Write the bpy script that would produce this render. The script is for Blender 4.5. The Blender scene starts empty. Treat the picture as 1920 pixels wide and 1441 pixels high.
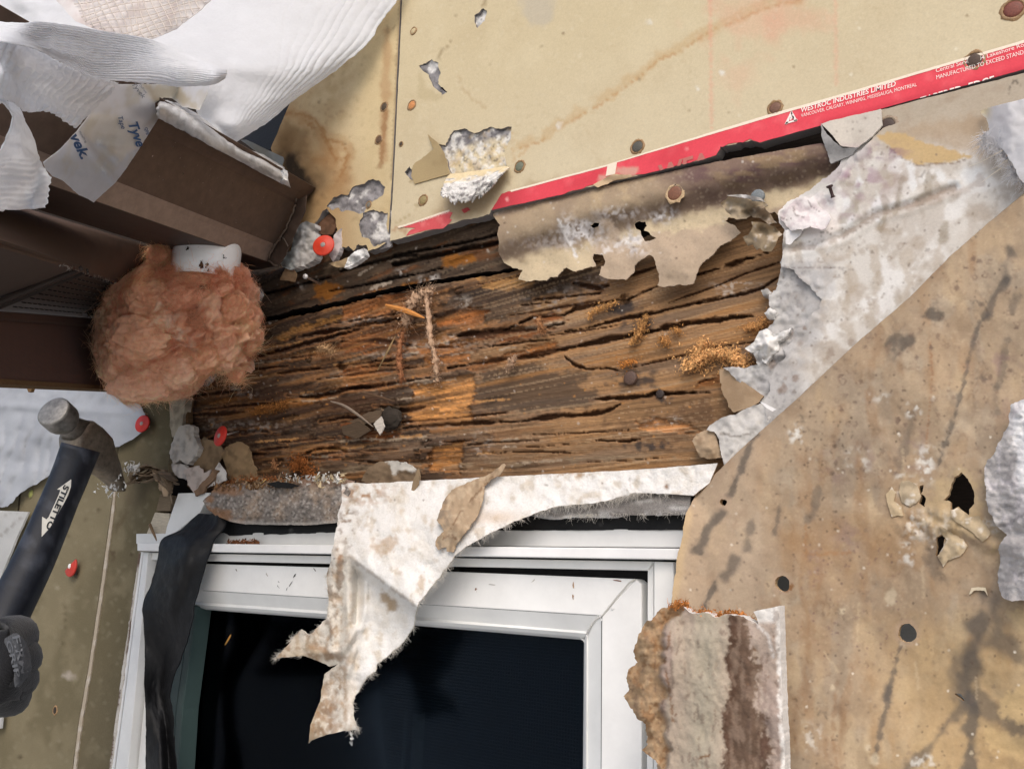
import bpy, bmesh, math, random
import numpy as np
from mathutils import Vector, Matrix
from mathutils.geometry import delaunay_2d_cdt
from mathutils.kdtree import KDTree

# ------------------------------------------------------------------ camera, sky, sun, exposure
SC = bpy.context.scene
COL = SC.collection
FPX, CX, CY, DIST = 1560.0, 960.0, 720.5, 0.65          # focal length in photo pixels, distance to the wall (m)
RW = np.array([[0.822121, -0.099288, -0.560588], [0.56834, 0.200696, 0.797942], [0.033282, -0.974609, 0.221426]])
cam_d = bpy.data.cameras.new('camera'); cam = bpy.data.objects.new('camera', cam_d); COL.objects.link(cam)
cam_d.sensor_fit = 'HORIZONTAL'; cam_d.sensor_width = 36.0; cam_d.lens = FPX * 36.0 / 1920.0
cam_d.clip_start = 0.01; cam_d.clip_end = 500.0
_r, _d, _f = RW[:, 0], RW[:, 1], RW[:, 2]
cam.matrix_world = Matrix(((_r[0], -_d[0], -_f[0], 0), (_r[1], -_d[1], -_f[1], -DIST), (_r[2], -_d[2], -_f[2], 0), (0, 0, 0, 1)))
SC.camera = cam
SC.view_settings.view_transform = 'Standard'; SC.view_settings.look = 'None'
SC.view_settings.exposure = 0.3; SC.view_settings.gamma = 1.0
world = bpy.data.worlds.new('World'); SC.world = world; world.use_nodes = True
_nt = world.node_tree; _bg = _nt.nodes['Background']
_sky = _nt.nodes.new('ShaderNodeTexSky'); _sky.sky_type = 'NISHITA'; _sky.sun_disc = False
SUN_EL, SUN_AZ = 46.0, 148.0      # degrees; azimuth clockwise from +Y (into the wall)
_sky.sun_elevation = math.radians(SUN_EL); _sky.sun_rotation = math.radians(SUN_AZ)
_sky.air_density = 1.0; _sky.dust_density = 3.6; _sky.ozone_density = 0.8; _sky.altitude = 0
_nt.links.new(_sky.outputs[0], _bg.inputs[0]); _bg.inputs[1].default_value = 0.15
sun_d = bpy.data.lights.new('sun', 'SUN'); sun_d.energy = 0.65; sun_d.angle = math.radians(45); sun_d.color = (1.0, 0.96, 0.91)
sun = bpy.data.objects.new('sun', sun_d); COL.objects.link(sun)
_a, _e = math.radians(SUN_AZ), math.radians(SUN_EL)
_sd = Vector((math.sin(_a) * math.cos(_e), math.cos(_a) * math.cos(_e), math.sin(_e)))
sun.rotation_euler = _sd.to_track_quat('Z', 'Y').to_euler(); sun.location = _sd * 5

# ------------------------------------------------------------------ small maths
def ray(x, y):
    x = np.asarray(x, float); y = np.asarray(y, float)
    c = np.stack([(x - CX) / FPX, (y - CY) / FPX, np.ones_like(x + y)], -1)
    return c @ RW.T
def P(x, y, w=0.0):
    """point on the plane w metres in front of the wall face, seen in the photo at (x, y)"""
    d = ray(x, y); t = (DIST - np.asarray(w, float)) / d[..., 1]
    return np.array([0, -DIST, 0]) + d * t[..., None]
def PZ(x, y, Z):
    d = ray(x, y); return np.array([0, -DIST, 0]) + d * (Z / d[2])
def wof(p): return -p[1]
def S(*c):
    c = np.asarray(c[0] if len(c) == 1 else c, float) / 255.0
    return np.where(c <= 0.04045, c / 12.92, ((c + 0.055) / 1.055) ** 2.4)
def sm(a, b, x):
    t = np.clip((x - a) / (b - a), 0, 1); return t * t * (3 - 2 * t)
def _h(ix, iy, s):
    n = (ix * 374761393 + iy * 668265263 + s * 1274126177) & 0xffffffff
    n = ((n ^ (n >> 13)) * 1274126177) & 0xffffffff
    n = ((n ^ (n >> 15)) * 2246822519) & 0xffffffff
    return ((n ^ (n >> 16)) & 0xffff) / 32767.5 - 1.0
def vn(x, y, s=0):
    x = np.asarray(x, float); y = np.asarray(y, float)
    ix = np.floor(x).astype(np.int64); iy = np.floor(y).astype(np.int64)
    fx = x - ix; fy = y - iy; fx = fx * fx * (3 - 2 * fx); fy = fy * fy * (3 - 2 * fy)
    a = _h(ix, iy, s); b = _h(ix + 1, iy, s); c = _h(ix, iy + 1, s); d = _h(ix + 1, iy + 1, s)
    return (a + (b - a) * fx) * (1 - fy) + (c + (d - c) * fx) * fy
def fbm(x, y, o=4, s=0, g=0.5):
    r = 0; a = 1.0; t = 0
    for i in range(o):
        r = r + a * vn(x, y, s + 17 * i); t += a; a *= g
        x = x * 2.03 + 11.3; y = y * 2.03 - 7.1
    return r / t * 1.6
def ridge(x, y, o=3, s=0): return 1 - np.abs(fbm(x, y, o, s)) * 2
def inside(px, py, poly):
    poly = np.asarray(poly, float)[:, :2]; r = np.zeros(px.shape, bool)
    x0, y0 = poly[:, 0], poly[:, 1]; x1, y1 = np.roll(x0, -1), np.roll(y0, -1)
    for a, b, c, d in zip(x0, y0, x1, y1):
        if b == d: continue
        k = ((b > py) != (d > py)); r ^= k & (px < (c - a) * (py - b) / (d - b) + a)
    return r
def pdist(px, py, pts, closed=False):
    pts = np.asarray(pts, float)[:, :2]; m = np.full(px.shape, 1e9)
    n = len(pts)
    for i in range(n if closed else n - 1):
        a = pts[i]; b = pts[(i + 1) % n]; ab = b - a; L = (ab @ ab) or 1e-9
        t = np.clip(((px - a[0]) * ab[0] + (py - a[1]) * ab[1]) / L, 0, 1)
        m = np.minimum(m, np.hypot(px - a[0] - t * ab[0], py - a[1] - t * ab[1]))
    return m
def cat(pts, n):
    """Catmull-Rom resample of a polyline (rows of any width) to n points, even in chord length"""
    p = np.asarray(pts, float)
    if len(p) == 1: return np.repeat(p, n, 0)
    L = np.r_[0, np.cumsum(np.maximum(np.linalg.norm(np.diff(p, axis=0), axis=1), 1e-9))]
    q = np.vstack([2 * p[0] - p[1], p, 2 * p[-1] - p[-2]]); t = np.linspace(0, L[-1], n)
    i = np.clip(np.searchsorted(L, t, 'right') - 1, 0, len(p) - 2); u = ((t - L[i]) / (L[i + 1] - L[i]))[:, None]
    a, b, c, d = q[i], q[i + 1], q[i + 2], q[i + 3]
    return 0.5 * (2 * b + (c - a) * u + (2 * a - 5 * b + 4 * c - d) * u * u + (3 * b - a - 3 * c + d) * u ** 3)

# ------------------------------------------------------------------ materials
_M = {}
def M(name, rough=0.85, spec=0.2, var=0.12, vs=120, stretch=(1, 1, 1), bumps=((350, 0.3, 0.0008),), base=None, metal=0.0, hue=None, sheen=0.0, sss=0.0):
    if name in _M: return _M[name]
    m = bpy.data.materials.new(name); m.use_nodes = True; nt = m.node_tree; N = nt.nodes; L = nt.links
    b = N['Principled BSDF']; b.inputs['Roughness'].default_value = rough; b.inputs['Specular IOR Level'].default_value = spec
    b.inputs['Metallic'].default_value = metal
    if sheen: b.inputs['Sheen Weight'].default_value = sheen
    tc = N.new('ShaderNodeTexCoord'); mp = N.new('ShaderNodeMapping'); mp.inputs['Scale'].default_value = stretch
    L.new(tc.outputs['Object'], mp.inputs['Vector'])
    if base is None:
        at = N.new('ShaderNodeAttribute'); at.attribute_name = 'Col'; src = at.outputs['Color']
    else:
        rgb = N.new('ShaderNodeRGB'); rgb.outputs[0].default_value = (*base, 1); src = rgb.outputs[0]
    nz = N.new('ShaderNodeTexNoise'); nz.inputs['Scale'].default_value = vs; nz.inputs['Detail'].default_value = 8; nz.inputs['Roughness'].default_value = 0.65
    L.new(mp.outputs[0], nz.inputs['Vector'])
    mr = N.new('ShaderNodeMapRange'); mr.inputs[1].default_value = 0.3; mr.inputs[2].default_value = 0.7
    mr.inputs[3].default_value = 1 - var; mr.inputs[4].default_value = 1 + var; L.new(nz.outputs[0], mr.inputs[0])
    mx = N.new('ShaderNodeVectorMath'); mx.operation = 'SCALE'; L.new(src, mx.inputs[0]); L.new(mr.outputs[0], mx.inputs['Scale'])
    L.new(mx.outputs[0], b.inputs['Base Color'])
    if rough < 0.8:
        rr = N.new('ShaderNodeMapRange'); rr.inputs[3].default_value = rough * 0.75; rr.inputs[4].default_value = min(1, rough * 1.25)
        L.new(nz.outputs[0], rr.inputs[0]); L.new(rr.outputs[0], b.inputs['Roughness'])
    prev = None
    for sc, st, di in bumps:
        n2 = N.new('ShaderNodeTexNoise'); n2.inputs['Scale'].default_value = sc; n2.inputs['Detail'].default_value = 5
        L.new(mp.outputs[0], n2.inputs['Vector'])
        bp = N.new('ShaderNodeBump'); bp.inputs['Strength'].default_value = st; bp.inputs['Distance'].default_value = di
        L.new(n2.outputs[0], bp.inputs['Height'])
        if prev: L.new(prev, bp.inputs['Normal'])
        prev = bp.outputs[0]
    if prev: L.new(prev, b.inputs['Normal'])
    if sss:
        tr = N.new('ShaderNodeBsdfTranslucent'); ms = N.new('ShaderNodeMixShader'); ms.inputs[0].default_value = sss
        L.new(mx.outputs[0], tr.inputs['Color']); L.new(b.outputs[0], ms.inputs[1]); L.new(tr.outputs[0], ms.inputs[2])
        L.new(ms.outputs[0], N['Material Output'].inputs['Surface'])
    _M[name] = m; return m

# ------------------------------------------------------------------ objects
WL = {}
def tag(o, label=None, cat_=None, group=None, kind=None):
    if label: o['label'] = label
    if cat_: o['category'] = cat_
    if group: o['group'] = group
    if kind: o['kind'] = kind
    return o
def thing(name, label, cat_, loc, group=None):
    o = bpy.data.objects.new(name, None); COL.objects.link(o); o.empty_display_size = 0.02
    o.location = Vector(loc); WL[o] = np.asarray(loc, float); return tag(o, label, cat_, group)
def mk(name, V, F, mat, parent=None, col=None, smooth=True, label=None, cat_=None, group=None, kind=None, origin=None):
    V = np.asarray(V, float); me = bpy.data.meshes.new(name)
    o0 = V.mean(0) if origin is None else np.asarray(origin, float)
    if isinstance(F, np.ndarray): F = F.tolist()
    me.from_pydata((V - o0).tolist(), [], F)
    if col is not None:
        col = np.asarray(col, float)
        if col.ndim == 1: col = np.tile(col, (len(V), 1))
        at = me.color_attributes.new('Col', 'FLOAT_COLOR', 'POINT')
        at.data.foreach_set('color', np.c_[np.clip(col, 0, 1), np.ones(len(V))].astype(np.float32).ravel())
    if smooth is True: me.polygons.foreach_set('use_smooth', [True] * len(me.polygons))
    elif smooth is not False: me.polygons.foreach_set('use_smooth', np.asarray(smooth, bool).tolist())
    me.update(); me.materials.append(mat)
    o = bpy.data.objects.new(name, me); COL.objects.link(o); WL[o] = o0
    if parent is not None: o.parent = parent; o.location = Vector(o0 - WL[parent])
    else: o.location = Vector(o0)
    return tag(o, label, cat_, group, kind)
class MB:
    """collects several shapes into one mesh"""
    def __init__(s): s.V = []; s.F = []; s.C = []; s.n = 0; s.S = []
    def add(s, V, F, col=None, smooth=True):
        V = np.asarray(V, float); s.V.append(V)
        F = [[i + s.n for i in f] for f in (F.tolist() if isinstance(F, np.ndarray) else F)]
        s.F += F; s.S += [smooth] * len(F); s.n += len(V)
        c = np.asarray(S(128, 128, 128) if col is None else col, float); s.C.append(np.tile(c, (len(V), 1)) if c.ndim == 1 else c)
        return s
    def build(s, name, mat, parent=None, **k):
        return mk(name, np.vstack(s.V), s.F, mat, parent, np.vstack(s.C), smooth=s.S, **k)
def sweep(path, A, B=None, up=(0, 0, 1), n=12, ex=2.0, cap=True):
    """tube of superellipse section along a 3-D path; A, B half-sizes per point"""
    p = np.asarray(path, float); k = len(p); A = np.broadcast_to(np.asarray(A, float), (k,)); B = A if B is None else np.broadcast_to(np.asarray(B, float), (k,))
    ex = np.broadcast_to(np.asarray(ex, float), (k,))
    T = np.gradient(p, axis=0); T /= np.linalg.norm(T, axis=1)[:, None] + 1e-12
    V = []; u = np.asarray(up, float)
    for i in range(k):
        s = np.cross(T[i], u)
        if np.linalg.norm(s) < 1e-4: s = np.cross(T[i], [1, .3, .2])
        s /= np.linalg.norm(s); v = np.cross(s, T[i])
        a = np.arange(n) / n * 2 * math.pi; ca, sa = np.cos(a), np.sin(a); q = 2 / ex[i]
        V.append(p[i] + np.outer(np.sign(ca) * np.abs(ca) ** q * A[i], s) + np.outer(np.sign(sa) * np.abs(sa) ** q * B[i], v))
    V = np.vstack(V); F = []
    for i in range(k - 1):
        for j in range(n):
            j2 = (j + 1) % n; F.append([i * n + j, i * n + j2, (i + 1) * n + j2, (i + 1) * n + j])
    if cap: F += [list(range(n))[::-1], [(k - 1) * n + j for j in range(n)]]
    return V, F
def jag(pts, step, amp, seed, closed=True):
    out = []; n = len(pts); rng = random.Random(seed)
    for i in range(n if closed else n - 1):
        a, b = pts[i], pts[(i + 1) % n]; am = a[2] if len(a) > 2 else amp
        L = math.hypot(b[0] - a[0], b[1] - a[1]); k = max(1, int(round(L / step)))
        for j in range(k):
            t = j / k; out.append((a[0] + (b[0] - a[0]) * t, a[1] + (b[1] - a[1]) * t, am))
    if not closed: out.append((*pts[-1][:2], amp))
    o = np.array(out)
    dx = vn(o[:, 0] / 17, o[:, 1] / 17, seed) + .6 * vn(o[:, 0] / 5.5, o[:, 1] / 5.5, seed + 1) + .35 * vn(o[:, 0] / 2.3, o[:, 1] / 2.3, seed + 5)
    dy = vn(o[:, 0] / 17, o[:, 1] / 17, seed + 2) + .6 * vn(o[:, 0] / 5.5, o[:, 1] / 5.5, seed + 3) + .35 * vn(o[:, 0] / 2.3, o[:, 1] / 2.3, seed + 7)
    return np.c_[o[:, 0] + dx * o[:, 2], o[:, 1] + dy * o[:, 2]]
def surf(name, outline, mat, w=0.0, col=None, holes=(), step=7, jamp=1.5, hjamp=1.5, thick=0.0006, edge=None, parent=None, seed=1, smooth=True, tdir=(0, 1, 0), **k):
    """sheet with its own thickness: outline traced on the photo, laid on the wall-parallel surface w(x, y)"""
    o = jag(outline, step * .8, jamp, seed); hs = [jag(h, step * .7, hjamp, seed + 31 + i) for i, h in enumerate(holes)]
    x0, y0 = o.min(0); x1, y1 = o.max(0); rng = np.random.default_rng(seed)
    gx, gy = np.meshgrid(np.arange(x0, x1, step), np.arange(y0, y1, step * .87)); gx[1::2] += step / 2
    gx = (gx + rng.uniform(-.2, .2, gx.shape) * step).ravel(); gy = (gy + rng.uniform(-.2, .2, gy.shape) * step).ravel()
    ok = inside(gx, gy, o)
    for h in hs: ok &= ~inside(gx, gy, h)
    gx, gy = gx[ok], gy[ok]
    bd = np.vstack([o] + hs); kd = KDTree(len(bd))
    for i, q in enumerate(bd): kd.insert((q[0], q[1], 0), i)
    kd.balance(); keep = np.array([kd.find((a, b, 0))[2] > step * .55 for a, b in zip(gx, gy)], bool) if len(gx) else np.zeros(0, bool)
    pts = np.vstack([bd, np.c_[gx, gy][keep]]); E = []; s = 0
    for r in [o] + hs:
        n = len(r); E += [(s + i, s + (i + 1) % n) for i in range(n)]; s += n
    v2, e2, f2 = delaunay_2d_cdt([Vector(q) for q in pts.tolist()], E, [], 0, 1e-5)[:3]
    v2 = np.array([(q[0], q[1]) for q in v2]); f = np.array([t for t in f2 if len(t) == 3])
    c = v2[f].mean(1); ok = inside(c[:, 0], c[:, 1], o)
    for h in hs: ok &= ~inside(c[:, 0], c[:, 1], h)
    f = f[ok]; use = np.unique(f); mp = np.full(len(v2), -1); mp[use] = np.arange(len(use)); v2 = v2[use]; f = mp[f]
    a = v2[f]; cr = (a[:, 1, 0] - a[:, 0, 0]) * (a[:, 2, 1] - a[:, 0, 1]) - (a[:, 1, 1] - a[:, 0, 1]) * (a[:, 2, 0] - a[:, 0, 0])
    f[cr > 0] = f[cr > 0][:, ::-1]
    x, y = v2[:, 0], v2[:, 1]
    W = w(x, y) if callable(w) else np.full(len(x), float(w))
    C = col(x, y) if callable(col) else np.tile(np.asarray(col if col is not None else S(128, 128, 128), float), (len(x), 1))
    A = P(x, y, W); B = A + np.asarray(tdir, float) * thick; n = len(A)
    ec = {}
    for t in f:
        for i in range(3):
            e = (t[i], t[(i + 1) % 3]); ec[e] = 1
    be = [e for e in ec if (e[1], e[0]) not in ec]
    V = [A, B]; CC = [C, C * .9]; F = f.tolist() + [[t[0] + n, t[2] + n, t[1] + n] for t in f.tolist()]; sf = [smooth] * len(F); m = 2 * n
    EA = []; EC = []; 
    for i, j in be:
        q = m + len(EA); EA += [A[i], A[j], B[j], B[i]]
        EC += [C[i] if edge is None else edge] * 4; F.append([q + 1, q, q + 3, q + 2]); sf.append(False)
    if EA: V.append(np.array(EA)); CC.append(np.array(EC))
    return mk(name, np.vstack(V), F, mat, parent, np.vstack(CC), smooth=sf, **k)
def loft(name, rails, mat, nu=80, nv=30, col=None, disp=None, thick=0.0004, jag_v=(0, 0), jag_u=(0, 0), parent=None, seed=1, f3=None, **k):
    """curved sheet through rails of (x, y, w); col(u, v), disp(u, v) in metres along the normal"""
    R = np.stack([cat(r, nu) for r in rails])
    if f3 is None:
        R3 = P(R[..., 0], R[..., 1], R[..., 2])
    else: R3 = f3(R)
    G = np.stack([cat(R3[:, i], 64 if len(rails) > 2 else 2) for i in range(nu)], 1)  # m x nu x 3
    u = np.linspace(0, 1, nu); v = np.linspace(0, 1, nv); U, Vv = np.meshgrid(u, v)
    def nz(t, s): return np.abs(vn(t * 9, 0 * t, s)) + .7 * np.abs(vn(t * 31, 0 * t, s + 1)) + .4 * vn(t * 90, 0 * t, s + 2)
    v0 = jag_v[0] * nz(u, seed); v1 = 1 - jag_v[1] * nz(u, seed + 9); u0 = jag_u[0] * nz(v, seed + 20); u1 = 1 - jag_u[1] * nz(v, seed + 29)
    Ve = v0 + (v1 - v0) * Vv; Ue = u0[:, None] + (u1 - u0)[:, None] * U
    def samp(Ue, Ve):
        m, n2 = G.shape[:2]; a = np.clip(Ve, 0, 1) * (m - 1); b = np.clip(Ue, 0, 1) * (n2 - 1)
        i = np.minimum(a.astype(int), m - 2); j = np.minimum(b.astype(int), n2 - 2); s = (a - i)[..., None]; t = (b - j)[..., None]
        return (G[i, j] * (1 - t) + G[i, j + 1] * t) * (1 - s) + (G[i + 1, j] * (1 - t) + G[i + 1, j + 1] * t) * s
    A = samp(Ue, Ve)
    def nrm(A):
        N = np.cross(np.gradient(A, axis=1), np.gradient(A, axis=0)); N /= np.linalg.norm(N, axis=-1)[..., None] + 1e-12
        if (N * (np.array([0, -DIST, 0]) - A)).sum(-1).mean() < 0: N = -N
        return N
    if disp is not None: A = A + nrm(A) * np.asarray(disp(Ue, Ve))[..., None]
    N = nrm(A); B = A - N * thick; n = nu * nv
    C = np.asarray(col(Ue.ravel(), Ve.ravel()) if callable(col) else np.tile(col, (n, 1)))
    I = np.arange(n).reshape(nv, nu)
    q = np.stack([I[:-1, :-1], I[:-1, 1:], I[1:, 1:], I[1:, :-1]], -1).reshape(-1, 4)
    e = np.cross(A[0, 1] - A[0, 0], A[1, 0] - A[0, 0])
    if e @ N[0, 0] < 0: q = q[:, ::-1]
    F = np.vstack([q, q[:, ::-1] + n]).tolist(); sf = [True] * len(F)
    bd = list(I[0, :]) + list(I[1:, -1]) + list(I[-1, -2::-1]) + list(I[-2:0:-1, 0])
    for i in range(len(bd)):
        a, b = int(bd[i]), int(bd[(i + 1) % len(bd)]); F.append([a, b, b + n, a + n]); sf.append(False)
    return mk(name, np.vstack([A.reshape(-1, 3), B.reshape(-1, 3)]), F, mat, parent, np.vstack([C, C]), smooth=sf, **k)
def slab(quad, wf, wb, bev=0.0008):
    """prism whose front face is a photo quad on plane wf, running straight back to plane wb; returns bmesh-bevelled V, F"""
    A = P(np.array([q[0] for q in quad], float), np.array([q[1] for q in quad], float), np.array([(q[2] if len(q) > 2 else wf) for q in quad], float))
    B = A.copy(); B[:, 1] = -wb; n = len(quad)
    bm = bmesh.new(); a = [bm.verts.new(v) for v in A]; b = [bm.verts.new(v) for v in B]
    bm.faces.new(a); bm.faces.new(b[::-1])
    for i in range(n): bm.faces.new([a[i], b[i], b[(i + 1) % n], a[(i + 1) % n]])
    bmesh.ops.recalc_face_normals(bm, faces=bm.faces)
    if bev: bmesh.ops.bevel(bm, geom=list(bm.edges), offset=bev, segments=2, affect='EDGES', profile=.5)
    bm.verts.index_update(); V = np.array([v.co[:] for v in bm.verts]); F = [[v.index for v in f.verts] for f in bm.faces]; bm.free()
    return V, F
class Pt:
    """colour layers over a traced surface; x, y in photo pixels, noise in wall millimetres"""
    def __init__(s, x, y, base):
        s.x, s.y = x, y; p = P(x, y, 0); s.X, s.Z = p[:, 0] * 1000, p[:, 2] * 1000; s.c = np.tile(S(*base), (len(x), 1))
    def mix(s, col, m):
        m = np.clip(m, 0, 1)[:, None]; s.c = s.c * (1 - m) + S(*col) * m; return s
    def fb(s, sc, seed, o=4, sx=1, sy=1): return fbm(s.X / (sc * sx), s.Z / (sc * sy), o, seed)
    def noise(s, col, sc, lo, hi, amt=1, seed=0, sx=1, sy=1, o=4): return s.mix(col, sm(lo, hi, s.fb(sc, seed, o, sx, sy)) * amt)
    def line(s, col, pts, w, amt=1, rag=.6, seed=3, soft=.6):
        d = pdist(s.x, s.y, pts) + rag * w * fbm(s.x / (w * 1.5 + 3), s.y / (w * 1.5 + 3), 3, seed)
        return s.mix(col, (1 - sm(w * (1 - soft), w * (1 + soft * .3), d)) * amt)
    def blob(s, col, cx, cy, rx, ry, amt=1, ang=0, rag=.5, soft=.6, seed=5):
        a = math.radians(ang); dx, dy = s.x - cx, s.y - cy
        u = (dx * math.cos(a) + dy * math.sin(a)) / rx; v = (-dx * math.sin(a) + dy * math.cos(a)) / ry
        d = np.hypot(u, v) + rag * fbm(s.x / (min(rx, ry) * .7 + 2), s.y / (min(rx, ry) * .7 + 2), 3, seed)
        return s.mix(col, (1 - sm(1 - soft, 1 + .2 * soft, d)) * amt)
    def poly(s, col, pts, amt=1, rag=4, soft=3, seed=7):
        d = pdist(s.x, s.y, pts, True) * np.where(inside(s.x, s.y, pts), 1, -1) + rag * fbm(s.x / 9, s.y / 9, 3, seed)
        return s.mix(col, sm(-soft, soft, d) * amt)
    def spots(s, col, n, box, r0, r1, amt, seed, ring=False, ok=None):
        g = random.Random(seed); o = np.argsort(s.x); xs = s.x[o]; m = np.zeros(len(xs))
        for _ in range(n):
            cx, cy = g.uniform(box[0], box[2]), g.uniform(box[1], box[3]); r = r0 + (r1 - r0) * g.random() ** 2; a = g.uniform(.4, 1)
            i0, i1 = np.searchsorted(xs, [cx - r * 1.3, cx + r * 1.3]); j = o[i0:i1]
            if not len(j) or (ok and not inside(np.array([cx]), np.array([cy]), ok)[0]): continue
            d = np.hypot(s.x[j] - cx, (s.y[j] - cy) * g.uniform(.8, 1.3)) / r + .25 * vn(s.x[j] / r, s.y[j] / r, seed)
            v = (1 - sm(.6, 1.1, d)) * a
            if ring: v = v * sm(.2, .8, d)
            m[j] = np.maximum(m[j], v)
        return s.mix(col, m * amt)
_font = None
def text3(name, body, p0, p1, hpx, mat, w=0.0006, parent=None, shear=0, bold=0, clip=None, up=None, f=None, flip=False):
    """lettering laid on the wall-parallel plane w, baseline from photo point p0 to p1"""
    cu = bpy.data.curves.new(name, 'FONT'); cu.body = body; cu.size = 1; cu.shear = shear; cu.offset = bold; cu.resolution_u = 3
    ob = bpy.data.objects.new(name, cu); COL.objects.link(ob); bpy.context.view_layer.update()
    me = bpy.data.meshes.new_from_object(ob.evaluated_get(bpy.context.evaluated_depsgraph_get()))
    bpy.data.objects.remove(ob); bpy.data.curves.remove(cu)
    T = np.array([v.co[:2] for v in me.vertices]); F = [list(q.vertices) for q in me.polygons]; bpy.data.meshes.remove(me)
    T[:, 0] -= T[:, 0].min(); T[:, 0] /= T[:, 0].max(); T[:, 1] /= .72
    if f is None:
        a, b = P(*p0, w), P(*p1, w); d = b - a; u = np.cross([0, 1, 0], d); u /= -np.linalg.norm(u)
        if up is not None: u = np.asarray(up, float)
        h = np.linalg.norm(P(p0[0], p0[1] - hpx, w) - a)
        V = a + np.outer(T[:, 0], d) + np.outer(T[:, 1] * h, u)
    else: V = f(T)
    if clip:
        bm = bmesh.new(); vs = [bm.verts.new(v) for v in V]; 
        for q in F:
            try: bm.faces.new([vs[i] for i in q])
            except ValueError: pass
        a, b = P(*clip[0], w), P(*clip[1], w); n = np.cross([0, 1, 0], b - a)
        if n[2] > 0: n = -n
        bmesh.ops.bisect_plane(bm, geom=bm.verts[:] + bm.edges[:] + bm.faces[:], plane_co=a, plane_no=n, clear_outer=True)
        bm.verts.index_update(); V = np.array([v.co[:] for v in bm.verts]); F = [[v.index for v in q.verts] for q in bm.faces]; bm.free()
    return mk(name, V, F, mat, parent, smooth=False)
def disc(c, nrm, r, th, n=20, dome=.25, col=None):
    """domed disc (nail or screw head)"""
    nrm = np.asarray(nrm, float); nrm /= np.linalg.norm(nrm); s = np.cross(nrm, [0.1, 0.2, 1]); s /= np.linalg.norm(s); v = np.cross(nrm, s)
    V = []; prof = [(1, -1.0), (1, 0), (.93, .35), (.7, .7), (.4, .92), (.12, 1)]
    for rr, hh in prof:
        for j in range(n):
            a = j / n * 2 * math.pi; V.append(c + (s * math.cos(a) + v * math.sin(a)) * r * rr + nrm * th * (hh if hh < 0 else hh * dome))
    F = [[i * n + j, i * n + (j + 1) % n, (i + 1) * n + (j + 1) % n, (i + 1) * n + j] for i in range(len(prof) - 1) for j in range(n)]
    F.append([(len(prof) - 1) * n + j for j in range(n)]); return np.array(V), F
def mpp(x, y, w=0.0):
    """metres per photo pixel at that place"""
    return float(np.linalg.norm(P(x, y + 1.0, w) - P(x, y, w)))
def chips(mb, pts, size, colf, rng, flat=.4, el=1.0):
    for p in pts:
        s = size * rng.uniform(.4, 1.3); q = rng.normal(size=(4, 3)) * s * np.array([el, flat, 1]) * .5
        a = rng.uniform(0, 6.28); ca, sa = math.cos(a), math.sin(a)
        q = q @ np.array([[ca, 0, -sa], [0, 1, 0], [sa, 0, ca]])
        mb.add(p + q, [[0, 1, 2], [0, 3, 1], [1, 3, 2], [0, 2, 3]], colf(rng), smooth=False)
def strands(mb, roots, dirs, length, r, rng, col, curl=.5, seg=4):
    for p, d in zip(roots, dirs):
        L = length * rng.uniform(.4, 1.4); q = np.array(p, float); d = np.array(d, float); pts = [q.copy()]
        for _ in range(seg):
            d = d + rng.normal(size=3) * curl * .5; d /= np.linalg.norm(d) + 1e-9; q = q + d * L / seg; pts.append(q.copy())
        V, F = sweep(pts, np.linspace(r, r * .35, seg + 1), n=3, cap=False); mb.add(V, F, col(rng) if callable(col) else col)
# ------------------------------------------------------------------ the setting
NAIL = M('rusty_steel', .55, .4, .35, 900, bumps=((900, .5, .0004),))
def ground():
    bm = bmesh.new(); bmesh.ops.create_grid(bm, x_segments=2, y_segments=2, size=150)
    V = np.array([v.co[:] for v in bm.verts]) + [0, 0, -3.9]; F = [[v.index for v in f.verts] for f in bm.faces]; bm.free()
    mk('ground', V, F, M('ground', .95, .1, .3, 3, base=tuple(S(188, 186, 180))), kind='structure')  # out-of-view ground, kept pale so it bounces light up under the eave
ground()
WOOD = M('weathered_wood', .85, .15, .25, 260, (.25, 1, 3.2), ((420, .5, .0012), (1500, .4, .0005)))
def stud_wall():
    t = thing('stud_wall', 'dark timber studs and cavity of the house wall behind the torn boards', 'wall frame', P(960, 720, -.12))
    wl, wr, wt = P(262, 1040)[0], P(1240, 1040)[0], P(700, 990)[2]
    def box(x0, x1, z0, z1, y0, y1, name, c):
        mb = MB(); V = [(x, y, z) for x in (x0, x1) for y in (y0, y1) for z in (z0, z1)]
        mb.add(V, [[0, 1, 3, 2], [4, 6, 7, 5], [0, 4, 5, 1], [2, 3, 7, 6], [0, 2, 6, 4], [1, 5, 7, 3]], S(*c), False); mb.build(name, WOOD, t)
    box(-2.6, wl, -.9, 1.6, .10, .13, 'backing_board', (46, 38, 32)); box(wr, .8, -.9, 1.6, .10, .13, 'backing_board', (46, 38, 32))
    box(wl + .001, wr - .001, wt, 1.6, .101, .13, 'backing_board', (46, 38, 32))
    for x in (wl - .045, wr + .006): box(x, x + .038, -.9, wt, .03, .099, 'stud', (92, 72, 52))
stud_wall()
def room():
    wl, wr, wt = P(262, 1040)[0], P(1240, 1040)[0], P(700, 990)[2]
    mb = MB(); V = [(x, y, z) for x in (wl - .5, wr + .5) for y in (.14, 1.6) for z in (-1.4, wt + .3)]
    mb.add(V, [[4, 6, 7, 5], [0, 4, 5, 1][::-1], [2, 3, 7, 6], [0, 2, 6, 4], [1, 5, 7, 3]], S(60, 56, 52), False)
    return mb.build('room_interior', M('room_interior', .9, .1, base=tuple(S(50, 48, 48))), kind='structure')
room()
PAPER = M('board_paper', .92, .12, .07, 700, bumps=((900, .25, .0003), (140, .25, .0006)))
GYPS = M('gypsum_core', .95, .1, .14, 300, bumps=((260, .4, .001), (1100, .5, .0005)))
GEDGE = S(128, 124, 122)
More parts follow.
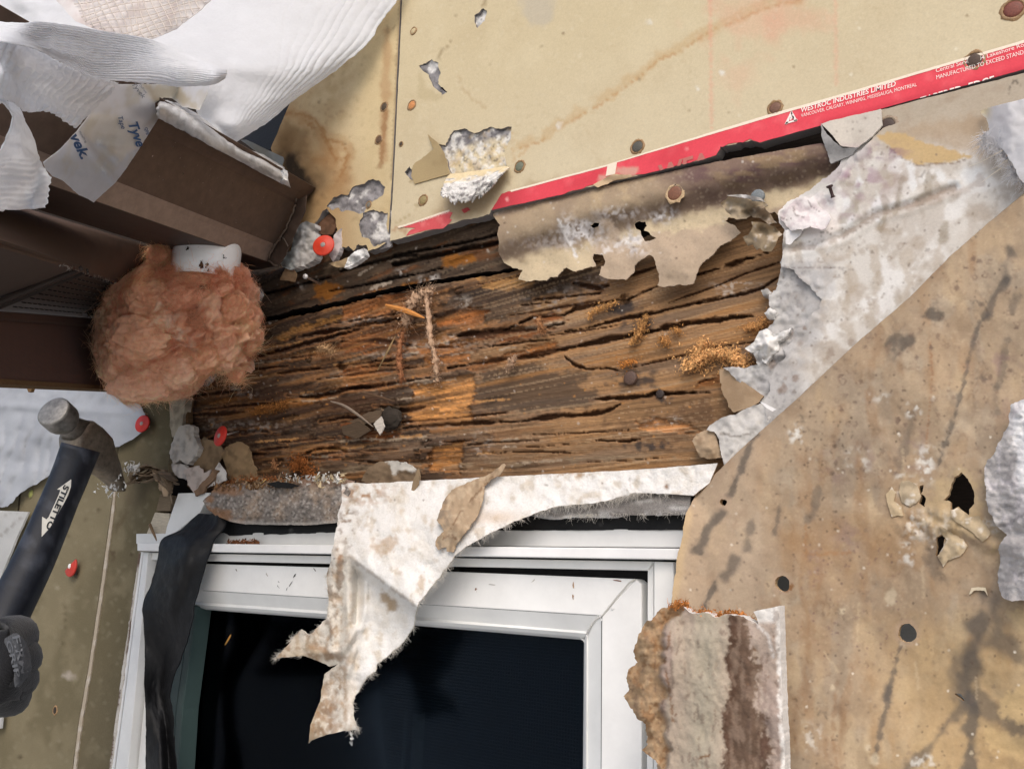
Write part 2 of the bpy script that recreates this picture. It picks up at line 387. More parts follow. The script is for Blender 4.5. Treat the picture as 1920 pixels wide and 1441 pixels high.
def nail(x, y, rpx, parent, col=(96, 84, 66), w=0.0004, name='nail_head', dome=.35, ring=(150, 120, 84), sunk=True):
    r = rpx * mpp(x, y); c = P(x, y, w); mb = MB()
    V, F = disc(c, (0, -1, 0), r, r * .5, 18, dome); mb.add(V, F, S(*col))
    if sunk:   # torn paper lip round the head
        n = 22; rng = np.random.default_rng(int(x * 7 + y)); V = []
        for k, (rr, hh) in enumerate(((1.0, .0), (1.12, .0007), (1.3, .0003), (1.42, -.0004))):
            for j in range(n):
                a = j / n * 6.283; q = r * rr * (1 + .07 * rng.normal() * (k > 0)); V.append(c + [math.cos(a) * q, -hh, math.sin(a) * q])
        F = [[i * n + j, i * n + (j + 1) % n, (i + 1) * n + (j + 1) % n, (i + 1) * n + j] for i in range(3) for j in range(n)]
        mb.add(V, F, S(*ring))
    return mb.build(name, NAIL, parent)
# ---------------------------------------------------------------- upper boards
T1 = [(819, 266), (833, 272), (840, 262), (853, 247), (873, 241), (887, 250), (917, 241), (959, 238), (957, 262), (948, 295), (953, 313), (900, 322), (843, 326), (836, 300), (828, 282)]
T2 = [(784, 124), (800, 120), (810, 112), (821, 120), (826, 137), (822, 157), (837, 173), (829, 178), (812, 160), (803, 140)]
T3 = [(890, 30), (906, 15), (913, 22), (910, 38), (898, 52), (891, 43)]
T4 = [(757, 322), (768, 311), (772, 322), (776, 342), (768, 338), (760, 328)]
A_OUT = [(757, -60, .3), (738, 337, .3), (731, 452, 1.2), (800, 433, 1), (870, 412, 1.5), (918, 402, 1.5), (920, 394, .5), (1044, 366, .6), (1109, 349, 2), (1150, 338, 3), (1184, 331, .8), (1228, 321, .8), (1344, 292, 3), (1352, 276, 4), (1382, 268, 4), (1407, 262, 2), (1424, 268, .6), (1540, 234, .5), (1655, 202, .4), (1920, 129, .3), (2060, 92, .3), (2060, -90, .3)]
def colA(x, y):
    p = Pt(x, y, (203, 188, 154))
    p.noise((194, 177, 142), 60, -.2, .9, .6, 1).noise((211, 197, 164), 45, .0, .9, .55, 2)
    p.mix((214, 202, 176), sm(60, 330, y - (x - 980) * -.32) * .35)
    stain = [(975, 277), (1013, 267), (1040, 245), (1070, 227), (1107, 207), (1140, 187), (1187, 153), (1213, 133), (1233, 113), (1273, 98), (1313, 70), (1337, 57), (1390, 37), (1423, 20), (1467, 7), (1500, 3)]
    p.line((184, 142, 98), stain, 2.4, .7, .9, 3); p.line((190, 158, 112), [(a, b - 6) for a, b in stain], 10, .45, .8, 4)
    p.line((190, 150, 105), [(960, 250), (962, 300), (990, 278)], 3, .4)
    p.line((222, 150, 130), [(1331, -20), (1333, 120), (1334, 240)], 4, .35, .4); p.line((222, 150, 130), [(1566, -20), (1567, 60), (1568, 160)], 4, .28, .4)
    p.blob((216, 160, 136), 1400, 70, 75, 60, .35, 0, .8, .9).blob((216, 160, 136), 1490, 40, 60, 50, .35, -15, .8, .9).blob((214, 164, 138), 1390, 150, 60, 60, .28, 0, .8, .9)
    p.blob((190, 180, 160), 1008, 18, 32, 44, .8, 5, .3, .4)
    p.poly((168, 148, 112), [(772, 335), (785, 310), (818, 275), (835, 285), (843, 326), (778, 345)], .75, 3, 4)
    p.line((150, 128, 94), [(771, 340), (800, 300), (820, 272)], 3, .6)
    p.poly((186, 170, 134), [(785, 128), (800, 165), (832, 182), (815, 190), (783, 185)], .6)
    p.line((140, 118, 86), [(820, 112), (832, 92), (850, 72)], 3, .6, 1.2).line((140, 118, 86), [(905, 14), (912, 0)], 3, .6)
    p.line((170, 140, 100), [(862, 140), (862, 160), (880, 180), (912, 205)], 2.5, .35, 1)
    p.blob((150, 118, 82), 1000, 352, 60, 22, .45, -16, .7, .9); p.noise((150, 122, 90), 12, .35, .9, .0, 3)
    p.poly((150, 118, 84), [(850, 360), (930, 320), (950, 345), (920, 400), (800, 432), (815, 405)], .45, 8, 12)
    p.line((172, 122, 86), [(735, 435), (742, 425), (760, 430)], 6, .5, 1)
    p.line((166, 146, 108), [(760, 380), (785, 384), (770, 400), (745, 418)], 1.6, .6)
    p.mix((180, 160, 124), (1 - sm(0, .035, np.abs(p.fb(70, 19, 4) - .12))) * .22 * sm(-.2, .3, p.fb(90, 23, 2))).noise((218, 208, 182), 1.6, .4, .9, .2, 14).noise((184, 168, 138), 1.8, .4, .9, .22, 15)
    p.spots((130, 106, 80), 60, (770, 0, 1920, 330), .8, 3.2, .8, 11).spots((232, 226, 208), 60, (900, 0, 1920, 330), .8, 2.6, .8, 12)
    for c in ((1048, 237, 9), (1217, 42, 6), (1353, 137, 6), (1308, 165, 5)): p.blob((226, 224, 216), c[0], c[1], c[2], c[2] * .7, .7)
    return p.c
def wA(x, y): return 0.0002 * fbm(x / 60, y / 60, 3, 4) + .0009 * sm(14, 0, pdist(x, y, [(757, -60), (738, 337), (731, 452)])) * 0
board_a = surf('sheathing_board', A_OUT, PAPER, wA, colA, (T1, T2, T3, T4), 5.5, .4, 2.6, .0127, GEDGE, None, 3,
               label='tan gypsum board above the red printed edge, to the right of the vertical seam', cat_='wall board')
def gcol(seed, white=.5, base=(146, 143, 144)):
    def f(x, y):
        p = Pt(x, y, base); p.noise((120, 117, 117), 12, -.1, .7, .5, seed).noise((218, 216, 212), 13, .45 - white * .6, .75 - white * .5, .9, seed + 3)
        p.line; p.mix((86, 82, 80), (1 - sm(0, .05, np.abs(p.fb(12, seed + 5, 3)))) * .6); return p.c
    return f
def gw(base, amp, sc, seed):
    def f(x, y):
        a = fbm(x / sc, y / sc, 4, seed); b = np.floor(a * 3 + 6 * .0) / 3
        return base + amp * (.75 * b + .25 * a) + amp * .2 * fbm(x / 4, y / 4, 2, seed + 2)
    return f
def grow(poly, d):
    q = np.array([t[:2] for t in poly], float); c = q.mean(0); v = q - c; l = np.linalg.norm(v, axis=1)[:, None]; return (c + v * (1 + d / l)).tolist()
def torn(poly, seed, parent, white=.4, colf=None, amp=.0012, base=-.0022):
    return surf('gypsum_core', grow(poly, 9), GYPS, gw(base, amp, 14, seed), colf or gcol(seed, white), (), 3.5, 1, 1, .002, None, parent, seed)
def colT1(x, y):
    p = Pt(x, y, (150, 147, 148)); p.noise((104, 101, 103), 7, -.1, .6, .8, 21)
    low = sm(262, 285, y + (x - 890) * .22 + 9 * fbm(x / 12, y / 12, 3, 8)); p.mix((214, 200, 168), low); p.noise((226, 223, 216), 6, -.05, .35, .85, 24)
    p.noise((196, 170, 124), 9, .2, .6, .5, 26); p.noise((70, 66, 66), 3, .45, .8, .6, 27); return p.c
torn(T1, 41, board_a, colf=colT1); torn(T2, 42, board_a, .25, amp=.002); torn(T3, 43, board_a, .5, amp=.002); torn(T4, 44, board_a, .3, amp=.002)
# peeled paper tongue that curls down out of the torn patch, plaster still stuck to it
def tongue():
    rails = [[(842, 326, -.0005), (880, 322, -.0005), (915, 317, -.0005), (950, 311, .0)],
             [(834, 338, .008), (878, 336, .010), (918, 326, .011), (956, 315, .009)],
             [(828, 356, .016), (868, 362, .017), (908, 352, .016), (938, 330, .012)],
             [(828, 375, .016), (856, 385, .017), (890, 378, .016), (916, 358, .013)]]
    def col(u, v):
        c = np.tile(S(216, 198, 160), (len(u), 1)); g = sm(.28, .5, v + .16 * fbm(u * 9, v * 7, 3, 3))[:, None]; c = c * (1 - g) + S(222, 219, 214) * g
        k = sm(.15, .6, fbm(u * 14, v * 14, 4, 6))[:, None] * g; c = c * (1 - k) + S(150, 146, 144) * k
        return c
    def dsp(u, v): return (.0014 + .0012 * fbm(u * 12, v * 10, 4, 5) + .0010 * np.floor(2.5 * fbm(u * 9, v * 8, 2, 15)) / 2.5) * sm(.3, .55, v + .1 * fbm(u * 8, v * 5, 2, 8))
    return loft('torn_paper_tongue', rails, GYPS, 110, 80, col, dsp, .0012, (0, .10), (.01, .02), board_a, 5)
tongue()
surf('folded_paper', [(801, 252, .6), (816, 264, .8), (822, 270, .8), (833, 288, .5), (843, 326, .3), (777, 345, .4), (771, 331, 1), (774, 311, 1.6), (795, 295, 2), (812, 280, 1)], PAPER,
     lambda x, y: .0012 + .0045 * sm(775, 835, x) * sm(340, 270, y), lambda x, y: Pt(x, y, (176, 156, 118)).noise((160, 138, 102), 14, 0, .7, .5, 2).c, (), 4, .8, parent=board_a, seed=12)
# printed red edge tape with its cream border
RT = [(958, 359), (1138, 311), (1420, 223), (1600, 171), (1920, 77), (2060, 36)]
RED = M('printed_tape', .8, .2, .06, 500, bumps=((900, .2, .0002),))
def colR(x, y):
    p = Pt(x, y, (226, 78, 90)); p.noise((238, 110, 116), 12, .1, .8, .5, 4).noise((196, 60, 70), 20, .2, .8, .4, 5)
    p.mix((150, 50, 56), sm(1010, 930, x) * .55); p.mix((176, 44, 62), sm(12, 0, pdist(x, y, [(1540, 234), (1655, 202), (2060, 92)])) * .5)
    p.line((206, 168, 150), [(1130, 335), (1160, 322), (1190, 322)], 8, .8); p.spots((244, 190, 184), 60, (930, 60, 1920, 390), 1, 2.6, .8, 4)
    return p.c
surf('edge_tape', [(940, 364, 1.2), (959, 359, .3), (1138, 311, .3), (1146, 309, .2), (1156, 305, .2), (1420, 226, .2), (1600, 174, .2), (1920, 80, .2), (2060, 39, .2), (2060, 93, .2), (1920, 130, .3), (1655, 203, .4), (1540, 235, .5), (1424, 267, .7), (1407, 262, 2), (1382, 269, 3), (1352, 277, 3), (1342, 291, 1.5), (1228, 321, .8), (1184, 330, .8), (1160, 325, 2.5), (1108, 348, 1.5), (1044, 366, .6), (921, 394, .5)], RED, .0007, colR, (), 6, .4, thick=.0004, parent=board_a, seed=21)
CREAM = M('cream_print', .85, .15, .05, 500, base=tuple(S(240, 226, 206)))
surf('tape_border', [(956, 357, .3), (1137, 309, .3), (1420, 221, .2), (1600, 170, .2), (1920, 75, .2), (2060, 34, .2), (2060, 39, .2), (1920, 80.5, .2), (1600, 174.5, .2), (1420, 226.5, .2), (1156, 305, .2), (1138, 312, .3), (958, 360, .3)], CREAM, .0010, S(240, 226, 206), (), 4, .3, thick=.0003, parent=board_a, seed=22)
surf('tape_border', [(1139, 309, .2), (1157, 304, .2), (1153, 326, .4), (1136, 330, .6)], CREAM, .0012, S(232, 216, 198), (), 4, .3, thick=.0002, parent=board_a, seed=23)
surf('torn_paper_tongue', [(1112, 346, .8), (1136, 333, 1.5), (1156, 326, 1.5), (1182, 327, 1), (1186, 331, .5), (1150, 339, 1.2), (1120, 351, .6)], PAPER, lambda x, y: .0016 + .003 * sm(340, 328, y), S(214, 186, 150), (), 4, .8, parent=board_a, seed=24)
WHT = M('white_print', .8, .2, .03, 300, base=tuple(S(250, 236, 228)))
TX = 'printed_lettering'
text3(TX, 'WESTROC INDUSTRIES LIMITED', (1502, 211), (1680, 161), 9.2, WHT, .0011, board_a, .12, .018)
text3(TX, 'VANCOUVER, CALGARY, WINNIPEG, MISSISSAUGA, MONTREAL', (1502, 220), (1719, 161.5), 6.6, WHT, .0011, board_a)
text3(TX, 'Central Service', (1755, 136), (1827, 115), 8, WHT, .0011, board_a); text3(TX, '1304 Lakeshore Road', (1825, 117), (1932, 83.5), 8, WHT, .0011, board_a)
text3(TX, 'MANUFACTURED TO EXCEED STANDARDS', (1756, 149), (1945, 94), 8, WHT, .0011, board_a)
text3(TX, 'TAPERED  EDGE', (1727, 197), (1866, 156.5), 15, WHT, .0012, board_a, 0, .02, ((1655, 203.5), (1920, 130.5)))
text3(TX, 'WEA', (1234, 340), (1332, 313), 30, M('cream_letter', .85, .1, .1, 400, base=tuple(S(190, 116, 108))), .0013, board_a, 0, .03, ((1184, 333), (1344, 293)))
def emblem():
    mb = MB()
    for t in ([(1471, 233), (1484, 207), (1486, 213), (1476, 233)], [(1484, 207), (1495, 226), (1489, 227.5), (1483, 214)], [(1474, 229), (1495, 223.5), (1495, 226.5), (1472, 233)], [(1480, 222), (1483, 226), (1485, 220.5), (1488, 225), (1489, 219), (1486, 216.5)]):
        mb.add(P(np.array([a for a, b in t]), np.array([b for a, b in t]), .0012), [list(range(len(t)))], smooth=False)
    mb.build('printed_emblem', WHT, board_a)
emblem()
surf('edge_tape', [(747, 427, 1), (800, 410, .5), (841, 396, .8), (850, 399, 2), (843, 411, 1.5), (848, 413, 1), (831, 428, .8), (800, 431, 1), (762, 442, 1), (768, 432, 1.5), (780, 427, 1), (757, 426, 1)], RED, .0006, lambda x, y: Pt(x, y, (214, 92, 96)).noise((232, 130, 128), 8, 0, .7, .6, 3).c, (), 4, .6, thick=.0003, parent=board_a, seed=25)
surf('tape_border', [(745, 425, .6), (800, 407, .4), (842, 393, .5), (843, 396, .4), (800, 411, .4), (747, 428, .6)], CREAM, .0009, S(240, 226, 206), (), 4, .3, thick=.0002, parent=board_a, seed=26)
text3(TX, 'Plant & General Office', (786, 417.5), (841, 399.5), 4.6, M('pale_print', .85, .1, .05, 300, base=tuple(S(240, 190, 184))), .0011, board_a)
surf('edge_tape', [(865, 394, 1.5), (878, 389, 1.5), (882, 394, 1.5), (870, 400, 1.5)], RED, .0006, S(196, 84, 84), (), 3, 1, thick=.0002, parent=board_a, seed=27)
for a in ((775, 58, 5, (196, 178, 138)), (772, 197, 7, (206, 140, 84)), (752, 270, 3.5, (70, 58, 44)), (793, 375, 7.5, (156, 140, 96)), (974, 312, 8.5, (112, 116, 98)), (1195, 275, 10, (86, 84, 76)), (1453, 202, 10, (118, 84, 66)), (1900, 17, 15, (120, 66, 52)), (1827, 113, 13.5, (74, 56, 44))):
    nail(*a[:3], board_a, a[3])
# paper patch round the nail driven through the red tape
# ---------------------------------------------------------------- stained board left of the seam
L_OUT = [(754, -60, .3), (735, 337, .3), (727, 452, 1), (700, 470, 3), (692, 474, 3), (688, 462, 3), (672, 458, 3), (664, 470, 3), (652, 461, 3), (641, 464, 3), (634, 440, 4), (628, 410, 3), (612, 392, 3), (600, 404, 4), (590, 430, 3), (575, 470, 3), (545, 480, 2), (535, 440, 1), (560, 395, 2), (566, 372, 1), (520, 320, 1), (508, 278, .5), (545, 190, .4), (640, -60, .4)]
TL = [(612, 388), (625, 370), (640, 362), (652, 366), (660, 350), (680, 343), (700, 336), (714, 340), (721, 352), (716, 365), (700, 376), (690, 384), (683, 396), (672, 400), (655, 392), (640, 396), (634, 388), (622, 394)]
TL2 = [(683, 398), (700, 392), (727, 400), (727, 455), (700, 462), (690, 448), (676, 440), (674, 420)]
def colL(x, y):
    p = Pt(x, y, (204, 186, 150)); p.noise((180, 154, 116), 40, -.2, .7, .7, 31).noise((214, 198, 160), 25, .1, .8, .5, 32)
    p.mix((168, 132, 88), sm(170, 360, y + (640 - x) * .6) * sm(720, 600, x) * .75)
    for c, w in (([(530, 213), (560, 213), (585, 222), (602, 240), (612, 262), (625, 290), (640, 300), (655, 292)], 6), ([(575, 228), (600, 250), (615, 270), (632, 305)], 5), ([(618, 262), (640, 268), (652, 290), (640, 330)], 5)): p.line((150, 108, 66), c, w * .55, .7, 1.1); p.line((166, 128, 86), c, w * 2.2, .35, 1)
    p.blob((150, 104, 60), 610, 300, 55, 60, .6, 20, .6, .9)
    p.blob((92, 70, 48), 560, 318, 52, 80, .8, -25, .5, .95).blob((44, 36, 28), 548, 312, 26, 56, .9, -25, .6, .9).blob((50, 40, 32), 570, 350, 22, 40, .8, -30, .7, .9).noise((52, 42, 32), 8, .35, .7, .0, 3)
    p.blob((120, 92, 60), 545, 250, 30, 40, .6, 0, .8, .9); p.noise((120, 92, 64), 6, .4, .9, .25, 35)
    p.mix(( 204, 184, 142), sm(650, 700, x) * .6)
    p.line((170, 128, 88), [(727, 60), (722, 180), (720, 300)], 10, .5, .5); p.line((140, 96, 58), [(724, 205), (718, 260), (715, 310)], 6, .6, .9)
    p.line((150, 130, 100), [(735, 55), (745, 45), (728, 62), (724, 40)], 1.5, .6); p.line((128, 104, 78), [(754, -60), (735, 337)], 3.0, .6, .3)
    p.spots((110, 88, 62), 30, (540, 120, 740, 460), .8, 2.2, .7, 33); return p.c
board_l = surf('sheathing_board', L_OUT, PAPER, lambda x, y: .0004 * fbm(x / 30, y / 30, 3, 6), colL, (TL, TL2), 5, .5, 2.2, .0127, GEDGE, None, 7,
               label='water stained gypsum board with dark mould, tucked between white wrap, roof trim and vertical seam', cat_='wall board')
torn(TL, 51, board_l, .12, amp=.0028, base=-.003); torn(TL2, 52, board_l, .62, amp=.0026, base=-.0025)
for a in ((720, 200, 6.5, (80, 66, 48)), (710, 262, 6.5, (96, 72, 50)), (691, 384, 5, (120, 116, 108))): nail(*a[:3], board_l, a[3])
# black membrane in the corner behind the roof edge
surf('building_paper', [(452, 258, .6), (548, 188, .3), (580, 150, .3), (560, 190, .4), (511, 276, .6), (500, 285, .5)], M('black_membrane', .6, .3, .3, 300, bumps=((300, .4, .001),)), -.002, S(38, 38, 40), (), 6, .4, .4, .002,
     label='black building paper showing in the gap between white wrap and stained board', cat_='building paper')
# ---------------------------------------------------------------- olive boards left of the window; dark tone is other paper plus painted eave shade
def colO(seed, base=(118, 108, 84)):
    def f(x, y):
        p = Pt(x, y, base); p.noise((96, 88, 66), 70, -.3, .7, .6, seed).noise((132, 122, 98), 30, .1, .8, .5, seed + 1).noise((138, 130, 108), 3, .5, .9, .35, seed + 2)
        p.spots((150, 142, 122), 90, (0, 780, 330, 1441), .6, 1.5, .8, seed).spots((70, 60, 44), 60, (0, 780, 330, 1441), .8, 2.6, .8, seed + 4)
        p.blob((170, 160, 148), 128, 1264, 16, 10, .8, 20).line((84, 74, 54), [(120, 1130), (123, 1160), (118, 1210)], 2, .5, 1)
        p.line((86, 74, 54), [(222, 985), (216, 1000), (238, 960)], 4, .6, 1).blob((80, 66, 50), 212, 1040, 5, 10, .7)
        p.line((92, 82, 60), [(125, 1000), (132, 1004)], 4, .6); p.blob((96, 84, 66), 260, 900, 40, 60, .4, 0, .7, .9)
        return p.c
    return f
OL = M('shaded_olive_paper', .9, .15, .1, 500, bumps=((800, .3, .0004), (90, .3, .001)))
lb1 = surf('sheathing_board', [(-160, 700, .2), (226, 700, .2), (216.5, 890, .3), (206, 965, .3), (186, 1110, .3), (166, 1243, .4), (146, 1360, .4), (134, 1450, .3), (120, 1530, .3), (-200, 1530, .2)], OL, lambda x, y: .0006 * fbm(x / 50, y / 50, 3, 2), colO(61, (120, 111, 88)), (), 7, .3, 1, .0127, S(150, 140, 118), None, 9,
           label='olive gypsum board behind the hammer, left of the pale vertical seam', cat_='wall board')
lb2 = surf('sheathing_board', [(229, 700, .2), (330, 742, 1.2), (326, 800, 2), (312, 900, 2), (300, 960, 1.5), (268, 1020, 1), (258, 1060, .4), (204, 1450, .3), (190, 1530, .3), (124, 1530, .3), (137.5, 1450, .4), (149.5, 1360, .4), (170, 1243, .5), (190, 1110, .4), (210, 965, .4), (220, 890, .4)], OL, lambda x, y: .0014 + .0006 * fbm(x / 50, y / 50, 3, 3), colO(71, (104, 95, 74)), (), 6, .4, 1, .0127, S(150, 140, 118), None, 10,
           label='narrow olive gypsum board between the pale seam and the left side of the window', cat_='wall board')
surf('bare_paper_edge', [(219, 885, .3), (213, 965, .4), (193, 1110, .5), (173, 1243, .6), (153, 1360, .6), (141, 1450, .4), (136, 1450, .2), (147, 1360, .2), (167.5, 1243, .2), (187.5, 1110, .2), (207.5, 965, .2), (217.5, 885, .2)], PAPER, .0030, lambda x, y: Pt(x, y, (168, 156, 138)).noise((190, 182, 170), 10, 0, .6, .7, 4).c, (), 3, .5, thick=.002, parent=lb2, seed=31)
nail(103, 1331, 6.5, lb1, (48, 38, 26)); nail(143, 1077, 5, lb1, (84, 76, 60), ring=(96, 86, 66))
nail(58, 925, 7, lb1, (150, 152, 84), dome=.7, ring=(110, 104, 70))
surf('sheathing_seam', [(37, 912, .2), (39.5, 912, .2), (35, 958, .2), (32.5, 958, .2)], OL, .0012, S(60, 52, 40), (), 4, .3, parent=lb1, seed=33)
# ------------------------------------------------------------------ rotten timber
CR = [  # cracks: points, half width px, depth mm
 ([(1000, 562), (1067, 556), (1100, 552), (1125, 549), (1131, 544)], 2.2, 5), ([(1077, 530), (1100, 537), (1125, 540), (1140, 535)], 3, 6),
 ([(940, 622), (1000, 595), (1050, 592), (1068, 587), (1080, 579), (1112, 572), (1135, 567), (1160, 563), (1176, 563), (1190, 555), (1212, 546), (1235, 536)], 3.6, 8),
 ([(840, 629), (900, 625), (940, 622), (1007, 616), (1056, 607)], 5.5, 9), ([(1059, 622), (1112, 612), (1170, 597), (1205, 591), (1237, 585), (1287, 572), (1350, 556)], 3, 7),
 ([(840, 690), (923, 677), (980, 670), (1000, 666), (1075, 650), (1150, 634), (1200, 626), (1250, 615), (1300, 606), (1350, 600), (1375, 595), (1434, 592)], 4.2, 9),
 ([(1056, 664), (1063, 673), (1080, 685), (1100, 692), (1140, 690), (1152, 692), (1166, 698)], 2.4, 6),
 ([(1107, 749), (1150, 746), (1175, 746), (1212, 742), (1227, 737), (1252, 739), (1312, 735), (1345, 735)], 3.6, 8),
 ([(1172, 751), (1150, 766), (1125, 774), (1100, 777), (1057, 779), (973, 790), (887, 793), (840, 795), (773, 800), (740, 806)], 3.2, 7),
 ([(1290, 520), (1305, 515), (1350, 502), (1387, 490), (1457, 468)], 5, 9), ([(1220, 580), (1275, 560), (1350, 534), (1400, 512), (1462, 492)], 1.8, 4),
 ([(1290, 574), (1350, 560), (1400, 550), (1430, 540), (1462, 518)], 2.2, 6), ([(1160, 522), (1200, 510), (1235, 498)], 3, 6),
 ([(1300, 722), (1325, 712), (1350, 707)], 3, 5), ([(1117, 825), (1173, 827), (1207, 822)], 2.2, 6), ([(640, 728), (707, 723), (773, 713), (807, 707)], 3, 7),
 ([(560, 632), (640, 617), (720, 602), (770, 596)], 4.5, 8), ([(466, 672), (507, 661), (549, 650), (632, 628), (716, 606)], 3.6, 8),
 ([(353, 742), (403, 736), (460, 730)], 3, 7), ([(537, 740), (575, 744), (612, 740), (653, 730), (720, 722)], 4, 8), ([(353, 778), (400, 776), (466, 771)], 2.6, 6),
 ([(378, 829), (424, 813), (487, 807), (524, 813)], 3, 6), ([(549, 849), (570, 851), (591, 842), (632, 840), (650, 846)], 3.6, 8), ([(640, 640), (720, 640), (800, 652), (860, 650)], 3.4, 7),
 ([(520, 700), (560, 694), (600, 690)], 2.4, 5), ([(660, 690), (720, 684), (790, 688)], 2.5, 5), ([(420, 760), (500, 758), (560, 752)], 2.2, 5), ([(480, 845), (540, 838)], 2, 5), ([(640, 860), (720, 868), (800, 866)], 2.4, 6),
 ([(700, 760), (760, 770), (800, 762)], 3, 7), ([(880, 655), (930, 648), (990, 640), (1040, 636)], 2.2, 5), ([(960, 575), (1040, 566)], 1.6, 4), ([(430, 700), (480, 690), (540, 686)], 2, 5), ([(600, 790), (650, 782), (700, 788)], 3, 6),
 ([(1180, 690), (1260, 672), (1340, 652), (1420, 640)], 1.3, 3), ([(900, 850), (1000, 846), (1100, 850)], 1.2, 3), ([(1000, 815), (1080, 812), (1180, 806)], 1.2, 3), ([(870, 835), (930, 828), (1010, 826)], 1.4, 3)]
OR = [  # freshly broken wood: outline, colour, depth mm
 ([(895, 520), (970, 513), (1010, 520), (1000, 537), (960, 541), (930, 547), (905, 540)], (196, 148, 92), .6), ([(813, 592), (870, 577), (918, 580), (905, 602), (880, 616), (818, 612)], (182, 116, 66), 4),
 ([(770, 722), (890, 700), (893, 735), (880, 760), (890, 797), (780, 800), (762, 770), (775, 740)], (206, 146, 86), 3.2), ([(808, 835), (870, 828), (866, 850), (862, 887), (806, 882), (804, 860)], (194, 134, 76), 4),
 ([(1195, 792), (1232, 784), (1292, 792), (1312, 808), (1250, 814), (1202, 806)], (200, 142, 92), 2.5), ([(995, 586), (1045, 588), (1066, 600), (1000, 606)], (156, 90, 44), 2),
 ([(988, 645), (1046, 640), (1048, 664), (992, 668)], (176, 112, 60), 2), ([(514, 634), (549, 613), (643, 586), (651, 595), (570, 622), (528, 642)], (168, 122, 66), -.6),
 ([(640, 566), (770, 545), (800, 556), (722, 590), (640, 602)], (158, 102, 60), 3), ([(640, 620), (760, 606), (830, 622), (800, 660), (700, 668), (640, 656)], (150, 96, 56), 3),
 ([(890, 622), (1000, 610), (1050, 612), (990, 636), (900, 648)], (120, 70, 36), 3), ([(780, 640), (900, 636), (880, 676), (800, 690)], (176, 116, 66), 2.5), ([(870, 684), (990, 650), (985, 672), (900, 698)], (158, 104, 62), 2.5),
 ([(1312, 712), (1350, 704), (1352, 722), (1305, 728)], (178, 108, 56), 2), ([(456, 766), (560, 748), (620, 744), (580, 764), (470, 782)], (150, 96, 40), 1), ([(640, 690), (700, 684), (740, 700), (690, 722), (640, 716)], (150, 88, 44), 1.5),
 ([(560, 660), (620, 642), (690, 632), (700, 650), (600, 676)], (130, 76, 40), 2.5), ([(640, 790), (700, 800), (760, 812), (700, 830), (650, 826)], (128, 74, 38), 2.5), ([(530, 560), (600, 538), (640, 545), (600, 572), (540, 582)], (96, 58, 32), 1),
 ([(340, 750), (410, 742), (500, 744), (480, 756), (360, 764)], (130, 84, 40), 1.5), ([(590, 850), (650, 846), (640, 862), (590, 862)], (140, 84, 44), 2)]
DARK = [([(905, 690), (1000, 678), (1030, 700), (1110, 695), (1080, 722), (1130, 737), (1100, 765), (1000, 772), (910, 768), (896, 740)], (62, 53, 46), 7),
 ([(985, 500), (1060, 505), (1150, 500), (1130, 545), (1060, 552), (990, 540)], (52, 46, 42), 8), ([(820, 560), (900, 545), (1000, 545), (1000, 590), (900, 600), (920, 575), (840, 580)], (70, 58, 48), 8),
 ([(350, 700), (470, 690), (560, 700), (540, 880), (350, 900)], (58, 40, 30), 20), ([(480, 600), (640, 575), (640, 610), (520, 640), (470, 660)], (52, 42, 36), 8), ([(560, 720), (700, 730), (760, 790), (640, 800), (560, 780)], (66, 46, 34), 14), ([(640, 800), (750, 768), (800, 798), (700, 838), (650, 830)], (42, 32, 27), 9), ([(480, 798), (600, 786), (700, 818), (560, 846), (470, 835)], (50, 38, 31), 10), ([(820, 545), (960, 520), (1080, 520), (1060, 552), (900, 576)], (44, 37, 33), 8), ([(480, 650), (620, 618), (640, 632), (520, 664)], (46, 36, 30), 8), ([(380, 800), (470, 780), (480, 830), (390, 845)], (48, 36, 30), 9), ([(1130, 800), (1240, 780), (1330, 745), (1345, 800), (1240, 840)], (92, 70, 52), 16)]
def tnoise(X, Z):
    t = np.clip((Z - 70) / 250, -.2, 1.1)
    return Z - (X + 520) * (.012 + .10 * t) + 2.2 * fbm(X / 200, Z / 70, 2, 5) + .8 * fbm(X / 60, Z / 30, 2, 6)
def cells(X, zz, hz, L, sd):
    """broken slivers along the grain: row, column hashes and position inside the sliver"""
    zr = zz / hz + .35 * fbm(X / 120, zz / 20, 2, sd); r = np.floor(zr); xx = X / L + 3.7 * _h(r.astype(np.int64), r.astype(np.int64) * 0 + sd, 3) + .10 * fbm(X / 9, zz / 1.2, 3, sd + 2)
    q = np.floor(xx); ri, qi = r.astype(np.int64), q.astype(np.int64)
    return _h(ri, qi, sd + 11), _h(ri, qi, sd + 23), xx - q, zr - r
def crk(x, y, pts, wd, i):
    q = np.asarray(pts, float); L = np.linalg.norm(q[-1] - q[0]); ax = (q[-1] - q[0]) / L; t = ((x - q[0, 0]) * ax[0] + (y - q[0, 1]) * ax[1]) / L
    tp = np.clip(np.minimum(t / .28, (1 - t) / .28), 0, 1) if L < 330 else np.clip(np.minimum(t / .12, (1 - t) / .12), 0, 1)
    return pdist(x, y, pts) + wd * (.62 * (1 - tp) + .55 * fbm(x / 60, y / 22, 3, 100 + i) + .3 * fbm(x / 10, y / 4, 2, 50 + i))
HR = []
_g = random.Random(5)
for _i in range(22):
    _x, _y = _g.uniform(380, 980 if _i < 19 else 1350), _g.uniform(520, 885)
    _s = -.20 + .15 * (_y - 520) / 365; _L = _g.uniform(60, 240)
    if _y > 610 - .26 * (_x - 480): HR.append(([(_x, _y), (_x + _L * .4, _y + _s * _L * .4 + _g.uniform(-2, 2)), (_x + _L, _y + _s * _L)], _g.uniform(1.7, 2.4), _g.uniform(1.5, 3)))
CR = [(a_, b_ * 1.25, c_ * .8) for a_, b_, c_ in CR] + HR
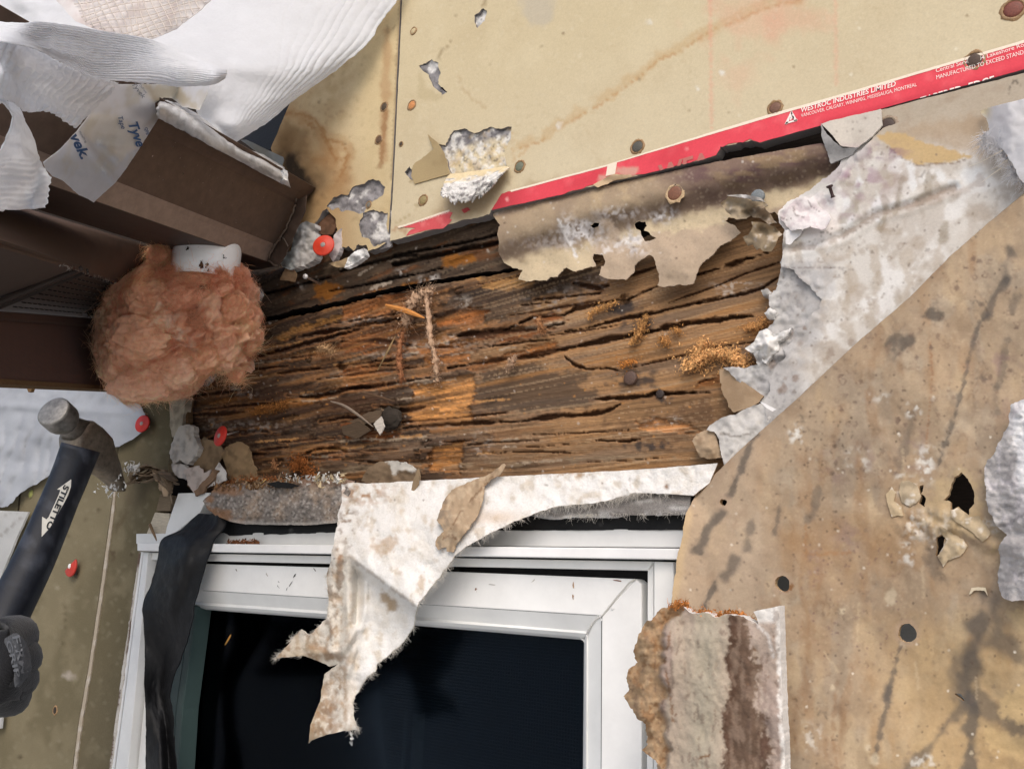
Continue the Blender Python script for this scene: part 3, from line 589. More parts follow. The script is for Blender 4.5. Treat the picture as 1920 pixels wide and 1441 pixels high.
def rotf(x, y): return sm(1015, 800, x + 70 * fbm(x / 70, y / 40, 3, 9))
def beam_w(x, y):
    p = P(x, y, 0); X, Z = p[:, 0] * 1000, p[:, 2] * 1000; zz = tnoise(X, Z); k = rotf(x, y); rot = .09 + .91 * k; h = 0
    a, b, u, v = cells(X, zz, 11, 85, 1); h = h + rot * (2.5 * a + 2.2 * b * (u - .5)); a2, b2, u2, v2 = cells(X, zz, 4.2, 42, 2); h = h + rot * (.95 * a2 + .8 * b2 * (u2 - .5))
    a3, b3, u3, v3 = cells(X, zz, 1.7, 30, 3); h = h + (.12 + .3 * k) * a3
    h = h - rot * .8 * (1 - sm(0, .16, v)) * sm(-.2, .5, fbm(X / 70, zz / 9, 2, 31)) - rot * .3 * (1 - sm(0, .2, v2)) * sm(0, .5, fbm(X / 40, zz / 6, 2, 32))
    h = h + .16 * fbm(X / 160, zz / .8, 3, 8) + .22 * fbm(X / 220, zz / 2.2, 2, 3) + .15 * rot * fbm(X / 6, zz / 1.6, 2, 6)
    for i, (pts, wd, dp) in enumerate(CR):
        d = crk(x, y, pts, wd, i); h = h - dp * 1.3 * (1 - sm(wd * .35, wd * 1.0, d)) + .35 * sm(12, 2, d) * sm(0, 4, d)
    for pts, c, dp in OR:
        d = pdist(x, y, pts, True) * np.where(inside(x, y, pts), 1, -1) + 5 * fbm(x / 14, y / 4, 3, int(pts[0][0])); m = sm(-1, 2.2, d)
        a, b, u, v = cells(X, zz, 2.6, 24, int(pts[0][0]) % 50); h = h * (1 - .6 * m) - dp * m + m * (.6 * a + .5 * b * (u - .5) + .25 * fbm(X / 30, zz / .8, 2, 4))
    for cx, cy, r, dp in ((1170, 562, 11, 9), (641, 688, 9, 10), (747, 782, 14, 5), (1235, 739, 8, 4)): h = h - dp * (1 - sm(.5, 1.1, np.hypot(x - cx, y - cy) / r + .3 * fbm(x / 5, y / 5, 2, 3)))
    h = h - 9 * sm(366, 350, x + 5 * fbm(y / 9, x / 30, 2, 3))
    return -.0160 + np.clip(h, -13, 5) / 1000
def beam_c(x, y):
    p = Pt(x, y, (160, 124, 88)); X = p.X; zz = tnoise(p.X, p.Z); k = rotf(x, y)
    p.mix((180, 140, 98), sm(-.1, .8, fbm(X / 170, zz / 14, 3, 41)) * (1 - k) * .75).mix((134, 112, 92), sm(.05, .7, fbm(X / 120, zz / 9, 3, 43)) * (1 - k) * .75)
    a, b, u, v = cells(X, zz, 11, 85, 1); a2, b2, u2, v2 = cells(X, zz, 4.2, 42, 2)
    p.mix((112, 91, 74), k).mix((74, 60, 51), k * sm(.0, .5, a) * .9).mix((160, 120, 82), k * sm(-.4, -.75, a) * .7).mix((136, 120, 104), k * sm(.2, .7, b2) * .6).mix((158, 110, 68), k * sm(.45, .8, a2) * .75).mix((60, 44, 36), k * sm(-.4, -.8, a2) * .7)
    p.mix((56, 44, 36), sm(.2, .8, fbm(X / 90, zz / 7, 3, 47)) * (.12 + .5 * k))
    for pts, c, r in DARK: p.poly([q * 1.2 for q in c], pts, .78, r, r)
    for pts, c, dp in OR:
        d = pdist(x, y, pts, True) * np.where(inside(x, y, pts), 1, -1) + 5 * fbm(x / 14, y / 4, 3, int(pts[0][0])); m = sm(-1, 3.5, d) * (.72 + .28 * sm(-.3, .3, fbm(X / 30, zz / 2.5, 3, 77))) * (1 - .75 * sm(.25, .6, fbm(X / 55, zz / 4, 2, 78)))
        a, b, u, v = cells(X, zz, 2.6, 24, int(pts[0][0]) % 50); p.mix(c, m * .95).mix([q * .66 for q in c], m * sm(.2, .8, a) * .75).mix([min(255, q * 1.16) for q in c], m * sm(-.2, -.8, a) * .8).mix([q * .5 for q in c], m * sm(.3, .8, fbm(X / 40, zz / 3, 3, 31)) * .7)
    p.mix((66, 48, 37), sm(.05, .6, fbm(X / 150, zz / 16, 3, 58)) * (.35 + .35 * k)).mix((172, 122, 70), sm(.3, .8, fbm(X / 110, zz / 8, 3, 59)) * .5)
    g = fbm(X / 200, zz / 1.3, 2, 51); p.mix((84, 64, 48), sm(.1, .7, g) * .4).mix((190, 162, 128), sm(.3, .8, fbm(X / 160, zz / 1.2, 2, 52)) * .42 * (1 - .6 * k)).mix((96, 74, 56), sm(.25, .6, fbm(X / 240, zz / 1.9, 2, 53)) * .4)
    for c in ((1190, 716, 46, 17, 0), (1168, 578, 40, 14, -8), (1205, 605, 34, 20, -20), (1210, 836, 46, 10, 0), (1235, 745, 30, 10, 0)): p.blob((54, 52, 54), c[0], c[1], c[2], c[3], .85, c[4], .7, .9)
    for i, (pts, wd, dp) in enumerate(CR):
        d = crk(x, y, pts, wd, i); p.mix((74, 46, 30), (1 - sm(wd * .4, wd * 1.05, d)) * .85).mix((178, 126, 82), sm(wd * 1.0, wd * 1.3, d) * sm(wd * 2.2, wd * 1.5, d) * .4 * (.4 + .6 * k))
    for i in range(34):
        g_ = random.Random(i * 7 + 3); cx, cy = g_.uniform(400, 1000), g_.uniform(600, 880); L = g_.uniform(20, 90); sl = -.19 + .13 * (cy - 560) / 320; p.line((178, 160, 138) if i % 3 else (200, 150, 96), [(cx, cy), (cx + L * .5, cy + sl * L * .5 + g_.uniform(-2, 2)), (cx + L, cy + sl * L)], g_.uniform(1.2, 2.6), .75, .8, i)
    # pale mould and plaster dust
    p.mix((170, 160, 152), sm(.15, .8, fbm(x / 10, y / 7, 4, 61)) * .8 * np.exp(-((x - 1040) / 46) ** 2 - ((y - 563) / 22) ** 2)); p.mix((160, 146, 138), sm(.2, .7, fbm(x / 8, y / 5, 4, 62)) * .7 * np.exp(-((x - 1110) / 50) ** 2 - ((y - 530) / 14) ** 2))
    for cx, cy, rx, ry, a in ((905, 832, 14, 22, .8), (820, 828, 10, 8, .7), (870, 566, 18, 10, .6), (1380, 535, 40, 8, .8), (1365, 549, 16, 6, .8), (470, 742, 12, 8, .6), (480, 800, 60, 10, .5), (820, 645, 60, 8, .75), (1222, 792, 12, 7, .8), (1265, 786, 10, 6, .7), (850, 632, 16, 6, .6), (390, 795, 24, 12, .5), (690, 600, 40, 6, .6), (445, 724, 14, 16, .6), (760, 664, 70, 5, .5)):
        p.mix((196, 186, 174), sm(-.1, .6, fbm(x / 7, y / 5, 3, 63 + int(cx) % 7)) * a * np.exp(-((x - cx) / rx) ** 2 - ((y - cy) / ry) ** 2))
    p.spots((206, 196, 184), 190, (360, 560, 1300, 890), .8, 2.6, .9, 65); p.spots((190, 134, 74), 150, (380, 600, 1440, 890), 1, 3, .9, 66)
    p.mix((150, 132, 108), sm(12, 2, np.abs(y - (905 - .04 * (x - 390)) + 14)) * .5 * sm(.0, .5, fbm(x / 30, y / 8, 3, 5)))
    return p.c
B_OUT = [(350, 742, 2.5), (372, 712, 2), (430, 660, 2), (482, 608, 2), (549, 593, 2.2), (632, 575, 2), (733, 550, 2), (823, 533, 1.6), (973, 507, 1.5), (1240, 436, .6), (1500, 372, .6), (1540, 500, 1), (1510, 700, 1), (1400, 905, 1), (1300, 925, .5), (900, 940, .5), (390, 955, .5), (352, 912, 1.5), (356, 850, 2), (350, 800, 2)]
beam = surf('header_beam', B_OUT, WOOD, beam_w, beam_c, (), 2.7, 1.5, 1, .03, S(50, 36, 26), None, 5,
            label='rotten brown timber lintel with cracks and orange broken patches above the window', cat_='beam')
def plate_w(x, y):
    p = P(x, y, 0); X, Z = p[:, 0] * 1000, p[:, 2] * 1000; zz = tnoise(X, Z); a, b, u, v = cells(X, zz, 9, 80, 7); a2, b2, u2, v2 = cells(X, zz, 3.4, 40, 8)
    h = 1.4 * a + 1.3 * b * (u - .5) + .7 * a2 + .6 * b2 * (u2 - .5) + .2 * fbm(X / 160, zz / .9, 3, 8)
    for pts, wd, dp in PCR: h = h - dp * 1.2 * (1 - sm(wd * .3, wd * 1.1, pdist(x, y, pts) + wd * .5 * fbm(x / 40, y / 16, 2, 3)))
    return -.0155 + np.clip(h, -12, 4) / 1000
PCR = [([(487, 553), (528, 544), (555, 535), (620, 520)], 3.5, 8), ([(740, 478), (800, 468), (870, 455), (935, 440)], 3.2, 8), ([(640, 508), (690, 494), (740, 482), (780, 478)], 4, 7), ([(740, 496), (830, 476), (900, 462), (945, 452)], 5, 9), ([(660, 540), (740, 520), (800, 512)], 2, 4), ([(620, 545), (720, 528), (830, 503)], 2.5, 5)]
def plate_c(x, y):
    p = Pt(x, y, (80, 66, 54)); zz = tnoise(p.X, p.Z); p.mix((98, 82, 66), sm(-.1, .8, fbm(p.X / 60, zz / 6, 3, 141)) * .7); p.mix((40, 32, 28), sm(0, .8, fbm(p.X / 70, zz / 5, 3, 142)) * .8)
    p.mix((118, 72, 36), sm(.2, .8, fbm(p.X / 40, zz / 5, 3, 143)) * .55); p.mix((120, 104, 84), sm(.3, .9, fbm(p.X / 60, zz / 1, 3, 144)) * .5)
    for q in ([(832, 478), (886, 474), (893, 490), (850, 500), (829, 498)], [(590, 534), (632, 528), (650, 540), (612, 566), (590, 556)], [(700, 548), (790, 526), (830, 526), (780, 542), (710, 560)]):
        p.poly((150, 96, 38), q, .85, 5, 3)
    p.blob((96, 82, 66), 620, 505, 40, 16, .7, -12); p.blob((60, 50, 40), 618, 508, 20, 9, .7, -12, .5, .5)
    p.line((176, 162, 146), [(695, 542), (715, 534), (732, 528)], 3, .8, 1.2).line((180, 168, 152), [(672, 516), (690, 505), (705, 498)], 2, .8, 1).line((150, 136, 120), [(700, 495), (760, 482)], 1.5, .7, 1)
    for cx, cy in ((792, 526), (814, 522), (752, 512), (560, 535)): p.mix((206, 198, 190), sm(-.1, .5, fbm(x / 6, y / 5, 3, 6)) * np.exp(-((x - cx) / 9) ** 2 - ((y - cy) / 7) ** 2))
    for pts, wd, dp in PCR: p.mix((26, 20, 18), (1 - sm(wd * .3, wd * 1.1, pdist(x, y, pts))) * .8)
    p.spots((190, 180, 168), 50, (480, 460, 980, 560), .8, 2.4, .9, 145); return p.c
surf('wall_plate', [(440, 500, 2), (520, 470, 2), (600, 440, 2), (740, 425, 1), (960, 380, 1), (990, 440, 1), (984, 497, 2), (973, 501, 1.5), (823, 523, 2), (733, 540, 2), (640, 563, 2), (549, 582, 2), (480, 597, 2), (440, 610, 2)], WOOD, plate_w, plate_c, (), 3.4, 1.5, 1, .035, S(30, 24, 20), None, 6,
     label='dark splintered timber plate between the rotten lintel and the upper gypsum boards', cat_='beam')
nail(1181, 708, 13, beam, (92, 72, 62), -.0125, sunk=False); nail(1237, 738, 8, beam, (56, 46, 42), -.0145, sunk=False)
# ---------------------------------------------------------------- sawdust, tufts, splinters lying on the beam
DUST = M('sawdust', .95, .1, .2, 900, bumps=())
def dust(spine, wid, n, size, label, c=(212, 164, 112), seed=1, w=-.013, heap=.006, el=1.2, group='sawdust clumps on the timber', up=.35):
    rng = np.random.default_rng(seed); sp = cat(np.array(spine, float), 60); pts = []
    n = int(n * 2.2); size = size * .58
    for _ in range(n):
        i = rng.integers(60); far = rng.random() < .16; r = wid * abs(rng.normal()) * (1.5 if far else .6) * (.5 + .5 * math.sin(math.pi * (i + 4) / 68)); a = rng.uniform(0, 6.28)
        pts.append(P(sp[i, 0] + r * math.cos(a), sp[i, 1] + r * up * 2 * math.sin(a), w + heap * max(0, 1 - (r / wid) ** 2) * rng.uniform(.1, 1)))
    mb = MB(); cs = np.array(c)
    chips(mb, pts, size, lambda g: S(*np.clip(cs * g.uniform(.75, 1.2), 0, 255)), rng, .5, el)
    return mb.build('sawdust_clump', DUST, label=label, cat_='sawdust', group=group)
dust([(1290, 690), (1320, 668), (1345, 662), (1375, 670), (1395, 685)], 26, 1500, .0028, 'largest orange sawdust heap on the right of the timber, pointed upward', (214, 164, 108), 1, -.014, .011, up=.3)
dust([(1318, 640), (1312, 655), (1300, 680)], 11, 330, .0024, 'narrow orange sawdust peak rising from the largest heap', (214, 164, 108), 2)
dust([(1212, 592), (1205, 610), (1195, 630), (1182, 645)], 9, 560, .0025, 'long tan sawdust trail hanging below a dark nail stain', (186, 138, 86), 3)
dust([(1155, 566), (1135, 575), (1112, 585), (1104, 598)], 8, 300, .0023, 'tan sawdust trail left of the black knot hole', (190, 142, 88), 4)
dust([(1240, 632), (1252, 646)], 11, 190, .0022, 'small tan sawdust tuft under the long horizontal crack', (186, 134, 80), 5)
dust([(1265, 618), (1275, 622)], 9, 110, .0021, 'tiny tan sawdust tuft on the lip of the long crack', (186, 134, 80), 6)
dust([(1400, 615), (1425, 610), (1432, 600)], 14, 420, .0022, 'orange sawdust drift beside the crumbling white plaster edge', (198, 146, 92), 7, -.0145)
dust([(1165, 685), (1190, 676)], 13, 150, .002, 'thin orange sawdust smear above the big rusty nail head', (190, 126, 66), 8, -.0148)
dust([(480, 765), (520, 762), (535, 752)], 13, 420, .0026, 'brown sawdust drift on the dark left part of the timber', (150, 100, 54), 9)
dust([(552, 880), (560, 862), (575, 880), (585, 895)], 17, 700, .003, 'rust brown sawdust pile above the grey membrane', (150, 92, 50), 10, -.012)
dust([(420, 905), (470, 900), (505, 898), (540, 902)], 15, 600, .0026, 'brown wood dust spread along the torn top of the grey membrane', (160, 104, 64), 11, .002)
dust([(513, 862), (515, 878)], 6, 120, .0025, 'short pale sawdust streak left of the rust brown pile', (176, 128, 90), 12)
TUFT = M('wood_fibre', .95, .1, .2, 600, bumps=())
def tuft(name, spine, r, label, seed, c=(196, 164, 136), w=-.008):
    rng = np.random.default_rng(seed); sp = cat(np.array(spine, float), 40); mb = MB()
    sz = mpp(sp[20, 0], sp[20, 1]); pts = P(sp[:, 0], sp[:, 1], w + .004 * np.sin(np.linspace(0, 3, 40)))
    V, F = sweep(pts, sz * r * .7 * (.35 + .65 * np.sin(np.linspace(.5, 2.9, 40)) + .25 * rng.normal(size=40)).clip(.15), n=9); V = V + rng.normal(size=V.shape) * sz * r * .22; mb.add(V, F, S(*c))
    q = pts[rng.integers(0, 40, 260)] + rng.normal(size=(260, 3)) * sz * r * .45
    strands(mb, q, rng.normal(size=(260, 3)) * [1, .6, 1], sz * r * 1.9, .00016, rng, lambda g: S(*np.clip(np.array(c) * g.uniform(.7, 1.2), 0, 255)), .6, 3)
    chips(mb, pts[rng.integers(0, 40, 200)] + rng.normal(size=(200, 3)) * sz * r * .6, .0018, lambda g: S(*np.clip(np.array(c) * g.uniform(.7, 1.15), 0, 255)), rng)
    return mb.build(name, TUFT, label=label, cat_='wood fibre', group='fibrous wood tufts hanging on the lintel')
tuft('fibre_tuft', [(800, 548), (803, 590), (806, 630), (816, 670), (820, 715)], 6.5, 'longest thin pale fibre strand dangling straight down the lintel', 1)
tuft('fibre_tuft', [(808, 546), (785, 556), (770, 575), (762, 600), (765, 608)], 11, 'thick pink brown fibre clot at the top of the lintel beside an orange splinter', 2)
tuft('fibre_tuft', [(755, 620), (750, 645), (748, 675), (752, 700), (752, 718)], 6, 'shorter brown fibre strand left of the longest one', 3, (170, 118, 84))
tuft('fibre_tuft', [(965, 668), (958, 682), (953, 692)], 4.5, 'small pale fibre curl in the middle of the lintel', 4)
tuft('fibre_tuft', [(598, 655), (612, 652), (625, 660)], 6, 'small cream fibre tuft left of the knot hole', 5, (196, 160, 120))
tuft('fibre_tuft', [(1010, 600), (1014, 612), (1018, 622)], 5, 'tiny tan fibre curl at the broken end of the short black crack', 6, (180, 132, 92))
SPL = M('raw_wood', .8, .2, .2, 300, (.3, 1, 2), ((500, .4, .0006),))
def splinter(pts, wd, label, c=(196, 130, 66), th=.5, group='loose wood splinters'):
    p = np.array(pts, float); q = cat(p, 14); A = P(q[:, 0], q[:, 1], q[:, 2]); s = mpp(q[7, 0], q[7, 1]) * wd / 2
    prof = np.sin(np.linspace(.35, math.pi - .12, 14)) ** .7; V, F = sweep(A, s * prof * th, s * prof, (0, 0, 1), 6, 1.4)
    mb = MB(); mb.add(V, F, S(*c), False); return mb.build('wood_splinter', SPL, label=label, cat_='splinter', group=group)
splinter([(723, 572, -.003), (760, 582, .001), (796, 596, -.002)], 11, 'broad bright orange splinter lying across the fibre clot', (206, 140, 76))
splinter([(708, 694, -.009), (726, 660, -.004), (741, 630, -.008)], 4.5, 'thin upright grey splinter on the left of the lintel', (150, 126, 90))
splinter([(475, 914, .006), (490, 905, .009), (500, 897, .007)], 4, 'short yellow splinter above the grey membrane', (206, 168, 100))
splinter([(422, 1208, .004), (428, 1198, .005), (433, 1189, .004)], 4.5, 'tiny orange splinter stuck to the window screen', (190, 134, 70))
splinter([(620, 752, -.006), (645, 760, -.002), (672, 778, -.004), (700, 800, -.002)], 6, 'dusty grey twig sticking out of the dark knot', (140, 126, 112))
splinter([(675, 735, -.006), (705, 742, -.003), (740, 752, -.006)], 5, 'thin dark splinter above the dark knot', (96, 74, 56))
splinter([(675, 845, -.008), (700, 852, -.005)], 7, 'small brown splinter low on the left of the lintel', (110, 80, 56))
# charred looking knot torn out of the grain
def knot():
    rng = np.random.default_rng(4); u, v = np.meshgrid(np.linspace(0, 2 * math.pi, 40, endpoint=False), np.linspace(.02, math.pi - .02, 22)); s = mpp(732, 785)
    d = np.stack([np.sin(v) * np.cos(u), -np.cos(v) * .55, np.sin(v) * np.sin(u)], -1); r = 1 + .25 * fbm(u * 1.6 + 3, v * 2, 3, 4) * np.sin(v)
    V = (P(732, 785, -.010) + d * r[..., None] * s * np.array([27, 16, 20])).reshape(-1, 3); F = [[i * 40 + j, i * 40 + (j + 1) % 40, (i + 1) * 40 + (j + 1) % 40, (i + 1) * 40 + j] for i in range(21) for j in range(40)]
    mk('wood_knot', V, F, WOOD, beam, S(60, 54, 48))
knot()
for i, (q, c, lb) in enumerate(((([(655, 790), (690, 772), (716, 768), (712, 788), (680, 796)], (104, 88, 72), 'upper')), ([(640, 800), (672, 790), (696, 806), (668, 822), (645, 815)], (88, 74, 60), 'mid'), ([(700, 795), (715, 780), (722, 800), (712, 815)], (206, 198, 188), 'pale'))):
    surf('bark_flake', [(*a, 1.2) for a in q], WOOD, lambda x, y, i=i: -.008 + .006 * sm(640, 720, x) + .002 * i, S(*c), (), 3.5, 1, thick=.0015, parent=beam, seed=80 + i)
# ---------------------------------------------------------------- brown paper flap torn over the beam
F1 = [(920, 396, 1), (960, 389, 1.6), (1044, 369, 1), (1109, 354, 1), (1184, 337, .8), (1300, 312, .6), (1400, 293, .6), (1540, 268, .8), (1575, 290, 1), (1568, 330, .6), (1530, 372, 1), (1490, 396, 1), (1468, 408, 2), (1450, 398, 3), (1432, 404, 3), (1408, 402, 2.5), (1383, 412, 2), (1366, 408, 1.5), (1361, 414, 2), (1376, 424, 2), (1388, 436, 2.5), (1368, 452, 2.5), (1350, 463, 2.5), (1330, 482, 2.5), (1318, 490, 2), (1308, 510, 2.5), (1300, 530, 2), (1285, 534, 2), (1270, 533, 2.5), (1245, 537, 2), (1233, 533, 2.5), (1237, 512, 2.5), (1229, 500, 2), (1225, 485, 2), (1216, 478, 2.5), (1200, 488, 2.5), (1190, 500, 2), (1184, 515, 2), (1173, 526, 2), (1160, 525, 2), (1140, 521, 2.5), (1122, 516, 2), (1125, 505, 2.5), (1136, 490, 2), (1128, 476, 2), (1112, 476, 2), (1110, 485, 2.5), (1116, 500, 3), (1098, 503, 3), (1080, 506, 3), (1060, 504, 3), (1042, 520, 3), (1010, 524, 2.5), (985, 526, 2), (972, 522, 2), (978, 508, 2.5), (955, 498, 2.5), (945, 492, 2), (936, 475, 2.5), (936, 455, 2), (930, 438, 2.5), (938, 424, 2.5), (926, 408, 2)]
H1 = [(1106, 422), (1115, 417), (1125, 416), (1122, 422), (1112, 426)]
H2 = [(1189, 418), (1198, 413), (1212, 415), (1214, 422), (1209, 430), (1218, 437), (1222, 444), (1231, 447), (1220, 453), (1208, 451), (1203, 440), (1201, 431), (1192, 426)]
def f1t(x, y): return y - (395 - .262 * (x - 920))
def wF1(x, y):
    t = f1t(x, y); k = 1 + .25 * fbm(x / 60, y / 60, 2, 3)
    return -.006 + .011 * sm(0, 45, t) * k - .010 * sm(48, 105, t) + .006 * sm(120, 190, t) * k + .0006 * fbm(x / 20, y / 20, 3, 5) + .004 * sm(1330, 1240, x) * sm(110, 160, t) - .004 * sm(1470, 1580, x)
def colF1(x, y):
    t = f1t(x, y); p = Pt(x, y, (164, 145, 120)); p.noise((146, 128, 108), 25, -.2, .7, .7, 1).noise((186, 164, 130), 14, .2, .8, .5, 2)
    p.mix((112, 90, 82), sm(1180, 1330, x + 30 * fbm(x / 40, y / 30, 3, 4)) * .75 * sm(130, 80, t)); p.mix((98, 74, 76), sm(.0, .6, fbm(x / 50, y / 16, 3, 6)) * sm(1200, 1320, x) * .7 * sm(120, 60, t)); p.mix((150, 128, 96), sm(.1, .6, fbm(x / 45, y / 12, 3, 9)) * sm(1250, 1400, x) * .6 * sm(120, 70, t))
    p.mix((92, 76, 66), sm(52, 76, t + 10 * fbm(x / 40, y / 20, 2, 2)) * sm(118, 88, t) * .75)
    p.mix((200, 183, 152), sm(96, 112, t + 10 * fbm(x / 16, y / 16, 3, 12)) * .9); lin = sm(128, 136, t + 16 * fbm(x / 30, y / 22, 3, 14) + 6 * sm(1180, 1140, x) * 10)
    p.mix((180, 160, 138), lin * sm(1100, 1125, x) * .95); p.mix((212, 194, 162), (1 - lin) * sm(112, 122, t) * sm(.0, .5, fbm(x / 9, y / 9, 3, 15)) * .5)
    p.mix((196, 184, 176), sm(10, 3, t + 3 * fbm(x / 9, y / 6, 3, 16)) * .85); p.mix((120, 96, 90), sm(5, 12, t) * sm(20, 12, t) * .3)
    for cx, cy, rx, ry, a, sd in ((1085, 440, 40, 20, 1, 1), (1100, 425, 34, 12, .9, 2), (1063, 432, 10, 26, .9, 3), (1130, 445, 8, 18, .8, 4), (1190, 447, 20, 10, 1, 5), (1238, 408, 22, 8, .9, 6), (1160, 400, 40, 10, .6, 7), (1175, 452, 22, 8, .9, 8), (1252, 403, 16, 14, .7, 9), (1180, 445, 5, 20, .8, 10), (1030, 455, 60, 12, .25, 11), (1190, 470, 24, 8, .8, 12)):
        m = np.exp(-((x - cx) / rx) ** 2 - ((y - cy) / ry) ** 2); p.mix((226, 222, 220), m * a * sm(-.1, .45, fbm(x / 5, y / 7, 3, 20 + sd) + .35 * m)); p.mix((96, 84, 78), m * a * sm(.0, .6, fbm(x / 8, y / 8, 3, 40 + sd)) * .5)
    p.line((222, 218, 214), [(1048, 412), (1058, 432), (1068, 455), (1080, 480)], 2.6, .9, 1).line((220, 216, 212), [(1130, 475), (1165, 455), (1200, 455)], 3, .7, 1.4)
    p.noise((188, 172, 150), 1.2, .4, .9, .3, 71).noise((122, 106, 92), 1.2, .5, .9, .25, 72)
    p.spots((210, 202, 192), 120, (920, 300, 1560, 500), .7, 2.2, .8, 22); p.spots((84, 66, 56), 80, (920, 300, 1560, 500), .8, 2.2, .8, 23); return p.c
flap1 = surf('brown_paper_flap', F1, M('torn_paper', .92, .12, .08, 600, bumps=((700, .35, .0005), (160, .35, .0012))), wF1, colF1, (H1, H2), 4, 1.5, 2, .0011, S(206, 190, 166), None, 14,
              label='brown torn paper flap with two black holes and white scuffs hanging over the lintel', cat_='paper flap')
nail(1265, 362, 13, flap1, (126, 84, 62), .004, ring=(196, 168, 130)); nail(1420, 367, 12, flap1, (120, 126, 128), .006, sunk=False)
# curled tatters at the right end of the flap
for i, (q, c, w0, lb) in enumerate((([(1350, 382), (1362, 374), (1366, 369), (1395, 373), (1432, 378), (1440, 384), (1428, 392), (1412, 400), (1400, 410), (1382, 411), (1362, 398)], (168, 152, 128), .010, 'grey brown'), ([(1400, 392), (1430, 386), (1444, 400), (1456, 418), (1440, 420), (1424, 408), (1410, 408)], (150, 132, 110), .008, ''), ([(1392, 444), (1404, 440), (1412, 424), (1408, 416), (1430, 416), (1452, 424), (1466, 440), (1458, 446), (1452, 462), (1446, 470), (1432, 471), (1426, 464), (1418, 468), (1410, 458), (1402, 462)], (164, 146, 120), .010, ''), ([(1364, 366), (1392, 371), (1434, 378), (1424, 371), (1390, 364)], (220, 214, 208), .013, ''))):
    surf('paper_tatter', [(*a, 1.4) for a in q], PAPER, lambda x, y, i=i, w0=w0, q=q: w0 + .006 * fbm(x / 22, y / 18, 2, 60 + i) + .006 * sm(min(b for a, b in q) + 20, min(b for a, b in q), y), lambda x, y, c=c, i=i: Pt(x, y, c).noise([v * .72 for v in c], 6, 0, .6, .7, 5 + i).noise((206, 196, 184), 4, .3, .8, .6, 8).c, (), 3.5, 1.4, thick=.0009, parent=flap1, seed=90 + i)
# ------------------------------------------------------------------ right hand side: plaster slab, big flap, loose pieces
SLAB = M('plaster_slab', .95, .1, .07, 500, bumps=((700, .3, .0004),))
S_OUT = [(1652, 206, .6), (1920, 137, .3), (2060, 101, .3), (2060, 800, 1), (1500, 980, 2), (1340, 900, 2), (1372, 850, 2), (1420, 790, 2.5), (1428, 752, 2), (1419, 742, 2), (1404, 728, 2.5), (1384, 716, 3), (1366, 697, 3), (1358, 690, 3), (1372, 688, 3.5), (1400, 686, 3.5), (1420, 682, 4), (1412, 664, 4), (1397, 654, 4), (1412, 640, 4), (1423, 622, 4), (1440, 610, 4), (1453, 596, 4), (1446, 575, 4), (1442, 557, 4), (1456, 540, 4), (1462, 515, 3), (1462, 498, 3), (1466, 470, 2), (1467, 450, 1.5), (1470, 432, 2), (1461, 417, 2), (1458, 395, 3), (1478, 378, 3), (1512, 361, 3), (1540, 343, 3), (1566, 321, 3), (1580, 298, 2), (1612, 273, 2), (1652, 234, 1)]
S_EDGE = [(1612, 273), (1580, 298), (1566, 321), (1540, 343), (1512, 361), (1478, 378), (1458, 395), (1470, 432), (1466, 470), (1462, 515), (1442, 557), (1453, 596), (1423, 622), (1397, 654), (1420, 682), (1384, 716), (1428, 752)]
def wS(x, y):
    d = pdist(x, y, S_EDGE); w = .0006 * fbm(x / 120, y / 120, 2, 3) + .0008 - .0012 * sm(110, 60, d) * sm(480, 520, y)
    fold = [(1465, 468), (1520, 458), (1580, 440), (1640, 400), (1700, 385), (1790, 350)]
    df = pdist(x, y, fold); w = w - .0022 * np.exp(-(df / 7) ** 2) + .0012 * np.exp(-((df - 14) / 8) ** 2)
    cr = sm(90, 20, d) * sm(470, 560, y); w = w + cr * .0020 * (np.floor(2.5 * fbm(x / 16, y / 13, 3, 7)) / 2.5 + .4 * fbm(x / 6, y / 6, 3, 8)) - cr * .0022
    w = w + .003 * np.exp(-((x - 1440) / 40) ** 2 - ((y - 655) / 30) ** 2) * (1.2 + 1.6 * fbm(x / 9, y / 9, 3, 11))
    return w
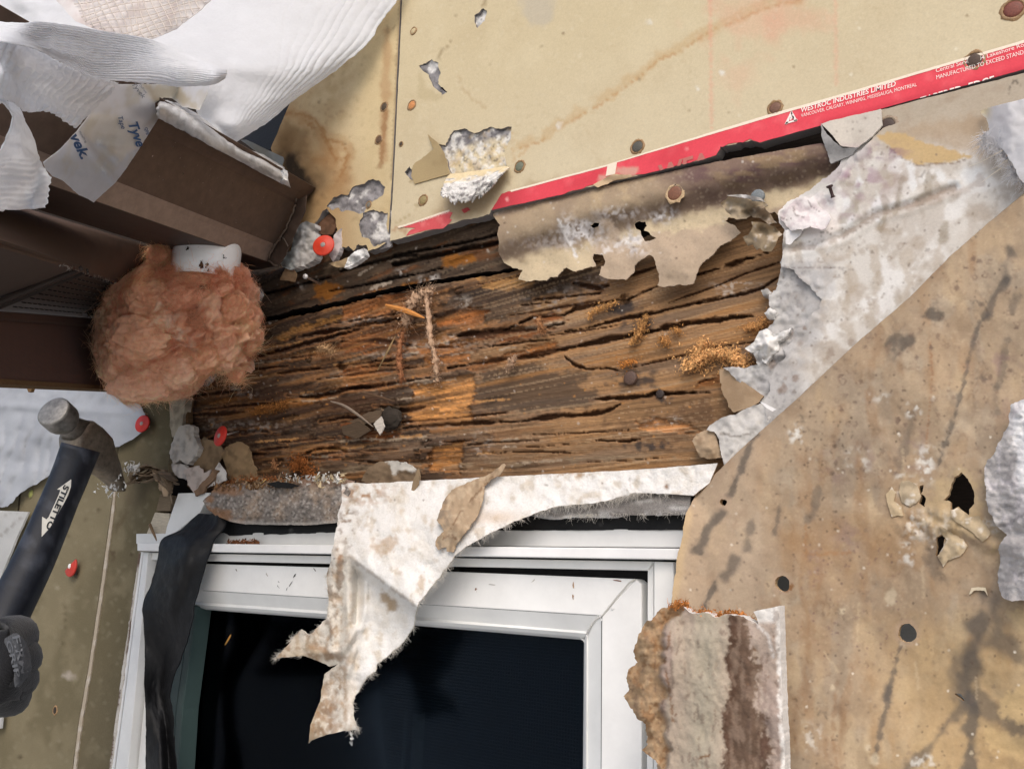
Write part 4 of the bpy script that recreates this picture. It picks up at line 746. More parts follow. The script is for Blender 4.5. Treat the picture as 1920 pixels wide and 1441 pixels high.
def colS(x, y):
    d = pdist(x, y, S_EDGE); p = Pt(x, y, (210, 205, 197)); p.noise((186, 176, 164), 13, -.1, .5, .55, 1, .8, 1.5).noise((164, 151, 135), 7, .25, .8, .5, 71, .8, 1.4).noise((228, 226, 222), 16, .0, .45, .75, 2)
    top = sm(300, 235, y - (x - 1650) * -.02); p.mix((176, 162, 142), top * .9); p.noise((160, 142, 122), 14, .2, .8, .5, 4, 1.6)
    p.poly((172, 150, 124), [(1690, 240), (1840, 215), (1880, 260), (1850, 300), (1760, 270), (1680, 262)], .6, 8, 12)
    p.poly((196, 168, 122), [(1643, 255), (1665, 246), (1700, 255), (1745, 272), (1790, 282), (1825, 294), (1805, 297), (1780, 306), (1755, 305), (1722, 309), (1700, 300), (1682, 288), (1665, 275)], .95, 3, 2)
    p.line((110, 84, 60), [(1664, 276), (1684, 291), (1700, 303), (1722, 311), (1756, 307), (1782, 308), (1808, 299)], 1.6, .6, .8)
    # chalky letters of washed off glue
    for b in ((1705, 315, 10, 16), (1712, 345, 9, 22), (1700, 382, 14, 9), (1762, 330, 10, 18), (1790, 345, 14, 12), (1820, 325, 26, 20), (1645, 390, 12, 34), (1590, 400, 16, 30), (1610, 350, 10, 20)): p.blob((226, 226, 224), *b, .8, 0, .4, .5, int(b[0]))
    for l, w in (([(1600, 345), (1612, 362), (1598, 392), (1578, 410)], 10), ([(1655, 365), (1662, 400), (1650, 425)], 8), ([(1690, 330), (1686, 370), (1678, 400)], 7), ([(1740, 330), (1742, 362), (1725, 380)], 8), ([(1775, 420), (1768, 450)], 9)): p.line((150, 138, 120), l, w, .6, .8)
    p.mix((156, 126, 140), sm(-.3, .3, fbm(x / 26, y / 22, 3, 6)) * np.exp(-((x - 1590) / 70) ** 2 - ((y - 335) / 40) ** 2) * .9).mix((160, 136, 142), sm(0, .5, fbm(x / 20, y / 14, 3, 16)) * np.exp(-((x - 1560) / 60) ** 2 - ((y - 385) / 30) ** 2) * .7).mix((142, 112, 128), sm(-.2, .4, fbm(x / 20, y / 12, 3, 8)) * np.exp(-((x - 1655) / 40) ** 2 - ((y - 285) / 14) ** 2))
    p.line((146, 132, 120), [(1465, 468), (1520, 460), (1580, 442), (1640, 402), (1700, 388), (1790, 352)], 6, .75, .8).line((168, 150, 136), [(1700, 388), (1760, 372), (1840, 340)], 10, .4, 1)
    for cx in (1500, 1545, 1590, 1640, 1700, 1760): p.line((178, 164, 146), [(cx, 470), (cx + 6, 520), (cx - 4, 590), (cx + 4, 640)], 10, .55, 1.1, cx)
    p.mix((176, 174, 173), sm(110, 60, d + 22 * fbm(x / 30, y / 26, 3, 5)) * sm(480, 500, y) * .8); p.mix((206, 204, 200), sm(26, 6, d) * .6)
    p.mix((130, 128, 128), sm(100, 30, d) * sm(480, 500, y) * sm(.2, .7, fbm(x / 7, y / 6, 3, 18)) * .55)
    p.mix((238, 232, 228), sm(52, 30, pdist(x, y, [(1470, 410), (1500, 405), (1530, 420)]) + 10 * fbm(x / 14, y / 14, 3, 5)) * .8)
    p.line((120, 108, 104), [(1515, 395), (1525, 404), (1540, 400), (1555, 408)], 1.5, .6, 1).line((128, 118, 112), [(1462, 500), (1485, 503), (1530, 500), (1600, 505)], 1.4, .6, .6).line((132, 120, 112), [(1540, 436), (1550, 434), (1556, 438)], 2, .7)
    p.spots((120, 108, 98), 420, (1400, 280, 1920, 760), .8, 3.4, .8, 9).spots((146, 128, 112), 70, (1400, 440, 1800, 760), 3, 9, .7, 10, True).spots((132, 112, 98), 26, (1440, 600, 1640, 760), 4, 12, .7, 13)
    p.line((84, 76, 68), [(1890, 175), (1902, 150), (1915, 160)], 1.6, .7, .4)
    return p.c
slab_o = surf('plaster_slab', S_OUT, SLAB, wS, colS, (), 4.5, 1, 1, .0127, S(176, 172, 168), None, 15,
              label='pale crumbling plaster board with mottled white face between the lintel and the big tan flap', cat_='wall board')
# white facing paper still stuck on the slab: its own thin layer with a torn left edge
FP = [(1655, 240, .8), (1700, 226, .3), (1920, 176, .3), (2060, 150, .3), (2060, 800, .5), (1500, 980, 1), (1400, 900, 1), (1440, 800, 1.5), (1432, 752, 2), (1446, 735, 3), (1440, 712, 3), (1452, 690, 3.5), (1474, 668, 3.5), (1470, 650, 3.5), (1488, 640, 3.5), (1484, 622, 3), (1504, 610, 3), (1516, 592, 3), (1534, 580, 3), (1540, 560, 3), (1530, 545, 3), (1512, 530, 2.5), (1496, 516, 2), (1489, 505, 1.2), (1465, 499, 1), (1468, 470, .8), (1472, 462, .8), (1478, 446, 1), (1476, 430, 1.5), (1484, 420, 1.5), (1500, 404, 2), (1520, 372, 2), (1545, 352, 2.5), (1572, 330, 2.5), (1590, 300, 2), (1620, 276, 1.5)]
def wFP(x, y):
    fold = [(1465, 468), (1520, 458), (1580, 440), (1640, 400), (1700, 385), (1790, 350)]; df = pdist(x, y, fold); e = pdist(x, y, FP[12:], False)
    return .0022 + .0005 * fbm(x / 90, y / 90, 2, 3) - .0016 * np.exp(-(df / 6) ** 2) + .0011 * np.exp(-((df - 13) / 7) ** 2) + .0022 * sm(26, 4, e) * sm(-.1, .5, fbm(x / 22, y / 22, 2, 6))
surf('facing_paper', FP, SLAB, wFP, lambda x, y: colS(x, y), (), 4, 1, 1, .0006, S(226, 224, 220), slab_o, 16)
PK = [(1462, 397, 1.5), (1478, 384, 2.5), (1496, 372, 2.5), (1512, 366, 2), (1528, 374, 1.5), (1540, 392, 1), (1552, 398, 1.5), (1557, 412, 2), (1548, 424, 2.5), (1540, 432, 3), (1528, 428, 3), (1516, 424, 3), (1504, 432, 3), (1496, 428, 3), (1482, 432, 2), (1476, 426, 2), (1466, 412, 2)]
surf('peeled_paper', PK, SLAB, lambda x, y: .005 + .008 * sm(395, 430, y + .25 * (x - 1500)) * sm(1465, 1500, x) + .0012 * np.floor(2.5 * fbm(x / 20, y / 16, 2, 5)) / 2.5, lambda x, y: Pt(x, y, (226, 219, 216)).mix((190, 168, 172), sm(-.1, .6, fbm(x / 14, y / 10, 3, 3)) * .5).line((120, 108, 104), [(1488, 388), (1490, 402), (1508, 408)], 1.4, .7, .8).line((120, 108, 104), [(1514, 372), (1522, 388), (1536, 396)], 1.4, .7, .8).line((120, 108, 104), [(1462, 408), (1474, 412), (1484, 410)], 1.4, .7, .8).c, (), 3.2, 1, 1, .0008, S(236, 234, 232), slab_o, 17)
surf('peeled_paper', [(1472, 432, 1), (1506, 428, 1.5), (1500, 442, 1.5), (1490, 450, 1.5), (1480, 458, 1), (1473, 456, 1)], SLAB, .0055, S(230, 228, 226), (), 3, 1, 1, .0008, None, slab_o, 18)
nail(1663, 235, 13, slab_o, (66, 50, 42), .001, ring=(150, 132, 112))
def bent_nail():
    mb = MB(); a, b = P(1555, 348, .009), P(1562, 370, .006); V, F = sweep([a, a + (b - a) * .12, a + (b - a) * .2, b - (b - a) * .15, b], [.0026, .0026, .0013, .0013, .002], n=8); mb.add(V, F, S(58, 38, 36)); mb.build('bent_nail', NAIL, label='short rusty nail lying flat against the purple stained plaster', cat_='nail')
bent_nail()
# square of pale paper folded over at the top left corner of the slab
fold_o = surf('folded_plaster_scrap', [(1541, 232, .6), (1557, 226, .6), (1652, 205, .4), (1654, 234, .8), (1640, 250, 1.5), (1613, 272, 1.5), (1606, 278, 1), (1576, 272, 1), (1560, 252, 1)], SLAB, lambda x, y: .004 + .004 * sm(1600, 1545, x), lambda x, y: Pt(x, y, (204, 196, 184)).noise((180, 170, 158), 14, 0, .7, .6, 3).spots((120, 104, 96), 50, (1540, 200, 1655, 300), .8, 2.4, .8, 3).mix((170, 140, 150), sm(262, 282, y) * .4).c, (), 4, .8, .8, .002, S(220, 214, 206), None, 33,
              label='pale square paper scrap tucked under the red printed edge at the slab corner', cat_='paper scrap')
surf('turned_edge', [(1539, 230, 1), (1550, 250, 1), (1566, 268, .8), (1580, 278, .8), (1608, 276, .6), (1598, 290, 1), (1558, 306, 1), (1550, 285, 1.5), (1543, 265, 1.5)], GYPS, lambda x, y: .008 - .006 * sm(260, 300, y), lambda x, y: Pt(x, y, (158, 156, 154)).noise((130, 128, 126), 6, 0, .7, .6, 3).c, (), 4, .8, .8, .0015, parent=fold_o, seed=34)
# backing paper and plaster crumbs below the slab's broken left edge
scr = surf('backing_paper', [(1350, 692, 2), (1365, 690, 2), (1382, 706, 1), (1432, 742, 1), (1422, 756, 2), (1400, 764, 2), (1377, 774, 2), (1366, 762, 2.5), (1356, 735, 2.5), (1350, 712, 2.5)], PAPER, lambda x, y: -.006 + .006 * sm(1350, 1420, x), lambda x, y: Pt(x, y, (172, 148, 120)).noise((150, 126, 100), 10, 0, .7, .6, 2).c, (), 4, 1, 1, .0015, None, None, 35,
           label='tan backing paper shred peeled from the broken plaster above the white membrane', cat_='paper scrap')
surf('plaster_lump', [(1324, 806, 2), (1345, 786, 2.5), (1380, 774, 2.5), (1430, 754, 2), (1450, 770, 1), (1440, 830, 1), (1360, 880, 1), (1354, 856, 2), (1346, 820, 2), (1340, 808, 2)], SLAB, gw(.001, .0016, 14, 6), lambda x, y: Pt(x, y, (206, 203, 198)).noise((170, 168, 166), 8, 0, .7, .6, 3).line((120, 112, 104), [(1350, 812), (1380, 818), (1410, 812)], 1.6, .7, 1).c, (), 4, 1, 1, .006, None, None, 36,
     label='white plaster lump with a crack, lowest piece of the broken slab edge', cat_='plaster lump')
surf('plaster_lump', [(1297, 826, 2), (1306, 812, 2), (1325, 806, 2), (1340, 812, 2), (1346, 830, 2), (1354, 858, 2), (1330, 862, 2), (1312, 856, 2), (1304, 842, 2)], SLAB, lambda x, y: -.004 + .005 * np.exp(-((x - 1328) / 22) ** 2 - ((y - 836) / 22) ** 2) + .001 * fbm(x / 7, y / 7, 3, 4), lambda x, y: Pt(x, y, (176, 154, 128)).noise((148, 124, 98), 7, 0, .6, .7, 3).c, (), 3.5, 1, 1, .005, None, None, 37,
     label='tan crumbly lump wedged between the lintel end and the white plaster lump', cat_='plaster lump')
def crumb(pts, w0, h, c, label, seed, step=3.2, amp=.004, cat_='plaster crumb', group='plaster crumbs at the broken edges'):
    cx = sum(p[0] for p in pts) / len(pts); cy = sum(p[1] for p in pts) / len(pts); r = max(math.hypot(p[0] - cx, p[1] - cy) for p in pts)
    def w(x, y):
        d = pdist(x, y, pts, True); f = fbm(x / 8, y / 8, 3, seed); return w0 + h * sm(0, r * .5, d) + amp * .5 * (np.floor(f * 3) / 3 + .5 * f) * sm(0, 4, d)
    return surf('plaster_crumb', [(*p[:2], 1.6) for p in pts], SLAB, w, lambda x, y: Pt(x, y, c).noise([v * .74 for v in c], 5, 0, .7, .7, seed).noise((236, 234, 230), 5, .2, .7, .6, seed + 2).c, (), step, 1, 1, .006, None, None, seed, label=label, cat_=cat_, group=group)
crumb([(1397, 653), (1412, 642), (1424, 622), (1438, 616), (1450, 626), (1470, 620), (1486, 612), (1478, 628), (1458, 640), (1460, 658), (1448, 664), (1436, 682), (1430, 676), (1424, 660), (1408, 662)], .003, .012, (226, 224, 220), 'jagged bright white plaster shards sticking out beside the orange sawdust heap', 41)
crumb([(1433, 588), (1444, 577), (1456, 584), (1452, 598), (1438, 597)], .0, .008, (214, 212, 208), 'small white plaster cube at the right end of the long crack', 42)
crumb([(1428, 545), (1440, 540), (1450, 548), (1446, 560), (1432, 556)], -.008, .004, (170, 166, 160), 'small grey plaster crumb stuck on the timber next to the slab edge', 43)
surf('plaster_shard', [(1424, 752, .3), (1430, 754, .3), (1456, 767, .2), (1448, 771, .3), (1436, 764, .3)], M('glossy_flake', .4, .5, .1, 200, base=tuple(S(226, 226, 226)), bumps=()), lambda x, y: .012 + .004 * sm(1456, 1424, x), None, (), 3, .3, thick=.0005, label='thin shiny white sliver poking out under the big tan flap', cat_='shard')
# ---------------------------------------------------------------- big tan flap
BE = [(2010, 290), (1920, 362), (1850, 420), (1780, 482), (1700, 562), (1600, 648), (1500, 742), (1430, 805), (1388, 842), (1342, 888), (1304, 930)]
BF = [(2010, 290, .6)] + [(a, b, .5) for a, b in BE[1:-1]] + [(1304, 928, .8), (1286, 962, 1.4), (1278, 1005, 1.4), (1268, 1060, 1.6), (1258, 1130, 1.6), (1240, 1300, 2), (1225, 1540, 2), (2060, 1540, .3), (2060, 290, .3)]
HB = [[(1767, 937), (1779, 925), (1784, 908), (1789, 896), (1803, 886), (1814, 897), (1822, 910), (1828, 928), (1827, 944), (1820, 952), (1817, 966), (1807, 958), (1796, 950), (1783, 956), (1781, 940)], [(1724, 912), (1732, 908), (1728, 926), (1737, 934), (1734, 953), (1724, 944), (1727, 930)],
      [(1357 + 7 * math.cos(a), 941 + 7 * math.sin(a)) for a in np.linspace(0, 6.28, 12, endpoint=False)], [(1467 + 14 * math.cos(a), 1094 + 14.5 * math.sin(a)) for a in np.linspace(0, 6.28, 16, endpoint=False)], [(1701 + 17 * math.cos(a), 1186 + 19 * math.sin(a)) for a in np.linspace(0, 6.28, 18, endpoint=False)], [(1790, 1300), (1800, 1300), (1809, 1311), (1806, 1314), (1797, 1308)], [(1757, 1008), (1766, 1000), (1772, 1000), (1768, 1024), (1760, 1042), (1756, 1040)]]
def wB(x, y):
    d = pdist(x, y, BE); R = 62.; t = np.clip(1 - d / R, 0, 1)
    w = .036 - .024 * (1 - np.sqrt(np.maximum(1 - t * t, 0))) + .045 * sm(0, 700, d) + .006 * fbm(x / 240, y / 240, 2, 3) + .0007 * fbm(x / 30, y / 30, 3, 5)
    w = w + .004 * np.exp(-((x - 1750) / 60) ** 2 - ((y - 985) / 34) ** 2) * (1 + fbm(x / 18, y / 18, 3, 8)) + .0035 * sm(24, 4, pdist(x, y, [(1767, 960), (1800, 985), (1860, 1020)]))
    return w + .006 * sm(1330, 1270, x) * sm(900, 1000, y)
G3 = (92, 86, 80)
def colB(x, y):
    p = Pt(x, y, (171, 154, 132)); p.noise((150, 133, 113), 40, -.3, .7, .8, 1, .7, 1.8).noise((190, 168, 136), 22, .1, .7, .7, 2, .8, 1.6).noise((146, 112, 80), 18, .25, .8, .55, 3, .6, 2.2)
    n1 = fbm(x / 15, y / 150, 4, 81); p.mix((150, 128, 104), sm(.05, .6, n1) * .22).mix((194, 174, 146), sm(.1, .6, fbm(x / 30, y / 50, 4, 83)) * .35).mix((132, 114, 94), sm(.1, .6, fbm(x / 45, y / 55, 4, 89)) * .4)
    for sd, lv, am in ((84, .15, .55), (85, -.1, .4), (86, .3, .5)): f = fbm(x / 90, y / 130, 4, sd); p.mix((136, 110, 86), (1 - sm(.0, .045, np.abs(f - lv))) * am * sm(-.2, .4, fbm(x / 60, y / 60, 2, sd + 9))); p.mix((168, 140, 108), sm(lv, lv + .1, f) * .28)
    p.noise((206, 186, 156), 1.5, .4, .9, .2, 87).noise((146, 122, 98), 1.6, .45, .9, .25, 88)
    p.mix((152, 120, 86), sm(930, 1010, y) * sm(1400, 1480, x) * sm(1750, 1640, x) * sm(1120, 1030, y) * (.5 + .5 * fbm(x / 40, y / 60, 3, 4)) * .9)
    p.mix((186, 164, 140), sm(1480, 1400, x) * .5); p.mix((190, 160, 112), sm(1560, 1750, x) * sm(1100, 1250, y) * .5)
    dr = [([(1895, 470), (1885, 510), (1888, 525)], 12, .8), ([(1888, 525), (1862, 560), (1850, 590)], 8, .7), ([(1850, 590), (1830, 620), (1812, 700), (1800, 740), (1788, 790), (1770, 840), (1757, 880)], 5.5, .75), ([(1415, 815), (1400, 850), (1390, 880), (1375, 910), (1366, 930)], 6.5, .75), ([(1712, 780), (1706, 810), (1695, 850), (1680, 890)], 10, .45),
          ([(1355, 962), (1335, 980), (1318, 1000), (1308, 1030)], 11, .8), ([(1376, 1050), (1366, 1070), (1355, 1080)], 12, .7), ([(1342, 1088), (1332, 1110), (1320, 1135)], 6, .8), ([(1410, 985), (1402, 1010), (1400, 1030)], 10, .6), ([(1460, 950), (1458, 975), (1452, 1000)], 6, .6), ([(1535, 920), (1525, 960), (1515, 975)], 9, .5),
          ([(1690, 1205), (1680, 1240), (1668, 1290), (1660, 1330), (1648, 1380), (1642, 1420)], 6, .7), ([(1668, 1290), (1662, 1310)], 11, .7), ([(1845, 1110), (1838, 1160), (1832, 1200), (1822, 1260), (1816, 1310)], 24, .8), ([(1862, 1140), (1872, 1190), (1900, 1230), (1940, 1260)], 30, .65), ([(1835, 1200), (1790, 1260), (1800, 1300)], 22, .45), ([(1815, 1315), (1780, 1350), (1750, 1390), (1720, 1425), (1690, 1450)], 14, .65), ([(1830, 1315), (1870, 1340), (1920, 1375)], 24, .65), ([(1826, 1320), (1820, 1380), (1820, 1441)], 14, .8), ([(1865, 730), (1870, 770)], 10, .45), ([(1890, 640), (1880, 690), (1872, 720)], 7, .5), ([(1905, 560), (1898, 585)], 9, .5)]
    for pts, w, a in dr: p.line(G3, pts, w, a, .75, int(pts[0][1]), .8)
    for c in ((1690, 638, 26, 20, .75), (1750, 592, 16, 18, .8), (1680, 665, 10, 22, .5), (1840, 705, 10, 12, .7), (1548, 1336, 14, 8, .7), (1500, 780, 8, 20, .5), (1760, 1050, 26, 34, .5), (1840, 570, 14, 8, .6), (1900, 1305, 16, 10, .4)): p.blob((84, 78, 72), c[0], c[1], c[2], c[3], c[4], 20, .9, .9, int(c[0]))
    for c in ((1720, 850, 34, 40, .55), (1560, 880, 26, 34, .5), (1620, 860, 34, 30, .4), (1590, 1005, 26, 30, .45), (1870, 680, 50, 30, .5), (1905, 760, 30, 40, .4), (1520, 1060, 24, 40, .4)): p.mix((140, 116, 112), sm(-.1, .6, fbm(x / 16, y / 16, 3, int(c[0]))) * np.exp(-((x - c[0]) / c[2]) ** 2 - ((y - c[1]) / c[3]) ** 2) * c[4])
    for c in ((1735, 870, 18, 34, .9), (1706, 920, 12, 26, .9), (1492, 815, 14, 18, .9), (1712, 768, 16, 14, .9), (1748, 740, 4, 10, .7), (1645, 745, 24, 9, .5), (1608, 865, 22, 24, .6), (1700, 1040, 14, 26, .75), (1716, 985, 20, 26, .7), (1772, 1000, 10, 40, .8), (1520, 1380, 20, 26, .6), (1688, 905, 10, 22, .6), (1850, 985, 40, 14, .5), (1740, 985, 20, 30, .5), (1730, 1425, 30, 12, .7)): p.mix((222, 218, 208), sm(-.1, .5, fbm(x / 9, y / 9, 3, int(c[0]) + 3)) * np.exp(-((x - c[0]) / c[2]) ** 4 - ((y - c[1]) / c[3]) ** 4) * c[4])
    for c in ((1560, 1288, 6), (1627, 1400, 6), (1822, 1411, 4), (1640, 1423, 12), (1580, 1144, 6), (1670, 1118, 14), (1692, 1208, 7)): p.blob((206, 190, 162), c[0], c[1], c[2], c[2] * 1.2, .65, 0, .2, .4)
    p.poly((196, 172, 128), [(1760, 900), (1740, 940), (1730, 985), (1780, 1005), (1850, 1000), (1870, 1040), (1840, 960), (1835, 905), (1800, 880)], .45, 12, 12).poly((206, 178, 132), [(1870, 1310), (1960, 1260), (1960, 1360), (1880, 1345)], .7, 8, 6).poly((204, 176, 130), [(1845, 1360), (1920, 1385), (1960, 1430), (1900, 1420), (1850, 1400)], .6, 8, 6).poly((204, 178, 136), [(1890, 1150), (1960, 1120), (1960, 1240), (1920, 1190)], .6, 8, 6)
    for l in ([(1610, 1130), (1608, 1200)], [(1700, 980), (1722, 1010)], [(1730, 1060), (1732, 1120)], [(1545, 1222), (1572, 1258)], [(1716, 1240), (1722, 1290)], [(1692, 840), (1694, 880)], [(1830, 1270), (1832, 1310)]): p.line((206, 186, 154), l, 3, .35, .5)
    p.line((150, 112, 84), [(1744, 640), (1748, 700), (1740, 800), (1735, 840)], 1.3, .6, .6).line((152, 112, 76), [(1510, 985), (1512, 1040), (1600, 1035)], 3, .5, 1).line((140, 104, 72), [(1566, 1300), (1562, 1380), (1570, 1440)], 4, .4, 1)
    for a, b in ((1540, 1080), (1600, 1250), (1500, 1300), (1650, 620), (1580, 760)): p.line((142, 108, 78), [(a, b), (a - 14, b + 60), (a - 22, b + 130)], 8, .3, 1, a)
    p.spots((96, 80, 68), 900, (1280, 380, 1920, 1441), 1.2, 3.2, .75, 20).spots((122, 104, 90), 260, (1300, 500, 1920, 1441), 2.5, 6, .5, 28).spots((118, 96, 82), 170, (1500, 420, 1920, 900), 3, 8, .7, 21, True).spots((108, 88, 78), 90, (1560, 480, 1920, 900), 2.5, 6, .8, 22).spots((238, 230, 214), 200, (1290, 760, 1920, 1441), .8, 2.2, .9, 23).spots((82, 66, 56), 160, (1480, 750, 1600, 1000), .9, 2.8, .8, 24).spots((112, 86, 84), 200, (1500, 1020, 1700, 1260), 1, 3.4, .6, 26)
    d = pdist(x, y, BF[11:16]); p.mix((206, 178, 136), sm(20, 4, d) * .55)
    for h in HB[2:5]: p.mix((176, 152, 130), sm(12, 3, pdist(x, y, h, True)) * .5)
    p.line((126, 84, 44), [(1470, 1108), (1481, 1104), (1483, 1098)], 4, .8)
    return p.c
flap2 = surf('gypsum_flap', BF, M('stained_board_paper', .9, .14, .07, 500, bumps=((700, .3, .0004), (90, .3, .0012))), wB, colB, HB, 4.2, .8, 1.8, .006, S(186, 160, 126), None, 40,
             label='large tan stained board flap with black holes and grey drips folding off the wall', cat_='wall board')
surf('backing_board', [(1275, 1050), (2000, 1040), (2000, 1560), (1275, 1560)], PAPER, 0.0, S(176, 178, 176), (), 30, 0, thick=.01, seed=48, label='plain grey board seen through the round holes of the big tan flap', cat_='wall board')
# torn paper lips round the big hole
for i, (q, c, w0) in enumerate((([(1781, 968), (1782, 956), (1796, 951), (1806, 958), (1818, 967), (1834, 968), (1846, 984), (1858, 1000), (1842, 1016), (1826, 1000), (1806, 986), (1790, 976)], (196, 176, 144), .004), ([(1757, 1042), (1768, 1030), (1775, 1012), (1764, 998), (1762, 985), (1784, 1000), (1806, 1010), (1816, 1024), (1800, 1042), (1776, 1050), (1768, 1064)], (198, 178, 146), .005), ([(1690, 902), (1704, 900), (1722, 912), (1727, 930), (1718, 944), (1706, 950), (1692, 942), (1686, 922)], (188, 170, 142), .003), ([(1662, 925), (1672, 912), (1680, 922), (1676, 940), (1690, 950), (1694, 966), (1672, 968), (1664, 946)], (190, 170, 138), .003))):
    cx, cy = sum(a for a, b in q) / len(q), sum(b for a, b in q) / len(q)
    surf('torn_lip', [(*a, 1.4) for a in q], PAPER, lambda x, y, w0=w0, i=i, q=q: wB(x, y) + .0012 + w0 * .5 * sm(0, 12, pdist(x, y, q, True)) * (.6 + .6 * fbm(x / 16, y / 16, 2, i)), lambda x, y, c=c, i=i: Pt(x, y, c).noise([v * .78 for v in c], 8, 0, .6, .7, i).noise((228, 222, 210), 5, .3, .8, .7, i + 4).c, (), 3.5, 1.2, thick=.001, parent=flap2, seed=110 + i)
surf('torn_lip', [(1817, 1114), (1822, 1101), (1834, 1099), (1847, 1101), (1851, 1116), (1845, 1106), (1826, 1106), (1822, 1112)], PAPER, lambda x, y: wB(x, y) + .002, S(214, 200, 172), (), 3, .8, thick=.001, parent=flap2, seed=120)
# rough grey plaster lump on the right
def colR2(x, y):
    p = Pt(x, y, (184, 180, 177)); p.noise((156, 152, 150), 9, -.1, .7, .7, 4, 1.6, .6).noise((206, 204, 204), 12, .1, .7, .7, 5); p.mix((224, 223, 222), sm(1896, 1906, x + 8 * fbm(x / 14, y / 20, 3, 5)) * sm(940, 900, y)); p.mix((214, 208, 208), sm(.2, .6, fbm(x / 16, y / 24, 3, 7)) * .7); p.line((118, 114, 114), [(1870, 985), (1895, 980), (1925, 960)], 3, .6, 1); return p.c
surf('plaster_lump', [(1940, 742, 1), (1918, 747, 2), (1893, 760, 2.5), (1894, 787, 2.5), (1880, 815, 3), (1868, 842, 3), (1845, 878, 3), (1847, 912, 2.5), (1852, 958, 2.5), (1862, 976, 2), (1888, 1003, 2), (1870, 1024, 2.5), (1874, 1058, 2.5), (1868, 1090, 2.5), (1880, 1122, 2), (1898, 1128, 2), (1925, 1122, 1), (2000, 1110, 1), (2000, 742, 1)], M('rough_plaster', .95, .1, .12, 300, bumps=((260, .45, .0012), (900, .6, .0006))),
     lambda x, y: wB(x, y) + .008 + .016 * sm(1850, 1930, x) + .0016 * fbm(x / 12, y / 7, 4, 4) + .004 * fbm(x / 50, y / 60, 2, 5) - .008 * np.exp(-((y - 1000) / 14) ** 2) * sm(1860, 1890, x), colR2, (), 3.6, 1, 1, .008, S(150, 148, 148), None, 45,
     label='rough grey plaster lump with ragged left edge at the right border beside a black hole', cat_='plaster lump')
# broken chunk in front of the flap
C_OUT = [(1276, 1128, 2.5), (1288, 1140, 2.5), (1300, 1150, 2.5), (1322, 1148, 2.5), (1345, 1156, 2.5), (1366, 1152, 2.5), (1380, 1151, 3), (1400, 1160, 3), (1412, 1167, 3), (1425, 1172, 2), (1420, 1158, 1), (1412, 1146, .6), (1461, 1135, .6), (1463, 1200, .8), (1466, 1300, .8), (1471, 1400, .8), (1475, 1540, .8), (1225, 1540, 2), (1240, 1441, 3), (1222, 1420, 3), (1206, 1406, 3), (1214, 1396, 3), (1210, 1354, 3), (1195, 1345, 3), (1186, 1330, 3), (1171, 1305, 3), (1180, 1290, 3), (1174, 1270, 3), (1176, 1256, 3), (1195, 1240, 3), (1190, 1220, 3), (1200, 1190, 3), (1214, 1166, 3), (1238, 1142, 3)]
def cl(x, y): return x - (1246 + 14 * fbm(y / 26, x / 60, 3, 3) + .02 * (y - 1200) - 30 * sm(1200, 1130, y) * -1)
def wC(x, y):
    l = cl(x, y); rim = sm(1452, 1462, x - (y - 1135) * .038)
    return .112 + .03 * sm(1460, 1200, x) * 0 + .010 * sm(-4, 6, l) + .006 * sm(1165, 1200, y) * sm(1440, 1400, x) + .004 * fbm(x / 60, y / 90, 2, 4) + .0012 * fbm(x / 9, y / 9, 4, 5) * sm(6, -6, l) + .003 * np.floor(2 * fbm(x / 30, y / 40, 2, 8)) / 2 * sm(6, -6, l) - .010 * sm(-30, -60, l) - .003 * rim + .0008 * fbm(x / 8, y / 14, 3, 6)
def colC(x, y):
    l = cl(x, y); p = Pt(x, y, (176, 160, 142)); p.noise((160, 140, 130), 22, -.1, .7, .7, 1, .5, 3).mix((166, 158, 140), np.exp(-((x - 1325 - (y - 1200) * -.04) / 32) ** 2) * .8)
    b0 = 1366 + 8 * fbm(y / 40, x / 90, 3, 5) + 4 * fbm(y / 5, x / 9, 3, 45) - .05 * (y - 1200); b1 = 1398 + .155 * (y - 1165) + 14 * fbm(y / 26, x / 60, 3, 7) + 10 * fbm(y / 8, x / 7, 3, 47)
    p.mix((98, 78, 64), sm(b0 - 2, b0 + 4, x) * sm(b1 + 6, b1 - 5, x) * .95); p.mix((78, 56, 44), sm(b0 - 1, b0 + 3, x) * sm(b0 + 22, b0 + 6, x) * .7)
    p.mix((140, 120, 104), sm(b0, b0 + 8, x) * sm(b1, b1 - 8, x) * sm(-.1, .4, fbm(x / 7, y / 26, 3, 9)) * .6); p.mix((88, 66, 56), sm(1415, 1430, x) * sm(1452, 1444, x) * sm(1240, 1320, y) * sm(-.2, .3, fbm(x / 6, y / 16, 3, 11)) * .8)
    p.mix((168, 152, 142), sm(b1, b1 + 8, x) * .6); p.mix((168, 140, 108), sm(6, -6, l) * .95); p.mix((146, 112, 80), sm(4, -8, l) * sm(0, .6, fbm(x / 10, y / 12, 3, 12)) * .8); p.mix((196, 168, 134), sm(4, -6, l) * sm(.2, .6, fbm(x / 9, y / 9, 3, 13)) * .7); p.mix((140, 136, 132), sm(-50, -64, l) * sm(1330, 1390, y))
    p.mix((226, 222, 216), sm(1450, 1457, x - (y - 1135) * .038 + 3 * fbm(y / 9, x / 9, 2, 14))); p.mix((214, 210, 204), sm(1172, 1160, y) * sm(1405, 1415, x)); p.mix((216, 210, 204), sm(5, 0, pdist(x, y, [(1420, 1172), (1440, 1190), (1450, 1230)])) * .8)
    p.noise((110, 90, 78), 4, .35, .8, .5, 15, .7, 2).spots((120, 92, 70), 70, (1180, 1150, 1460, 1441), .9, 2.6, .8, 16); p.line((110, 74, 44), [(1312, 1420), (1330, 1415)], 2.5, .8); p.line((128, 92, 62), [(1258, 1180), (1246, 1240), (1256, 1300), (1262, 1350)], 2.5, .7, 1.2); return p.c
